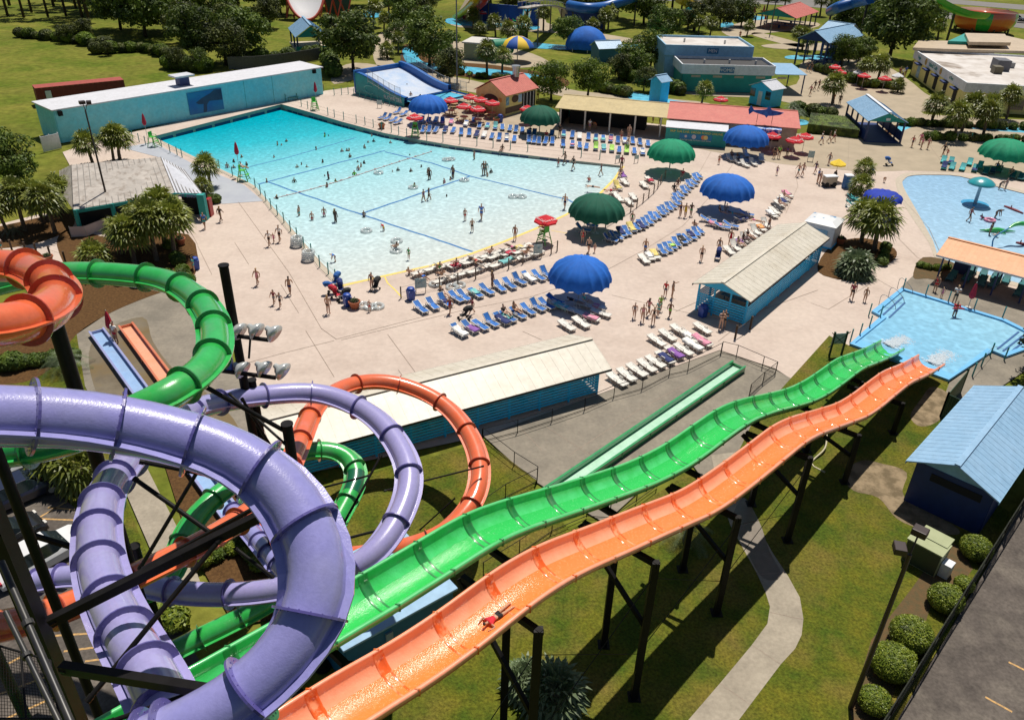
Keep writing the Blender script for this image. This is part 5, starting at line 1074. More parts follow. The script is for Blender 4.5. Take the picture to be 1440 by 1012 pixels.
A,rz,L_,w_=rect(((780.4,151.7),(938,166),(787,136.3)),2.9,8.0)
root=thing('open_pavilion','long tan roofed open pavilion with white posts on the far side of the pool','pavilion',A,rz)
gable_roof(root,0,L_,0,w_,2.9,3.5,R_tan,.6,yr=w_*.78)
for k in range(5):mb=MB();x=.8+k*(L_-1.6)/4;mb.bar((x,.5,0),(x,.5,2.9),.22);mb.build('post',F_white,root)
mb=MB();mb.bar((.5,w_-.8,1.4),(L_-4,w_-.8,1.4),.15,2.8);mb.build('back_wall',W_teal,root);mb=MB();mb.bar((.6,.6,1.4),(.6,w_-.8,1.4),.12,2.8);mb.build('side_wall',W_in,root)
mb=MB();mb.box((L_*.45,w_*.55,1.2),(L_*.7,2.2,2.4));mb.build('counter_block',W_in,root)
A,rz,L_,w_=rect(((938,166.3),(1126,181),(944.7,148.9)),3.0,8.5)
root=thing('food_stand','red roofed food stand with teal board wall, blue awning and a shark sign','building',A,rz)
gable_roof(root,0,L_,0,w_,3.0,3.9,R_red,.6,yr=w_*.74);box_wall(root,.3,L_-.4,.4,w_-.4,0,2.95,W_beige)
xw=L_*.47;mb=MB();mb.add([(0,0,2.75),(xw,0,2.75),(xw,-2.2,2.35),(0,-2.2,2.35),(0,0,2.68),(xw,0,2.68),(xw,-2.2,2.28),(0,-2.2,2.28)],[(0,3,2,1),(4,5,6,7),(0,1,5,4),(1,2,6,5),(2,3,7,6),(3,0,4,7)]);mb.build('porch_roof',R_pale,root)
mb=MB()
for k in range(8):mb.bar((.1,-2.0,.18+k*.27),(xw-.1,-2.0,.18+k*.27),.10,.262)
mb.build('teal_board_wall',W_teal,root)
mb=MB();mb.bar((.15,-1.9,1.1),(.15,.3,1.1),.1,2.2);mb.bar((xw-.1,-1.9,1.1),(xw-.1,.3,1.1),.1,2.2);mb.build('end_wall',W_teal,root)
mb=MB();mb.box((xw*.5,-2.07,1.25),(xw*.52,.03,.75));bo=mb.build('mural_board',mat('mural_board',(0.01,0.16,0.34),(0.02,0.22,0.42),scale=2),root)
for x,wd,c in((.34,.35,(0.6,0.5,0.5)),(.47,.6,(0.55,0.5,0.55)),(.62,1.3,(0.75,0.25,0.08)),(.66,.7,(0.8,0.6,0.2))):
 mb=MB();b3=MB();mb.cyl((xw*x,-2.085,1.25),(xw*x,-2.10-x*.02,1.25),min(.3,wd*.5),n=14);mb.build('painted_food',mat('food_%d'%(x*100),c),bo)
text_mesh('SKIP THE LINE, ORDER FOOD ONLINE',.42,mat('yellow_letter',(0.75,0.6,0.1)),root,(xw*.5,-2.08,1.85),(R(90),0,0),'lettering')
text_mesh('SCAN THE CODE TO START YOUR ORDER',.22,M_logo,root,(xw*.5,-2.08,.76),(R(90),0,0),'lettering')
mb=MB();mb.bar((L_*.66,-.5,2.6),(L_*.86,-.5,2.6),1.2,.5);mb.build('awning',mat('striped_awning',(0.03,0.15,0.5),(0.6,0.65,0.75),scale=3,mix=(.48,.52)),root)
mb=MB();mb.box((L_*.76,.33,1.5),(L_*.2,.1,1.2));mb.build('serving_window',W_in,root)
sh=[(-2.5,.55),(-2.2,1.2),(-1.7,.55),(-.6,.62),(0,.75),(.35,1.25),(.75,.72),(1.5,.6),(2.5,.45),(2.0,.1),(1.0,-.1),(.4,-.15),(.2,-.45),(-.1,-.12),(-1.2,.12),(-1.8,.3),(-2.3,-.15)]
mb=MB();n=len(sh);ox,oz=L_*.73,4.35
tr=tessellate_polygon([[Vector((x,z,0))for x,z in sh]]);mb.add([(ox+x*.95,.6,oz+z*.95)for x,z in sh]+[(ox+x*.95,.68,oz+z*.95)for x,z in sh],[tuple(t)for t in tr]+[tuple(n+i for i in t[::-1])for t in tr]+[(i,(i+1)%n,n+(i+1)%n,n+i)for i in range(n)])
sg_=mb.build('shark_sign',mat('shark_navy',(0.02,0.03,0.22),(0.05,0.2,0.5),scale=1.5),root)
for x in(-1,1):mb=MB();mb.bar((ox+x,.64,3.2),(ox+x,.64,4.4),.06);mb.build('sign_leg',M_blk,sg_)
def flat_block(root,A,rz,x0,x1,y0,y1,z0,z1,parapet,m_wall,m_fascia,m_roof,fz):
 box_wall(root,x0,x1,y0,y1,z0,z1-fz,m_wall,.2);box_wall(root,x0-.3,x1+.3,y0-.3,y1+.3,z1-fz,z1,m_fascia,.22,'fascia')
 mb=MB();mb.box(((x0+x1)/2,(y0+y1)/2,z1-parapet),(x1-x0+.5,y1-y0+.5,.1));mb.build('flat_roof',m_roof,root)
R_black=rmat('black_roof_membrane',(0.03,0.028,0.03),None,.7);R_whiteflat=mat('stained_white_roof',(0.62,0.58,0.55),(0.50,0.45,0.41),scale=.35,mix=(.4,.6),rough=.8,c3=(0.22,0.17,0.13),scale3=.16,mix3=(.58,.7),detail=9)
A,rz,L_,w_=rect(((953,90),(1101,93.5),(955,77)),4.6,7.5)
root=thing('washroom_building','flat roofed teal and pale blue washroom block with MEN and WOMEN signs','building',A,rz)
flat_block(root,A,rz,1.2,L_-1.6,.3,w_,0,4.6,.5,W_teal,W_white,R_black,1.6);flat_block(root,A,rz,-.5,L_-3.5,w_+.8,w_+11,0,6.4,.4,W_sky,W_sky,R_whiteflat,1.8)
for tx,x,y,z in(('WOMEN',L_*.475,-.14,3.75),('MEN',L_*.425,w_+.36,5.5)):
 mb=MB();mb.box((x,y,z),(2.5 if tx=='WOMEN' else 2.1,.08,.95));s_=mb.build('sign',mat('sign_blue',(0.01,0.15,0.32)),root);text_mesh(tx,.78,M_logo,s_,(x,y-.06,z),(R(90),0,0),'lettering')
for x,y,z in((L_*.3,w_*.5,4.2),(L_*.55,w_*.55,4.2),(L_*.8,w_*.5,4.2),(L_*.2,w_+6,6.1),(L_*.6,w_+5,6.1)):mb=MB();mb.cyl((x,y,z),(x,y,z+.6),.18,n=10);mb.build('vent_pipe',F_white,root)
mb=MB();mb.add([(L_-1,-.2,3.3),(L_+4.5,-.2,3.3),(L_+4.5,w_+1,3.6),(L_-1,w_+1,3.6),(L_-1,-.2,3.2),(L_+4.5,-.2,3.2),(L_+4.5,w_+1,3.5),(L_-1,w_+1,3.5)],[(0,1,2,3),(7,6,5,4),(0,4,5,1),(1,5,6,2),(3,2,6,7),(0,3,7,4)]);mb.build('porch_roof',R_sky,root)
for x,y in((L_+4.2,.1),(L_+4.2,w_+.6)):mb=MB();mb.bar((x,y,0),(x,y,3.3),.18);mb.build('post',W_navy,root)
for k in range(5):mb=MB();mb.box((3.5+k*3.8,.18,2.6),(1.6,.06,.35));mb.build('window',W_beige,root)
def hut(name,label,cat,base_px,W_,D_,rz,ze,zr,m_wall,m_roof,overhang=.35,door=False):
 p=G(*base_px);root=thing(name,label,cat,p,rz);box_wall(root,0,W_,0,D_,0,ze,m_wall,.1);gable_roof(root,-overhang,W_+overhang,-overhang,D_+overhang,ze,zr,m_roof,.4);gable_end(root,0,0,D_,ze,zr-.12,m_wall);gable_end(root,W_,0,D_,ze,zr-.12,m_wall)
 return root
p0,p1,p2=G(1052.7,145),G(1080.7,152.3),G(1095,149.6);w1=(p1-p0).length;rz=frame(p1,p2)
root=hut('timber_hut','small blue timber hut with grey roof and screened windows on the lawn','hut',(1080.7,152.3),(p2-p1).length*1.15,w1,rz,2.9,3.9,W_slat,R_pale)
for k in range(3):mb=MB();mb.box((-.07,.5+k*(w1-1)/2,1.9 if k!=1 else 1.2),(.04,1.0 if k!=1 else .8,1.3 if k!=1 else 2.2));mb.build('window' if k!=1 else 'door',M_glass if k!=1 else W_white,root)
p0,p1=G(926.8,145.7),G(936.5,143.8)
root=hut('pump_shed','tall bright blue shed with pale blue roof beside the river','shed',(926.8,145.7),(p1-p0).length*1.2,(G(909,143)-p0).length,frame(p0,p1),3.4,4.3,W_slat,R_sky)
root=hut('timber_hut','low light blue roof beside the big blue dome','hut',(842,88),5,4,R(20),2.6,3.8,W_slatd,R_sky)
p=G(1167,351);q=G(1186,331);rz=frame(p,q);root=thing('drinks_kiosk','white kiosk with blue fish print roof at the end of the slatted shelter','kiosk',p,rz);M_fish=mat('fish_print',(0.66,0.67,0.68),(0.06,0.22,0.42),scale=1.6,mix=(.64,.67),rough=.5,detail=1)
box_wall(root,.05,2.9,0,2.9,.15,2.35,W_white,.08);mb=MB();mb.box((1.5,1.4,.08),(3.0,3.0,.16));mb.build('base',W_slat,root)
mb=MB();mb.add([(-.15,-.15,2.35),(3.1,-.15,2.35),(3.1,3.05,2.35),(-.15,3.05,2.35),(.5,.5,2.62),(2.4,.5,2.62),(2.4,2.4,2.62),(.5,2.4,2.62)],[(0,1,5,4),(1,2,6,5),(2,3,7,6),(3,0,4,7),(4,5,6,7),(3,2,1,0)]);mb.build('roof',M_fish,root)
mb=MB();mb.box((-.02,1.4,1.4),(.06,1.6,.8));mb.build('hatch',W_sky,root)
root=thing('drinks_cart','small beige drinks cart under the yellow parasol','cart',G(1165,262),.2);mb=MB();mb.box((0,0,.8),(1.5,.8,.9));mb.build('body',W_beige,root);mb=MB();mb.box((0,0,1.3),(1.6,.9,.1));mb.build('counter',W_white,root)
for x in(-.5,.5):mb=MB();mb.cyl((x,-.45,.3),(x,.45,.3),.3,n=14);mb.build('wheel',M_wheel,root)
root=thing('ice_chest','blue and white upright ice chest right of the drinks cart','ice chest',G(1190,264),.1);mb=MB();mb.box((0,0,.75),(.9,.8,1.5));mb.build('body',mat('chest_blue',(0.03,0.15,0.4)),root);mb=MB();mb.box((0,0,1.56),(.95,.85,.12));mb.build('lid',W_white,root)
pn,pl_=G(1350,156),G(1281,105);rz=frame(pl_,pn);L_=(pn-pl_).length;dr=(G(1500,168)-pn);n_=Vector((-math.sin(rz),math.cos(rz),0));w_=22
root=thing('cafe_building','yellow cafe with wide white fascia, stained flat white roof and palm lettering','building',pl_,rz);hz=4.6
flat_block(root,pl_,rz,0,L_,0,w_,0,hz,.35,W_yel,W_white,R_whiteflat,1.5)
text_mesh('Island Cafe',1.15,mat('teal_letter',(0.02,0.28,0.26)),root,(L_*.42,-.44,3.85),(R(90),0,0));text_mesh('Veggie',.75,MATS['teal_letter'],root,(L_*.13,-.44,3.85),(R(90),0,0));text_mesh('at Bert',.75,MATS['teal_letter'],root,(L_*.77,-.44,3.85),(R(90),0,0))
for x in(.27,.57):mb=MB();mb.cyl((L_*x,-.42,3.85),(L_*x,-.46,3.85),.6,n=9);mb.build('palm_emblem',mat('emblem_orange',(0.55,0.22,0.05),(0.3,0.3,0.1),scale=3),root)
for k in range(5):
 x=L_*(.14+.18*k);mb=MB();mb.box((x,-.12,1.4),(1.7,.08,2.2));o=mb.build('serving_window',W_in if k else mat('menu_blue',(0.1,0.3,0.5),(0.5,0.6,0.7),scale=3),root);mb=MB();mb.box((x,-.5,2.75),(2.2,.9,.25));mb.build('awning',W_navy,o)
for k in range(6):mb=MB();mb.box((L_+.12,2+k*3.2,1.6),(.06,2.2,1.8));mb.build('window',M_glass,root)
for x,y,sx,sy,sz,c in((L_*.5,10,3.2,2.2,1.8,(0.12,0.12,0.14)),(L_*.62,8.2,1.8,1.4,1.2,(0.12,0.1,0.06)),(L_*.4,12,1.8,2.6,.9,(0.3,0.3,0.3))):mb=MB();mb.box((x,y,hz-.3+sz/2),(sx,sy,sz));mb.build('roof_unit',mat('unit_%d'%(sz*10),c,rough=.6),root,bevel=.05)
def roofpoly(root,px,z,th,m_,name='roof'):
 P=[G(x,y,z)for x,y in px];mb=MB();o=root.matrix_basis.inverted()if False else None
 n=len(P);L0=root.location;mb.add([p-L0 for p in P]+[p-L0-Vector((0,0,th))for p in P],[tuple(range(n)),tuple(range(2*n-1,n-1,-1))]+[(i,(i+1)%n,n+(i+1)%n,n+i)for i in range(n)]);return mb.build(name,m_,root)
R_beige=rmat('beige_roof',(0.56,0.44,0.31))
p=G(1380,80);p.z=0;root=thing('entrance_hall','beige roofed hall with a teal gable behind the cafe','building',p);roofpoly(root,[(1284,67),(1292,57),(1363,58),(1413,50),(1440,56),(1520,58),(1520,74),(1440,72),(1330,69)],5.2,.5,R_beige)
roofpoly(root,[(1363,59),(1357,46.6),(1413,48),(1422,60)],6.4,.6,R_beige);roofpoly(root,[(1333,58),(1357,47),(1364,59)],5.8,.5,W_teal,'gable')
P_=[G(x,y,5.0)for x,y in((1290,66),(1400,69),(1400,60),(1300,58))];mb=MB();mb.add([q-p for q in P_]+[Vector((q.x,q.y,0))-p for q in P_],[(i,(i+1)%4,4+(i+1)%4,4+i)for i in range(4)]);mb.build('wall',W_beige,root)
f0,f1_=G(87.3,201),G(453.8,132.6);rz=frame(f0,f1_);L_=(f1_-f0).length;hz=4.2
root=thing('wave_machine_house','long aqua wave machine house with flat pale roof and whale tail mural','building',f0,rz);wd=5.7
box_wall(root,0,L_,0,wd,0,hz,W_aqua,.25);mb=MB();mb.box((L_/2,wd/2,hz+.05),(L_+.7,wd+.7,.16));mb.build('roof',rmat('pale_lilac_roof',(0.62,0.62,0.66),(0.57,0.57,0.60),.6),root)
def onwall(px,py):
 "where the sight line meets the front wall: (local x, z)"
 d=Vector((math.cos(rz),math.sin(rz),0));n_=Vector((math.sin(rz),-math.cos(rz),0));v=ray(px,py);t=(f0-CAM).dot(n_)/v.dot(n_);X=CAM+v*t;return(X-f0).dot(d),X.z
(xa,za),(xb,zb),(xc,zc),(xd,zd)=onwall(261,131),onwall(309,124),onwall(315,152.6),onwall(267,162);X0,X1,Z0,Z1=(xa+xd)/2,(xb+xc)/2,max(.3,(zc+zd)/2),min(3.9,(za+zb)/2)
mb=MB();mb.box(((X0+X1)/2,-.2,(Z0+Z1)/2),(X1-X0,.1,Z1-Z0));mu=mb.build('mural',mat('mural_sea',(0.0,0.10,0.38),(0.01,0.25,0.45),scale=.25,mix=(.3,.7),rough=.5),root)
wt=[(-.12,-.5),(-.02,-.5),(.02,-.15),(.1,.0),(.5,-.05),(.5,.48),(.3,.5),(.15,.35),(-.1,.2),(-.3,.02),(-.22,-.08),(-.08,-.1)]
tr=tessellate_polygon([[Vector((x,z,0))for x,z in wt]]);mb=MB();mb.add([((X0+X1)/2+x*(X1-X0)*.98,-.262,(Z0+Z1)/2+z*(Z1-Z0)*.96)for x,z in wt],[tuple(t)for t in tr]);mb.build('whale_tail',mat('whale_grey',(0.01,0.035,0.09),(0.015,0.06,0.13),scale=1),mu)
sx,_=onwall(268,120);mb=MB();mb.box((sx,2.2,hz+.75),(1.5,1.3,1.3));mb.build('roof_cabin',W_navy,root);mb=MB();mb.box((sx-.1,2.0,hz+1.5),(2.9,2.2,.22));mb.build('cabin_roof',R_pale,root)
for px_,py_ in((83,159),(440,100)):x,z=onwall(px_,py_);mb=MB();mb.box((x,-.35,z),(.5,.4,.6));mb.build('loudspeaker',M_blk,root)
for px_ in(345,385):x,z=onwall(px_,140);mb=MB();mb.bar((x,-.14,.1),(x,-.14,4.1),.03);mb.build('wall_joint',W_teal,root)
a,b_=G(49,125,2.6),G(174,113,2.6);a.z=b_.z=0;rz=frame(a,b_);L_=(b_-a).length;root=thing('freight_container','rust red freight container behind the wave machine house','container',a,rz);M_cont=mat('container_red',(0.22,0.03,0.025),(0.17,0.025,0.02),scale=2,rough=.7)
mb=MB();n=int(L_/.35)
for k in range(n):x=(k+.5)*L_/n;mb.box((x,.03+.04*(k%2),1.3),(L_/n,.08,2.5))
mb.build('side_wall',M_cont,root);mb=MB();mb.box((L_/2,1.3,2.62),(L_,2.6,.1));mb.build('roof',mat('container_top',(0.38,0.07,0.045),(0.30,0.05,0.04),scale=1.5),root)
for x in(.05,L_-.05):mb=MB();mb.box((x,1.35,1.28),(.1,2.4,2.5));mb.build('end_wall',M_cont,root)
mb=MB();mb.box((1.6,-.06,1.4),(.8,.04,1.5));mb.build('placard',W_white,root)
root=thing('rental_shop','weathered metal roofed rental shop with teal posts and dark open counter','building',G(110,300));L0=root.location
def quadroof(px,m_,name='roof',seams=12,th=.08):
 P=[G(x,y,z)-L0 for x,y,z in px];mb=MB();mb.add(P+[p-Vector((0,0,th))for p in P],[(0,1,2,3),(7,6,5,4),(0,4,5,1),(1,5,6,2),(2,6,7,3),(3,7,4,0)])
 o=mb.build(name,m_,root);mb=MB()
 for k in range(seams+1):f=k/seams;mb.bar(P[0].lerp(P[1],f)+Vector((0,0,.012)),P[3].lerp(P[2],f)+Vector((0,0,.012)),.07,.04)
 mb.build('seams',mat('seam_dark',(0.22,0.2,0.18),rough=.5),o);return o  # seams in a darker tone than the roof sheet
quadroof([(103,295,2.7),(246,271,2.7),(226,221,4.2),(100,232,4.2)],R_grey,seams=16);quadroof([(246,271,2.7),(284,272,2.7),(258,238,3.0),(226,221,4.2)],R_pale,seams=8)
quadroof([(84,268,2.4),(103,295,2.7),(100,232,4.2),(84,240,2.6)],R_grey,seams=4)
fr_=[G(104,295,2.7),G(246,271,2.7),G(283,273,2.7)]
for a,b_ in zip(fr_,fr_[1:]):mb=MB();mb.bar(a-L0-Vector((0,0,.22)),b_-L0-Vector((0,0,.22)),.12,.3);mb.build('fascia',W_teal,root)
for f in(0.01,.36,.7):q=fr_[0].lerp(fr_[1],f);mb=MB();mb.bar(Vector((q.x,q.y,0))-L0,q-L0,.3);mb.build('post',W_teal,root)
for f in(0.02,.98):q=fr_[1].lerp(fr_[2],f);mb=MB();mb.bar(Vector((q.x,q.y,0))-L0,q-L0,.7 if f>.5 else .3);mb.build('post',W_teal,root)
dv=(fr_[2]-fr_[1]).normalized();nv=Vector((-dv.y,dv.x,0));mb=MB()
for a,b_ in((fr_[0],fr_[1]),(fr_[1],fr_[2])):
 d_=(b_-a).normalized();n2_=Vector((-d_.y,d_.x,0))*1.2;mb.bar(Vector((a.x,a.y,1.2))+n2_-L0,Vector((b_.x,b_.y,1.2))+n2_-L0,.15,2.4)
mb.build('back_wall',W_in,root)
q=fr_[1].lerp(fr_[2],.45);text_mesh('BAIT SHOP',.5,mat('purple_letter',(0.2,0.12,0.35)),root,q-L0-nv*.12-Vector((0,0,.25)),(R(90),0,math.atan2(dv.y,dv.x)))
q=G(293,303);root=thing('vending_machine','red vending machine at the right corner of the rental shop','vending machine',q,math.atan2(dv.y,dv.x));mb=MB();mb.box((0,0,.95),(1.0,.8,1.9));mb.build('cabinet',mat('vending_red',(0.35,0.02,0.02),rough=.4),root,bevel=.03);mb=MB();mb.box((-.1,-.41,1.1),(.6,.04,1.3));mb.build('front_panel',mat('vending_panel',(0.3,0.05,0.03),(0.4,0.2,0.1),scale=4),root)
a,b_=G(62,214),G(87,208);root=thing('white_fence','tall white fence panel at the left end of the wave machine house','fence',a,frame(a,b_));L_=(b_-a).length;mb=MB();mb.box((L_/2,0,.95),(L_,.06,1.9));mb.build('panel',W_white,root)
for x in(.05,L_/2,L_-.05):mb=MB();mb.bar((x,.06,0),(x,.06,2.0),.1);mb.build('post',W_white,root)
root=thing('banner','long pale fabric banner sagging along the rental shop front','banner',G(101,335));L0=root.location;pts=[G(101,334),G(122,333),G(150,322),G(152,306)];mb=MB();vs=[]
for p in pts:vs+=[p-L0+Vector((0,0,.05)),p-L0+Vector((0,0,1.1))]
mb.add(vs,[(2*i,2*i+2,2*i+3,2*i+1)for i in range(3)]);mb.build('cloth',mat('banner_cloth',(0.6,0.5,0.47),(0.5,0.4,0.38),scale=1),root)
for p in pts:mb=MB();mb.cyl(p-L0,p-L0+Vector((0,0,1.15)),.03,n=6);mb.build('pole',M_pole,root)
A=G(484,912,2.9);B_=G(640,826,2.9);A.z=B_.z=0;rz=frame(A,B_);L_=(B_-A).length
root=thing('pump_house','low light blue flat roofed pump house under the racing slides','building',A,rz);box_wall(root,.1,L_-.1,.15,4.6,0,2.75,W_slatd,.15);mb=MB();mb.box((L_/2,2.4,2.85),(L_+.2,5.0,.14));mb.build('roof',R_sky,root,bevel=.03)
for x,z in((L_*.25,1.5),(L_*.38,2.1)):mb=MB();mb.box((x,.03,z),(.35,.12,.5));mb.build('meter_box',mat('meter_grey',(0.3,0.35,0.4)),root)
root=thing('surf_machine','blue standing wave surf machine with teal side wall and white sheet of water','surf machine',G(500,140));L0=root.location
q=lambda x,y,z:G(380+x/5.99,y/5.99,z)-L0
W_surf=rmat('surf_blue',(0.01,0.10,0.36),(0.015,0.13,0.42),.4);M_foam=mat('sheet_water',(0.62,0.68,0.78),(0.45,0.58,0.78),scale=.5,mix=(.4,.65),rough=.25,bump=.05,bscale=4)
b0,b1=G(380+720/5.99,790/5.99)-L0,G(380+1130/5.99,905/5.99)-L0;mb=MB();vs=[];n=14
for i in range(n+1):
 f=i/n;p=b0 .lerp(b1,f);h=3.4-2.0*(3*f*f-2*f**3);vs+=[p,p+Vector((0,0,h))]
mb.add(vs,[(2*i,2*i+2,2*i+3,2*i+1)for i in range(n)]);mb.build('side_wall',rmat('surf_teal',(0.01,0.24,0.26),(0.02,0.30,0.32),.5),root)
dn=(b1-b0).normalized();back=Vector((-dn.y,dn.x,0));LL=(b1-b0).length;BW=9.5
surf=lambda f,g,dz=0:b0 .lerp(b1,f)+back*(g*BW)+Vector((0,0,(3.0-2.0*(3*f*f-2*f**3))+dz))
mb=MB();vs=[surf(i/12,g/6,.05-.25*math.sin(math.pi*i/12))for i in range(13)for g in range(7)];mb.add(vs,[(i*7+g,i*7+g+1,(i+1)*7+g+1,(i+1)*7+g)for i in range(12)for g in range(6)]);mb.build('wave_surface',M_foam,root,smooth=True)
for g0,nm in((1.0,'back_wall'),(0.02,'front_curb')):
 mb=MB();vs=[]
 for i in range(13):f=i/12;vs+=[surf(f,g0,-3 if g0==1 else-.4),surf(f,g0,1.0 if g0==1 else .45),surf(f,g0+.07,1.0 if g0==1 else .45),surf(f,g0+.07,-3 if g0==1 else-.4)]
 mb.add(vs,[(i*4+j,i*4+(j+1)%4,i*4+4+(j+1)%4,i*4+4+j)for i in range(12)for j in range(4)]);mb.build(nm,W_surf,root)
mb=MB();a,b_=surf(0,0,0),surf(0,1,0);a.z=b_.z=1.9;mb.bar(a,b_,.5,3.6);mb.build('top_wall',W_surf,root)
a,b_=surf(1,.05,0),surf(1,1.05,0);mb=MB();e=dn*4.5;mb.add([a,b_,b_+e,a+e]+[Vector((v.x,v.y,1.3))for v in(a,b_,b_+e,a+e)],[(0,1,5,4),(1,2,6,5),(2,3,7,6),(3,0,4,7)]);mb.build('pool_wall',W_surf,root)
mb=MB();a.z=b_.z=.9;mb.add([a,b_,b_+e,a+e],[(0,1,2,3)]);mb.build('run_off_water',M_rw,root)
text_mesh('FLOWRIDER',.8,W_white,root,b0 .lerp(b1,.78)-back*.04+Vector((0,0,.8)),(R(90),0,math.atan2(dn.y,dn.x)))
mb=MB();mb.sweep([b0 .lerp(b1,.32+.12*math.cos(t))-back*.03+Vector((0,0,1.3+.6*math.sin(t)))for t in(R(k*22)for k in range(3,15))],.12,n=5);mb.build('swirl_emblem',mat('swirl',(0.15,0.45,0.45)),root)
M_ch=mat('galvanised_rail',(0.30,0.31,0.31),rough=.4,metal=.5)
for g,f0_,f1_ in((1.12,-.05,1.25),(-.02,.3,.95)):
 mb=MB()
 for k in range(13 if g>1 else 7):
  f=f0_+(f1_-f0_)*k/(12 if g>1 else 6);h0=surf(min(max(f,0),1),g);p=b0 .lerp(b1,f)+back*(g*BW);mb.bar(Vector((p.x,p.y,h0 .z-.2)),Vector((p.x,p.y,h0 .z+1.9)),.06)
  if k:
   for hh in(.1,1.0,1.85):mb.bar(Vector((lp.x,lp.y,lz+hh)),Vector((p.x,p.y,h0 .z+hh)),.04)
   for j in range(8):
    c0=Vector((lp.x,lp.y,lz)).lerp(Vector((p.x,p.y,h0 .z)),j/8);mb.bar(c0+Vector((0,0,.1)),c0+Vector((0,0,1.85)),.015)
  lp,lz=p,h0 .z
 mb.build('guard_fence',M_ch,root)
mb=MB()
for k in range(7):c=b1+dn*.6+back*(1.2+k*.35)+Vector((0,0,.15+k*.2));mb.box(c,(1.3,.35,.06),math.atan2(dn.y,dn.x))
mb.bar(b1+dn*0+back*1.0+Vector((0,0,.05)),b1+back*3.5+Vector((0,0,1.45)),.06,.2);mb.bar(b1+dn*1.2+back*1.0+Vector((0,0,.05)),b1+dn*1.2+back*3.5+Vector((0,0,1.45)),.06,.2);mb.build('stairs',M_dk,root)
M_tealg=plastic('turquoise_fibreglass',(0.02,0.32,0.36),(0.03,0.38,0.42))
p=G(1371,286);root=thing('mushroom_fountain','turquoise mushroom fountain with pale stem in the splash pool','fountain',p);mb=MB();mb.lathe([(0,3.1),(.5,3.05),(1.0,2.85),(1.4,2.55),(1.52,2.35),(1.3,2.3),(.2,2.5)],n=32);mb.build('cap',M_tealg,root,smooth=True)
mb=MB();mb.cyl((0,0,0),(0,0,2.5),.20,.17,n=18);mb.build('stem',mat('pale_stem',(0.35,0.5,0.6)),root,smooth='angle');mb=MB();mb.lathe([(0,-.02),(1.0,-.02),(1.5,-.03)],n=28);mb.build('splash_ring',mat('deep_splash',(0.02,0.25,0.5),(0.1,0.4,0.65),scale=2,rough=.2),root)
q=lambda x,y,z=0:G(1180+x/5.531,190+y/5.531,z)
root=thing('water_arch','green and blue curved spray arch at the right side of the splash pool','water toy',q(1190,868));L0=root.location;mb=MB();P_=[q(1190,868),q(1200,810,.8),q(1240,770,1.3),q(1310,730,1.7),q(1370,695,2.0),q(1440,690,2.1),q(1520,720,1.6)];mb.sweep([p-L0 for p in catmull(P_,.2)],.07,n=8);mb.build('pipe',mat('arch_blue',(0.01,0.18,0.4)),root,smooth=True)
mb=MB();a=catmull([p-L0 for p in P_[3:]],.2);mb.sweep(a,[.05+.2*math.sin(math.pi*i/(len(a)-1))for i in range(len(a))],n=8);mb.build('leaf',P_gr,root,smooth=True)
root=thing('float_mat','green crocodile shaped float mat held by a swimmer','float',q(1230,750));mb=MB();mb.sweep([(-1.9,0,.1),(-1.2,0,.12),(-.5,0,.14),(0,0,.15),(.8,0,.13),(1.9,0,.08)],[.06,.14,.3,.32,.16,.05],n=8);mb.build('float_body',P_gr,root,smooth=True)
for sy in(-1,1):mb=MB();mb.sweep([(0,0,.1),(.2,sy*.5,.08),(.5,sy*.8,.06)],[.12,.09,.05],n=6);mb.build('fin',P_gr,root,smooth=True)
for i,(x0,y0,x1,y1)in enumerate(((1285,552,1430,610),(1375,835,1470,860))):
 a,b_=q(x0,y0),q(x1,y1);root=thing('log_float',('upper' if i==0 else 'lower')+' dark red log float tethered in the splash pool','float',a);mb=MB();mb.sweep([Vector(),(b_-a)*.3,(b_-a)*.7,b_-a],[.10,.18,.18,.1],n=10);mb.build('log',mat('log_red',(0.22,0.03,0.04)),root,smooth=True);mb=MB();c=(b_-a)*.35;mb.cyl(c,c+Vector((0,0,.4)),.08,.05,n=8);mb.build('stump',MATS['log_red'],root)
ring(q(1172,665)+Vector((0,0,-.05)),.5,'pink swim ring held by the person in black in the splash pool',mat('pink_vinyl',(0.6,0.12,0.25),(0.75,0.4,0.5),scale=5,rough=.3),None)
M_dg=mat('dark_green_screen',(0.005,0.045,0.02),(0.008,0.06,0.03),scale=3,rough=.6);P_=[G(1318,583),G(1354,598),G(1349,548)]
root=thing('timber_screen','dark green timber screen around the pump next to the plunge pool','screen',P_[0]);L0=P_[0]
for a,b_ in((G(1322,586),G(1350,600)),(G(1322,586),G(1350,552))):
 mb=MB();L_=(b_-a).length;n=int(L_/.2)
 for k in range(n):c=a.lerp(b_,(k+.5)/n)-L0;mb.box(c+Vector((0,0,.95)),(.185,.04,1.9),frame(a,b_))
 mb.build('boards',M_dg,root)
 for f in(0,1):c=a.lerp(b_,f)-L0;mb=MB();mb.bar(c,c+Vector((0,0,2.05)),.1);mb.build('post',M_dg,root)
root=thing('sign_frame','green timber framed rules sign at the grass corner by the plunge pool','sign',G(1165,501));L0=root.location;a,b_=G(1166,500)-L0,G(1183,499)-L0
for c in(a,b_):mb=MB();mb.bar(c,c+Vector((0,0,2.1)),.13);mb.build('post',M_dg,root)
mb=MB();mb.bar(a+Vector((0,0,1.5)),b_+Vector((0,0,1.5)),.04,.9);mb.build('panel',M_sign,root)
for s_ in(0,1):mb=MB();e=(b_-a)*.25;mb.bar((a-e)+Vector((0,0,.75+1.3*s_)),(b_+e)+Vector((0,0,.75+1.3*(1-s_))),.05);mb.build('brace',M_dg,root)
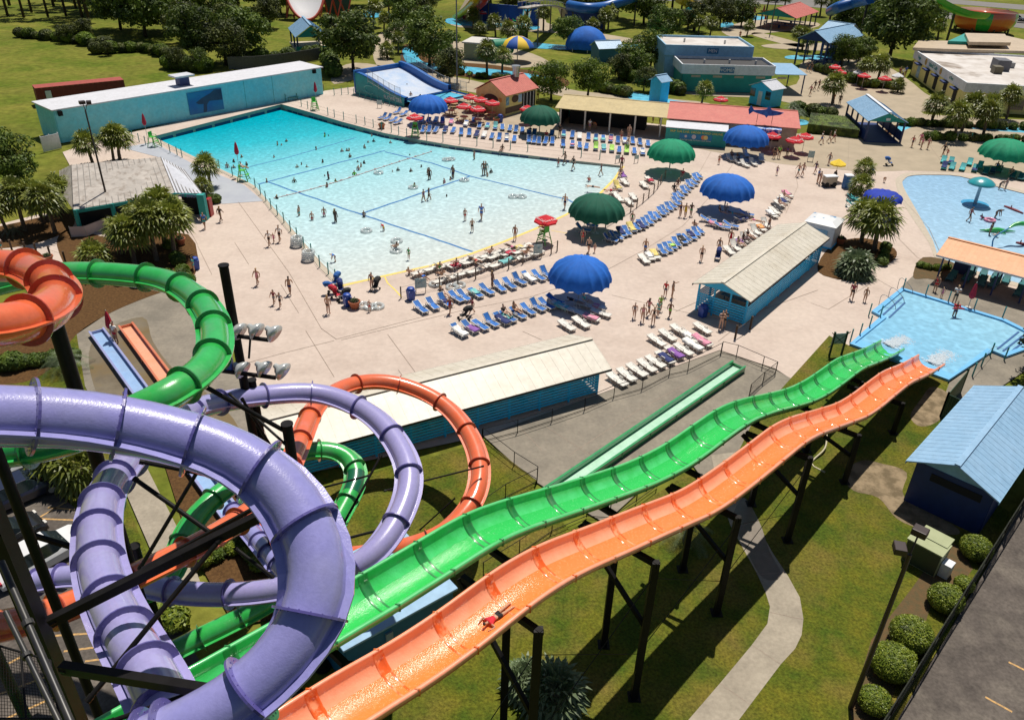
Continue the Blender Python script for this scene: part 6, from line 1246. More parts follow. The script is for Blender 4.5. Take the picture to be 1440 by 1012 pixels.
p=G(1264,787);a,b_=G(1266,786),G(1313,812);rz=frame(a,b_);L_=(b_-a).length;M_ug=mat('utility_green',(0.30,0.33,0.17),(0.34,0.37,0.2),scale=2,rough=.5);M_ugd=mat('utility_dark',(0.035,0.05,0.03),rough=.5)
root=thing('transformer_box','olive green electrical transformer box on the grass','utility box',a,rz);mb=MB();mb.box((L_/2,.65,.75),(L_,1.3,1.5));mb.build('cabinet',M_ug,root,bevel=.03);mb=MB();mb.box((L_*.55,1.2,1.58),(L_*.85,1.0,.1));mb.build('lid',M_ug,root,bevel=.02);mb=MB();mb.box((L_*.5,.55,1.545),(L_*1.04,1.25,.06));mb.build('top_plate',M_ug,root);mb=MB();mb.box((L_+.28,.6,.45),(.5,.6,.9));mb.build('side_cabinet',W_white,root)
mb=MB();mb.box((L_/2,-.012,.75),(L_*.95,.02,1.35));mb.build('door',M_ugd,root)
def lamp_post(base,h,label,heads,r_=.09,cc=M_blk):
 root=thing('floodlight_pole',label,'light pole',base,0);mb=MB();mb.cyl((0,0,0),(0,0,h),r_*1.2,r_*.8,n=12);mb.build('pole',cc,root,smooth='angle')
 for dx,dy,dz in heads:
  mb=MB();mb.bar((0,0,h-.1),(dx*.6,dy*.6,h+dz),.06);o=mb.build('bracket',cc,root);mb=MB();mb.box((dx,dy,h+dz+.1),(.45,.55,.3),math.atan2(dy,dx));mb.build('lamp_head',cc,o,bevel=.03)
 return root
b_=G(1196,995);b_.z=0;lamp_post(b_,9.3,'tall dark floodlight pole rising over the clipped bushes',((.3,.35,.75),(-.4,.1,.1)),.10,mat('bronze_pole',(0.035,0.02,0.018),rough=.4))
X=G(147,265,3.5);lamp_post(Vector((X.x,X.y,0)),11.2,'thin dark floodlight pole rising through the rental shop roof',((-.4,.5,.5),(.4,.2,.6)),.09,MATS['bronze_pole'])
for x,y,h,lab in((1215,80,9,'grey light pole among the trees by the garden seating'),(1083,48,14,'dark tall pole beside the red picnic roof'),(643,131,19,'tall grey floodlight tower in front of the trees')):
 b_=G(x,y);hd=((-.8,0,.2),(.8,0,.2))if h<15 else((-1.3,0,.3),(1.3,0,.3),(-1.3,0,-1.6),(1.3,0,-1.6),(0,-1.3,.6),(0,-1.3,-1),(-1.2,-.6,1.3),(1.2,-.6,1.3));lamp_post(b_,h,lab,hd,.12,mat('grey_pole',(0.12,0.12,0.13),rough=.4))
mbp=[G(x,y)for x,y in((1452,690),(1432,722),(1408,760),(1381,803),(1350,852),(1316,906),(1282,962),(1248,1016),(1215,1068))]
root=thing('boundary_fence','black chain link fence with black screening along the car park','fence',mbp[0]);M_net=mat('black_screen',(0.010,0.012,0.008),(0.03,0.035,0.015),scale=5,mix=(.5,.62),rough=.9)
for p in mbp:mb=MB();mb.cyl(p-mbp[0],p-mbp[0]+Vector((0,0,1.7)),.04,n=6);mb.build('post',M_blk,root)
mb=MB()
for a,b_ in zip(mbp,mbp[1:]):
 mb.bar(a-mbp[0]+Vector((0,0,1.66)),b_-mbp[0]+Vector((0,0,1.66)),.05);n=int((b_-a).length/.12)
 for k in range(n):f=k/n;f2=min(1,f+.45);mb.cyl(a.lerp(b_,f)-mbp[0],a.lerp(b_,f2)-mbp[0]+Vector((0,0,1.6)),.008,n=3);mb.cyl(a.lerp(b_,f)-mbp[0]+Vector((0,0,1.6)),a.lerp(b_,f2)-mbp[0],.008,n=3)
 mb.bar(a-mbp[0]+Vector((0,0,.3)),b_-mbp[0]+Vector((0,0,.3)),.03,.6)
mb.build('chain_link',M_net,root)
for i,(a,b_)in enumerate((((1236,428),(1260,436)),((1249,418),(1272,428)),((1262,404),(1284,415)))):
 a,b_=G(*a),G(*b_);root=thing('pool_handrail',('nearest','middle','farthest')[i]+' curved grey handrail on the plunge pool steps','handrail',a);mb=MB();mb.sweep(catmull([Vector(),Vector((0,0,.85)),(b_-a)*.25+Vector((0,0,1.0)),(b_-a)*.8+Vector((0,0,.55)),b_-a],.12),.025,n=6);mb.build('rail',M_ch,root,smooth=True)
mb=MB();P_=catmull([G(1163,606,.6),G(1160,630,.3),G(1141,651,.05),G(1160,664,.05)],.3);mb.sweep(P_,.06,n=6);tag(mb.build('loose_pipe',mat('cream_pipe',(0.5,0.45,0.3),rough=.6),smooth=True),'cream plastic pipe lying on the grass under the orange racing slide','pipe')
M_redst=mat('red_steel',(0.45,0.06,0.03),rough=.5);M_funnel=mat('white_funnel',(0.92,0.90,0.92),rough=.4)
c=G(432,26);c.z=0;root=thing('funnel_ride','giant white funnel slide with red rim and red steel frame','water slide',c);d=(CAM-c);d.z=0;d.normalize();x=Vector((-d.y,d.x,0));sc=(c-CAM).dot(FWD)/FPX;ce=Vector((0,0,0))+Vector((0,0,43*sc))
mb=MB();vs=[];n=40;rings_=((26,40,0),(25,38.5,0),(20,32,-3),(10,17,-5),(3,5,-6))
for a,b_,dd in rings_:vs+=[ce+x*a*sc*math.cos(2*math.pi*k/n)+Vector((0,0,b_*sc*math.sin(2*math.pi*k/n)))+d*(dd-b_*.75*math.sin(2*math.pi*k/n))*sc for k in range(n)]
mb.add(vs,[(i*n+k,i*n+(k+1)%n,(i+1)*n+(k+1)%n,(i+1)*n+k)for i in range(4)for k in range(n)]);mb.build('funnel',M_funnel,root,smooth=True)
mb=MB();mb.sweep([ce+x*27*sc*math.cos(t)+Vector((0,0,41*sc*math.sin(t)))-d*31*sc*math.sin(t)for t in(2*math.pi*k/40 for k in range(41))],.35,n=8);mb.build('rim',M_redst,root,smooth=True)
for k,(dx,dz)in enumerate(((-28,40),(-18,12),(18,12),(30,30),(42,45),(55,30))):
 mb=MB();mb.bar(x*dx*sc+d*-3,ce*(dz/43)+x*dx*.8*sc-d*2,.35);mb.bar(x*dx*sc,ce+x*(dx+14)*sc-d*3,.25);mb.build('frame_strut',M_redst,root)
mb=MB();mb.bar(x*28*sc-d*6+Vector((0,0,10*sc)),x*62*sc-d*6+Vector((0,0,14*sc)),4,24*sc);mb.build('dark_tank',mat('dark_teal_tank',(0.01,0.07,0.07),rough=.5),root)
for i,(pts,m_,lab)in enumerate(((((678,-10,8.5),(669,3,6.1),(658,14,3.3),(642,26,.4)),mat('yellow_fibreglass',(0.75,0.5,0.02),rough=.3),'yellow open chute dropping into the far pool'),(((692,-10,8.5),(682,3,6.1),(670,14,3.3),(655,26,.4)),mat('red_fibreglass',(0.6,0.06,0.04),rough=.3),'red open chute beside the yellow one at the far pool'))):
 P_=catmull([G(*p)for p in pts],1.0);root=thing('open_chute',lab,'water slide',P_[-1]);vs=[]
 for k,p in enumerate(P_):
  dd=(P_[min(k+1,len(P_)-1)]-P_[max(k-1,0)]).normalized();xx=dd.cross(Vector((0,0,1))).normalized();yy=xx.cross(dd)
  vs+=[p-P_[-1]+xx*a-yy*b_ for a,b_ in((-1.1,-.6),(-.8,.1),(-.3,.35),(.3,.35),(.8,.1),(1.1,-.6))]
 mb=MB();mb.add(vs,[(k*6+j,k*6+j+1,(k+1)*6+j+1,(k+1)*6+j)for k in range(len(P_)-1)for j in range(5)]);mb.build('chute',m_,root,smooth=True)
 mb=MB();mb.bar(Vector((P_[2].x,P_[2].y,0))-P_[-1],P_[2]-P_[-1],.2);mb.build('support',M_dk,root)
root=thing('slide_ramp','grey concrete ramp carrying the yellow and red chutes','ramp',G(655,26));L0=root.location;P_=[G(640,26),G(662,27),G(682,-14),G(658,-14)];mb=MB();mb.add([P_[0]-L0+Vector((0,0,.1)),P_[1]-L0+Vector((0,0,.1)),G(704,-14,8.6)-L0,G(672,-14,8.6)-L0,P_[0]-L0,P_[1]-L0,G(690,-14)-L0,G(662,-14)-L0],[(0,1,2,3),(0,4,5,1),(1,5,6,2),(3,7,4,0)]);mb.build('slab',M_tan,root)
M_bw=mat('blue_pool_wall',(0.01,0.04,0.20),(0.012,0.055,0.26),scale=.5,rough=.6)
for i,(a,b_,h,lab)in enumerate((((673,29),(728,34),4.2,'left stretch of the tall blue wall behind the far pool'),((728,34),(757,36),5.2,'middle stretch of the blue wall with the tube outlet'),((795,36),(850,42),4.5,'right stretch of the blue wall behind the palms'))):
 a,b_=G(*a),G(*b_);root=thing('pool_wall',lab,'wall',a,frame(a,b_));L_=(b_-a).length;mb=MB();mb.box((L_/2,.2,h/2),(L_,.4,h));mb.build('wall_panel',M_bw,root)
 for k in range(5):mb=MB();mb.box((L_*k/4,-.05,h/2),(.3,.14,h+.2));mb.build('pilaster',M_bw,root)
a,b_=G(742,10,6.5),G(738,30,1.6);root=thing('tube_outlet','pale blue tube slide outlet above the far pool','tube slide',a);mb=MB();mb.sweep([Vector(),(b_-a)*.5,b_-a],1.1,n=16,caps=False);mb.sweep([Vector(),(b_-a)*.5,b_-a],.95,n=16,caps=False);mb.build('tube_shell',plastic('pale_blue_tube',(0.08,0.32,0.5),(0.1,0.36,0.55)),root,smooth=True);mb=MB();mb.bar(Vector((0,0,0)),Vector((0,0,-a.z)),.4);mb.build('support',M_dk,root)
root=thing('timber_stairs','grey timber stair tower climbing above the blue wall','stairs',G(775,30));L0=root.location;P_=[G(795,26,1.5),G(790,12,4),G(775,8,6),G(758,8,8),G(735,12,8.5)]
for a,b_ in zip(P_,P_[1:]):
 a,b_=a-L0,b_-L0;mb=MB();mb.bar(a,b_,2.2,.25);mb.build('flight',R_grey,root)
 for sg in(-1,1):dd=(b_-a).normalized();xx=dd.cross(Vector((0,0,1))).normalized()*sg*1.1;mb=MB();mb.bar(a+xx+Vector((0,0,1.1)),b_+xx+Vector((0,0,1.1)),.12);[mb.bar(a.lerp(b_,f)+xx,a.lerp(b_,f)+xx+Vector((0,0,1.1)),.08)for f in(0,.25,.5,.75)];mb.build('handrail',R_grey,root)
 mb=MB();mb.bar(Vector((a.x,a.y,-L0 .z)),a,.3);mb.build('post',M_gp,root)
for x,y,h,m_,lab in((710,41,3.4,mat('spray_grey',(0.45,0.47,0.46),(0.3,0.33,0.33),scale=2),'grey cone fountain in the far pool'),):root=thing('cone_fountain',lab,'fountain',G(x,y));mb=MB();mb.lathe([(1.0,0),(.5,h*.55),(.02,h)],n=14);mb.build('cone',m_,root,smooth=True);mb=MB();mb.lathe([(1.3,0),(1.3,.25),(.9,.3)],n=14);mb.build('base',W_white,root)
root=thing('play_frame','green and red toddler play frame in the far pool','play frame',G(724,37));
for k in range(4):mb=MB();mb.cyl((k*.9-1.4,0,0),(k*.9-1.4,.3,1.8),.12,n=6);mb.cyl((k*.9-1.4,0,1.4),(k*.9-.5,.2,1.2),.12,n=6);mb.build('tube_frame',P_gr if k%2 else M_redc,root)
P_=[G(651,59,3.2),G(691,62,3.2),G(701,54,3.2),G(658,52.5,3.2)];a,b_=P_[0].copy(),P_[1].copy();a.z=b_.z=0;rz=frame(a,b_);L_=(b_-a).length
root=thing('park_kiosk','small white flat roofed kiosk with a green barrel canopy at its side','kiosk',a,rz);box_wall(root,.2,L_-.3,.2,6,0,3.0,mat('pale_green_wall',(0.3,0.36,0.24)),.15);mb=MB();mb.box((L_/2,3.2,3.1),(L_+.4,6.8,.25));mb.build('roof',F_white,root)
mb=MB();mb.sweep([(L_+.2,-.2,2.6),(L_+3.2,2.8,2.6)],1.5,n=16,caps=True);mb.build('barrel_canopy',mat('barrel_green',(0.0,0.22,0.12)),root,smooth='angle')
c=G(824,70);c.z=0;root=thing('dome_tent','big royal blue dome canopy beside the far river','dome',c);sc=(c-CAM).dot(FWD)/FPX;rr=29.5*sc;mb=MB();n=64;vs=[];hh=24*sc/.9
for i in range(9):
 t=math.pi/2*i/8
 for k in range(n):ph=(k/8)%1;q=rr*math.sin(t)*(1-.03*math.sin(math.pi*ph))if i else .01;vs.append((q*math.cos(2*math.pi*k/n),q*math.sin(2*math.pi*k/n),hh*math.cos(t)+.6))
mb.add(vs,[(i*n+k,i*n+(k+1)%n,(i+1)*n+(k+1)%n,(i+1)*n+k)for i in range(8)for k in range(n)]);mb.build('canopy',U_blue,root,smooth=True)
for k in range(8):t=k*math.pi/4;mb=MB();mb.bar((rr*.97*math.cos(t),rr*.97*math.sin(t),0),(rr*.97*math.cos(t),rr*.97*math.sin(t),.9),.15);mb.build('leg',M_pole,root)
A,rz,L_,w_=rect(((415,53),(462,51.5),(445,33)),3.4,12);root=thing('picnic_pavilion','teal gabled pavilion with pale blue roof left of the dark tree','pavilion',A,rz);gable_y(root,L_,w_,3.4,5.6,R_sky,R_sky)
mb=MB();mb.add([(0.3,.1,3.35),(L_-.3,.1,3.35),(L_/2,.1,5.4),(0.3,.2,3.35),(L_-.3,.2,3.35),(L_/2,.2,5.4)],[(0,1,2),(5,4,3),(0,3,4,1)]);mb.build('gable',W_teal,root)
for x in(.4,L_-.4):
 for k in range(3):mb=MB();mb.bar((x,.4+k*(w_-.8)/2,0),(x,.4+k*(w_-.8)/2,3.4),.3);mb.build('post',W_navy,root)
mb=MB();mb.box((L_/2,w_/2,.5),(L_,w_,.3));mb.build('deck',W_beige,root);mb=MB();mb.bar((0,0,1.2),(L_,0,1.2),.1,.9);mb.build('railing',W_teal,root)
for px,ze,W_,m_,gm,nm,lab in((((1148.5,44),(1186,50),(1163,37)),4.5,8,R_sky,W_navy,'slide_station','left blue roofed slide station on tall posts'),(((1166,61),(1216,50),(1180,47)),5.0,7,R_sky,W_navy,'slide_station','right blue roofed slide station partly behind the big tree'),(((1120,26.4),(1152,16.7),(1106,18)),3.2,11,R_red,W_teal,'picnic_shelter','red roofed picnic shelter with a teal gable on the far lawn')):
 A,rz,L_,w_=rect(px,ze,W_);root=thing(nm,lab,'shelter',A,rz);gable_roof(root,0,L_,0,w_,ze,ze+1.9,m_,.6);gable_end(root,.2,.2,w_-.2,ze,ze+1.7,gm,.2)
 for k in range(5):
  for y in(.4,w_-.4):mb=MB();x=.4+k*(L_-.8)/4;mb.bar((x,y,0),(x,y,ze),.28);mb.build('post',W_navy,root)
 for k in range(3):mb=MB();mb.box((L_*(.25+k*.25),w_/2,.75),(1.2,w_*.6,.1));mb.bar((L_*(.25+k*.25),w_/2,0),(L_*(.25+k*.25),w_/2,.7),.5);mb.build('picnic_bench',W_navy,root)
c=G(1378,45);c.z=0;sc=(c-CAM).dot(FWD)/FPX;root=thing('bowl_ride','orange and green striped bowl slide beside the road','water slide',c);rr=41.5*sc;prof=[(.80,1.2),(.93,2.4),(1.0,4.2),(.99,5.6),(.96,6.6)]
for k in range(14):
 vs=[(rr*q*math.cos(t),rr*q*math.sin(t),z*sc/.23*.95)for q,z in prof for t in(2*math.pi*(k+j/4)/14 for j in range(5))];mb=MB();mb.add(vs,[(i*5+j,i*5+j+1,i*5+6+j,i*5+5+j)for i in range(4)for j in range(4)]);mb.build('panel',P_gr if k%3==0 else P_or,root,smooth=True)
mb=MB();mb.lathe([(rr*.96,prof[-1][1]*sc/.23*.95),(rr*.7,4.2*sc/.23),(rr*.2,3.6*sc/.23),(.3,3.4*sc/.23)],n=40);mb.build('bowl_floor',P_or,root,smooth=True)
for k in range(8):t=k*math.pi/4;mb=MB();mb.bar((rr*.85*math.cos(t),rr*.85*math.sin(t),0),(rr*.85*math.cos(t),rr*.85*math.sin(t),2.2*sc/.23),.35);mb.build('leg',M_dk,root)
P_=catmull([G(1310,-8,12),G(1325,1,10.5),G(1345,10,9),G(1368,16,8),G(1385,18,7.4)],1.0);root=thing('flume','bright green flume running down into the striped bowl','water slide',P_[0]);mb=MB();mb.sweep([p-P_[0]for p in P_],1.5,n=14,caps=False,a0=math.pi,a1=2*math.pi);mb.sweep([p-P_[0]for p in P_],1.35,n=14,caps=False,a0=math.pi,a1=2*math.pi);mb.build('flume_shell',P_gr,root,smooth=True)
for p in(P_[2],P_[len(P_)//2]):mb=MB();mb.bar(Vector((p.x,p.y,0))-P_[0],p-P_[0]-Vector((0,0,1.4)),.4);mb.build('support',M_dk,root)
for i,(pts,m_,lab)in enumerate((([(800,8,5),(825,12,5),(850,10,5),(872,3,6),(900,-6,7)],W_surf,'dark blue flume above the blue wall among the trees'),([(955,-2,7),(965,3,6),(975,8,5),(984,10,4)],mat('yellow_fibreglass',(0.75,0.5,0.02)),'short yellow tube slide between the far trees'),([(1168,16,6),(1180,10,8),(1200,4,9),(1225,-2,11)],W_surf,'dark blue slide trestle beside the big tree'),([(960,22,3),(970,17,4),(980,20,4),(978,24,3)],M_tealg,'small turquoise slide curl between the far trees'))):
 P_=catmull([G(*p)for p in pts],1.2);root=thing('far_flume',lab,'water slide',P_[0]);mb=MB();mb.sweep([p-P_[0]for p in P_],1.2,n=12);mb.build('flume_shell',m_,root,smooth='angle')
 for p in(P_[1],P_[-2]):mb=MB();mb.bar(Vector((p.x,p.y,0))-P_[0],p-P_[0],.4);mb.build('support',M_dk,root)
a_pts=[G(x,y)for x,y in((322,98),(360,97),(400,93),(452,84))];root=thing('timber_fence','grey timber fence at the edge of the field behind the wave machine house','fence',a_pts[0])
for a,b_ in zip(a_pts,a_pts[1:]):mb=MB();mb.bar(a-a_pts[0]+Vector((0,0,1.1)),b_-a_pts[0]+Vector((0,0,1.1)),.1,2.2);mb.build('panel',mat('grey_timber',(0.10,0.095,0.10),(0.07,0.065,0.07),scale=3),root)
for i,(x,y)in enumerate(((4,270),(6,290))):
 p=G(x,y);root=thing('park_bench',('farther' if i==0 else 'nearer')+' teal picnic bench on the left lawn','bench',p,.1);mb=MB();mb.box((0,0,.74),(2.2,.8,.06));mb.build('tabletop',M_tp,root)
 for s_ in(-1,1):mb=MB();mb.box((0,s_*.75,.45),(2.2,.28,.05));mb.build('seat',M_tp,root);mb=MB();mb.bar((s_*.8,-.75,0),(s_*.8,0,.72),.08);mb.bar((s_*.8,.75,0),(s_*.8,0,.72),.08);mb.build('leg',M_tp,root)
for i,(x,y)in enumerate(((412,141),(397,141))):
 root=thing('park_bench',('right' if i==0 else 'left')+' teal bench on the ledge of the wave machine house','bench',G(x-(i*212),y+i*40),.7);mb=MB();mb.box((0,0,.45),(1.8,.5,.06));mb.build('seat',M_tp,root);mb=MB();mb.bar((-.9,.25,.75),(.9,.25,.75),.05,.4);mb.build('backrest',M_tp,root)
 for s_ in(-1,1):mb=MB();mb.bar((s_*.8,0,0),(s_*.8,0,.45),.08);mb.build('leg',M_tp,root)
root=thing('rescue_rack','rack of red rescue boards along the right end of the wave machine house','rack',G(402,138),frame(G(402,138),G(440,131)))
mb=MB();mb.bar((0,0,1.0),(7.5,0,1.0),.1);[mb.bar((k*2.5,0,0),(k*2.5,0,1.0),.08)for k in range(4)];mb.build('rail',M_gp,root)
for k in range(4):mb=MB();mb.box((.6+k*1.6,-.2,.6),(1.2,.12,.5));mb.build('rescue_board',M_redc,root)
M_leafd=mat('dark_leaf',(0.065,0.115,0.014),(0.17,0.225,0.03),scale=1.6,rough=.6,trans=.22,rnd=.25,c3=(0.022,0.042,0.008),scale3=.5,mix3=(.45,.65),spec=.3)
M_leafb=mat('bright_leaf',(0.10,0.165,0.012),(0.20,0.27,0.028),scale=1.8,rough=.6,trans=.3,rnd=.2,c3=(0.03,0.06,0.008),scale3=.6,mix3=(.45,.62),spec=.3)
M_leafo=mat('olive_leaf',(0.09,0.12,0.022),(0.18,0.19,0.045),scale=1.8,rough=.65,trans=.25,rnd=.25,c3=(0.025,0.038,0.01),scale3=.5,mix3=(.42,.6),spec=.3)
M_box=mat('clipped_leaf',(0.13,0.185,0.012),(0.32,0.36,0.04),scale=5,mix=(.4,.7),rough=.5,trans=.2,c3=(0.03,0.05,0.006),scale3=2.0,mix3=(.5,.7),spec=.4)
M_bark=mat('bark',(0.09,0.065,0.045),(0.05,0.035,0.025),scale=5,rough=1,bump=.03,bscale=12);M_ptr=mat('palm_trunk',(0.16,0.12,0.085),(0.09,0.065,0.045),scale=7,rough=1,bump=.04,bscale=9)
M_frond=mat('palm_frond',(0.11,0.15,0.018),(0.25,0.27,0.04),scale=2,rough=.45,trans=.3,rnd=.18,c3=(0.20,0.16,0.04),scale3=1.2,mix3=(.55,.8),spec=.5);M_silver=mat('silver_frond',(0.11,0.16,0.07),(0.20,0.25,0.13),scale=2,rough=.45,trans=.25,rnd=.1,spec=.5)
def tree_proto(seed,h,r_,m_,n,leaf,squash=.8,trunk=.28):
 rr=random.Random(seed);root=thing('broadleaf_tree','x','tree',(0,0,-60));mb=MB();zc=h-r_*squash
 mb.sweep([(0,0,0),(.1,.05,zc*.5),(.0,.15,zc)],[trunk,trunk*.7,trunk*.45],n=8)
 for k in range(7):t=k*.9+rr.random();e=(math.cos(t)*r_*.6,math.sin(t)*r_*.6,zc+rr.uniform(-.1,.5)*r_*squash);mb.sweep([(0,.1,zc*rr.uniform(.45,.8)),(e[0]*.45,e[1]*.45,zc*.95),e],[trunk*.35,trunk*.22,.03],n=5)
 mb.build('trunk',M_bark,root,smooth=True);mb=MB();K=46
 for k in range(K):
  while True:
   p=Vector((rr.uniform(-1,1),rr.uniform(-1,1),rr.uniform(-.75,1)))
   if .25<p.length<1:break
  c=(p.x*r_*.82,p.y*r_*.82,zc+p.z*r_*squash*.82);q=r_*rr.uniform(.2,.38);leafball(mb,c,q,q*.8,n//K,leaf,rr,.45,-.6)
 mb.build('crown',m_,root);return freeze(root)
TR={'dark':[tree_proto(1,8.8,5.2,M_leafd,6800,.27,.80),tree_proto(2,9.6,5.2,M_leafd,6800,.28,.88)],'green':[tree_proto(3,7.8,4.6,M_leafb,6000,.21,.78)],'olive':[tree_proto(4,7.4,4.6,M_leafo,5200,.25,.75),tree_proto(5,8,4.2,M_leafo,5000,.25,.9)]}
def pine_proto():
 rr=random.Random(9);root=thing('pine_tree','x','pine tree',(0,0,-60));mb=MB();mb.sweep([(0,0,0),(.1,0,8),(.1,.1,19)],[.32,.24,.08],n=8);mb.build('trunk',M_bark,root,smooth=True);mb=MB()
 for k in range(22):t=rr.uniform(0,6.28);z=rr.uniform(11,19);q=(20.5-z)*.38;leafball(mb,(math.cos(t)*q,math.sin(t)*q,z),1.3,.7,70,.3,rr,.2,-1)
 mb.build('crown',M_leafd,root);return freeze(root)
PN=pine_proto();rtr=random.Random(5)
def fan(mb,c,d,L_,size,rr,blades=9,droop=.35):
 "one fan leaf: stalk, then blades radiating from its tip"
 d=d.normalized();tip=c+d*L_-Vector((0,0,.25*L_*(1-d.z)));x=d.cross(Vector((0,0,1)))
 x=x.normalized()if x.length>.05 else Vector((1,0,0));y=x.cross(d)
 mb.add([c-x*.015,c+x*.015,tip+x*.015,tip-x*.015],[(0,1,2,3)])
 for k in range(blades):
  a=(k/(blades-1)-.5)*3.5;dirv=(d*math.cos(a)+x*math.sin(a)).normalized();l=size*(1-.25*abs(a)/1.75)*rr.uniform(.85,1.1);sd=dirv.cross(y).normalized()*(size*.085);lift=y*(.04*(k%2))
  m1=tip+dirv*l*.55+lift;m2=tip+dirv*l-Vector((0,0,droop*l*rr.uniform(.6,1.3)))
  mb.add([tip,m1-sd,m2,m1+sd],[(0,1,2,3)])
def palm_proto(seed,h,size=.75,n=46,m_=M_frond,r_=.17,lean=.4):
 rr=random.Random(seed);root=thing('palm_tree','x','palm tree',(0,0,-60));mb=MB();P_=[Vector((0,0,0)),Vector((lean*.3,0,h*.4)),Vector((lean*.8,.1,h*.8)),Vector((lean,.1,h))]
 rs=[];pts=catmull(P_,.22)
 for i in range(len(pts)):f=i/len(pts);rs.append(r_*(1.25-.4*f+(.35 if f>.8 else 0))*(1+.10*(i%2)))
 mb.sweep(pts,rs,n=9);mb.build('trunk',M_ptr,root);mb=MB();c=Vector((lean,.1,h))
 for k in range(n):
  t=k*2.399+rr.uniform(-.2,.2);el=math.asin(max(-.55,1-1.55*k/n));d=Vector((math.cos(t)*math.cos(el),math.sin(t)*math.cos(el),math.sin(el)))
  fan(mb,c+Vector((0,0,rr.uniform(-.15,.15))),d,rr.uniform(.6,.85)*size*1.2,size*rr.uniform(.85,1.15),rr)
 mb.build('crown',m_,root);return freeze(root)
PA=[palm_proto(21,3.0,1.15,64),palm_proto(22,3.9,1.2,64,lean=-.5),palm_proto(23,1.6,1.1,56,lean=.1)]
def feather_proto():
 rr=random.Random(31);root=thing('feather_palm','x','palm tree',(0,0,-60));mb=MB();mb.cyl((0,0,0),(0,0,1.0),.28,.22,n=10);mb.build('trunk',M_ptr,root);mb=MB()
 for k in range(38):
  t=k*2.399;el=R(80-k*2.1);d=Vector((math.cos(t)*math.cos(el),math.sin(t)*math.cos(el),math.sin(el)));P_=[Vector((0,0,1.0))+d*s_-Vector((0,0,.30*s_*s_))for s_ in(0,.5,1.0,1.5,2.0,2.3)];pts=catmull(P_,.09)
  for i in range(3,len(pts)-1):
   a=(pts[i+1]-pts[i-1]).normalized();x=a.cross(Vector((0,0,1)))
   if x.length<.05:continue
   x.normalize()
   for sg in(-1,1):l=.42*math.sin(math.pi*min(1,(i+3)/(len(pts)+3)))+.05;e=pts[i]+(x*sg+a*.7).normalized()*l-Vector((0,0,.06));mb.add([pts[i]-a*.018,pts[i]+a*.018,e],[(0,1,2)])
 mb.build('crown',M_silver,root);return freeze(root)
FP=feather_proto();FS=palm_proto(24,.9,1.45,78,M_silver,.25,.05)
def T(kind,i,x,y,s_,lab,grp=None):
 lst=TR[kind];dup(lst[i%len(lst)],G(x,y),rtr.uniform(0,6.3),lab,grp,s_*1.0)
for i,(k,x,y,s_,lab)in enumerate((('dark',18,262,.78,'dark round tree behind the white fence panel at the left edge'),('dark',497,101,1.35,'large dark tree between the teal pavilion and the surf machine'),('dark',604,92,1.2,'tall dark green tree right of the surf machine fence'),('olive',632,118,.92,'open crowned tree in front of the river bend'),('dark',575,48,1.2,'dark tree where the park walk bends'),('olive',600,22,1.1,'olive tree behind the far left pool'),('olive',815,28,1.2,'pale olive tree above the blue wall'),('green',775,141,.92,'bright green tree beside the food hut'),('green',826,139,.95,'bright green tree behind the tan pavilion'),('dark',798,66,.80,'round dark tree left of the blue dome'),('dark',914,98,.92,'round dark tree between dome and washrooms'),('dark',868,26,1.25,'dark tree right of the stair tower'),('dark',905,34,1.4,'tallest dark tree in the middle of the far park'),('dark',930,60,1.0,'dark tree beside the upper washroom roof'),('dark',850,2,1.5,'dark tree at the top behind the blue flume'),('dark',945,14,1.4,'dark tree left of the yellow tube'),('olive',975,44,1.1,'olive tree behind the washroom roof, left'),('olive',1012,40,1.0,'olive tree behind the washroom roof, middle'),('dark',1042,38,.9,'dark tree behind the washroom roof, right'),('olive',870,112,.7,'small olive tree by the river in front of the dome'),('dark',888,108,.8,'small dark tree by the river in front of the dome'),('olive',905,128,.6,'small pale tree beside the blue pump shed'),('dark',1196,54,1.35,'dark oak left in the big clump beside the hall'),('dark',1250,84,1.75,'largest oak with wide crown beside the cafe'),('dark',1290,48,1.3,'dark oak right in the big clump'),('dark',1235,34,1.6,'dark oak at the back of the big clump'),('green',1182,96,.95,'leafy lighter green tree over the garden seating'),('dark',1205,92,.7,'small dark tree in the garden seating'),('olive',1478,532,.75,'thin leafed tree reaching over the right side of the plunge pool'))):T(k,i,x,y,s_*(.9 if y>15 else 1),lab)
dk=(('dark',150,18,1.5),('dark',170,42,1.3),('dark',205,52,1.5),('dark',238,44,1.4),('olive',262,62,1.1),('dark',285,88,1.15),('olive',318,92,1.1),('dark',345,84,1.05),('dark',300,40,1.1),('olive',330,56,1.0),('dark',285,12,1.3),('dark',250,12,1.4),('dark',215,20,1.4),('olive',320,20,1.0),('dark',365,12,1.1),('dark',395,20,1.0),('dark',470,12,1.2),('dark',520,8,1.2),('dark',555,4,1.2),('olive',120,58,.6),('olive',95,60,.5),('olive',250,98,.5),('dark',280,100,.45),('olive',152,78,.35))
for i,(k,x,y,s_)in enumerate(dk):T(k,i,x,y,s_,'%s %s tree of the wild thicket behind the field'%(ORD[i]+' from the left' if 0 else['tall','broad','leaning','thick','low','round'][i%6],{'dark':'dark','olive':'olive'}[k]+' green'),'trees of the thicket behind the field')
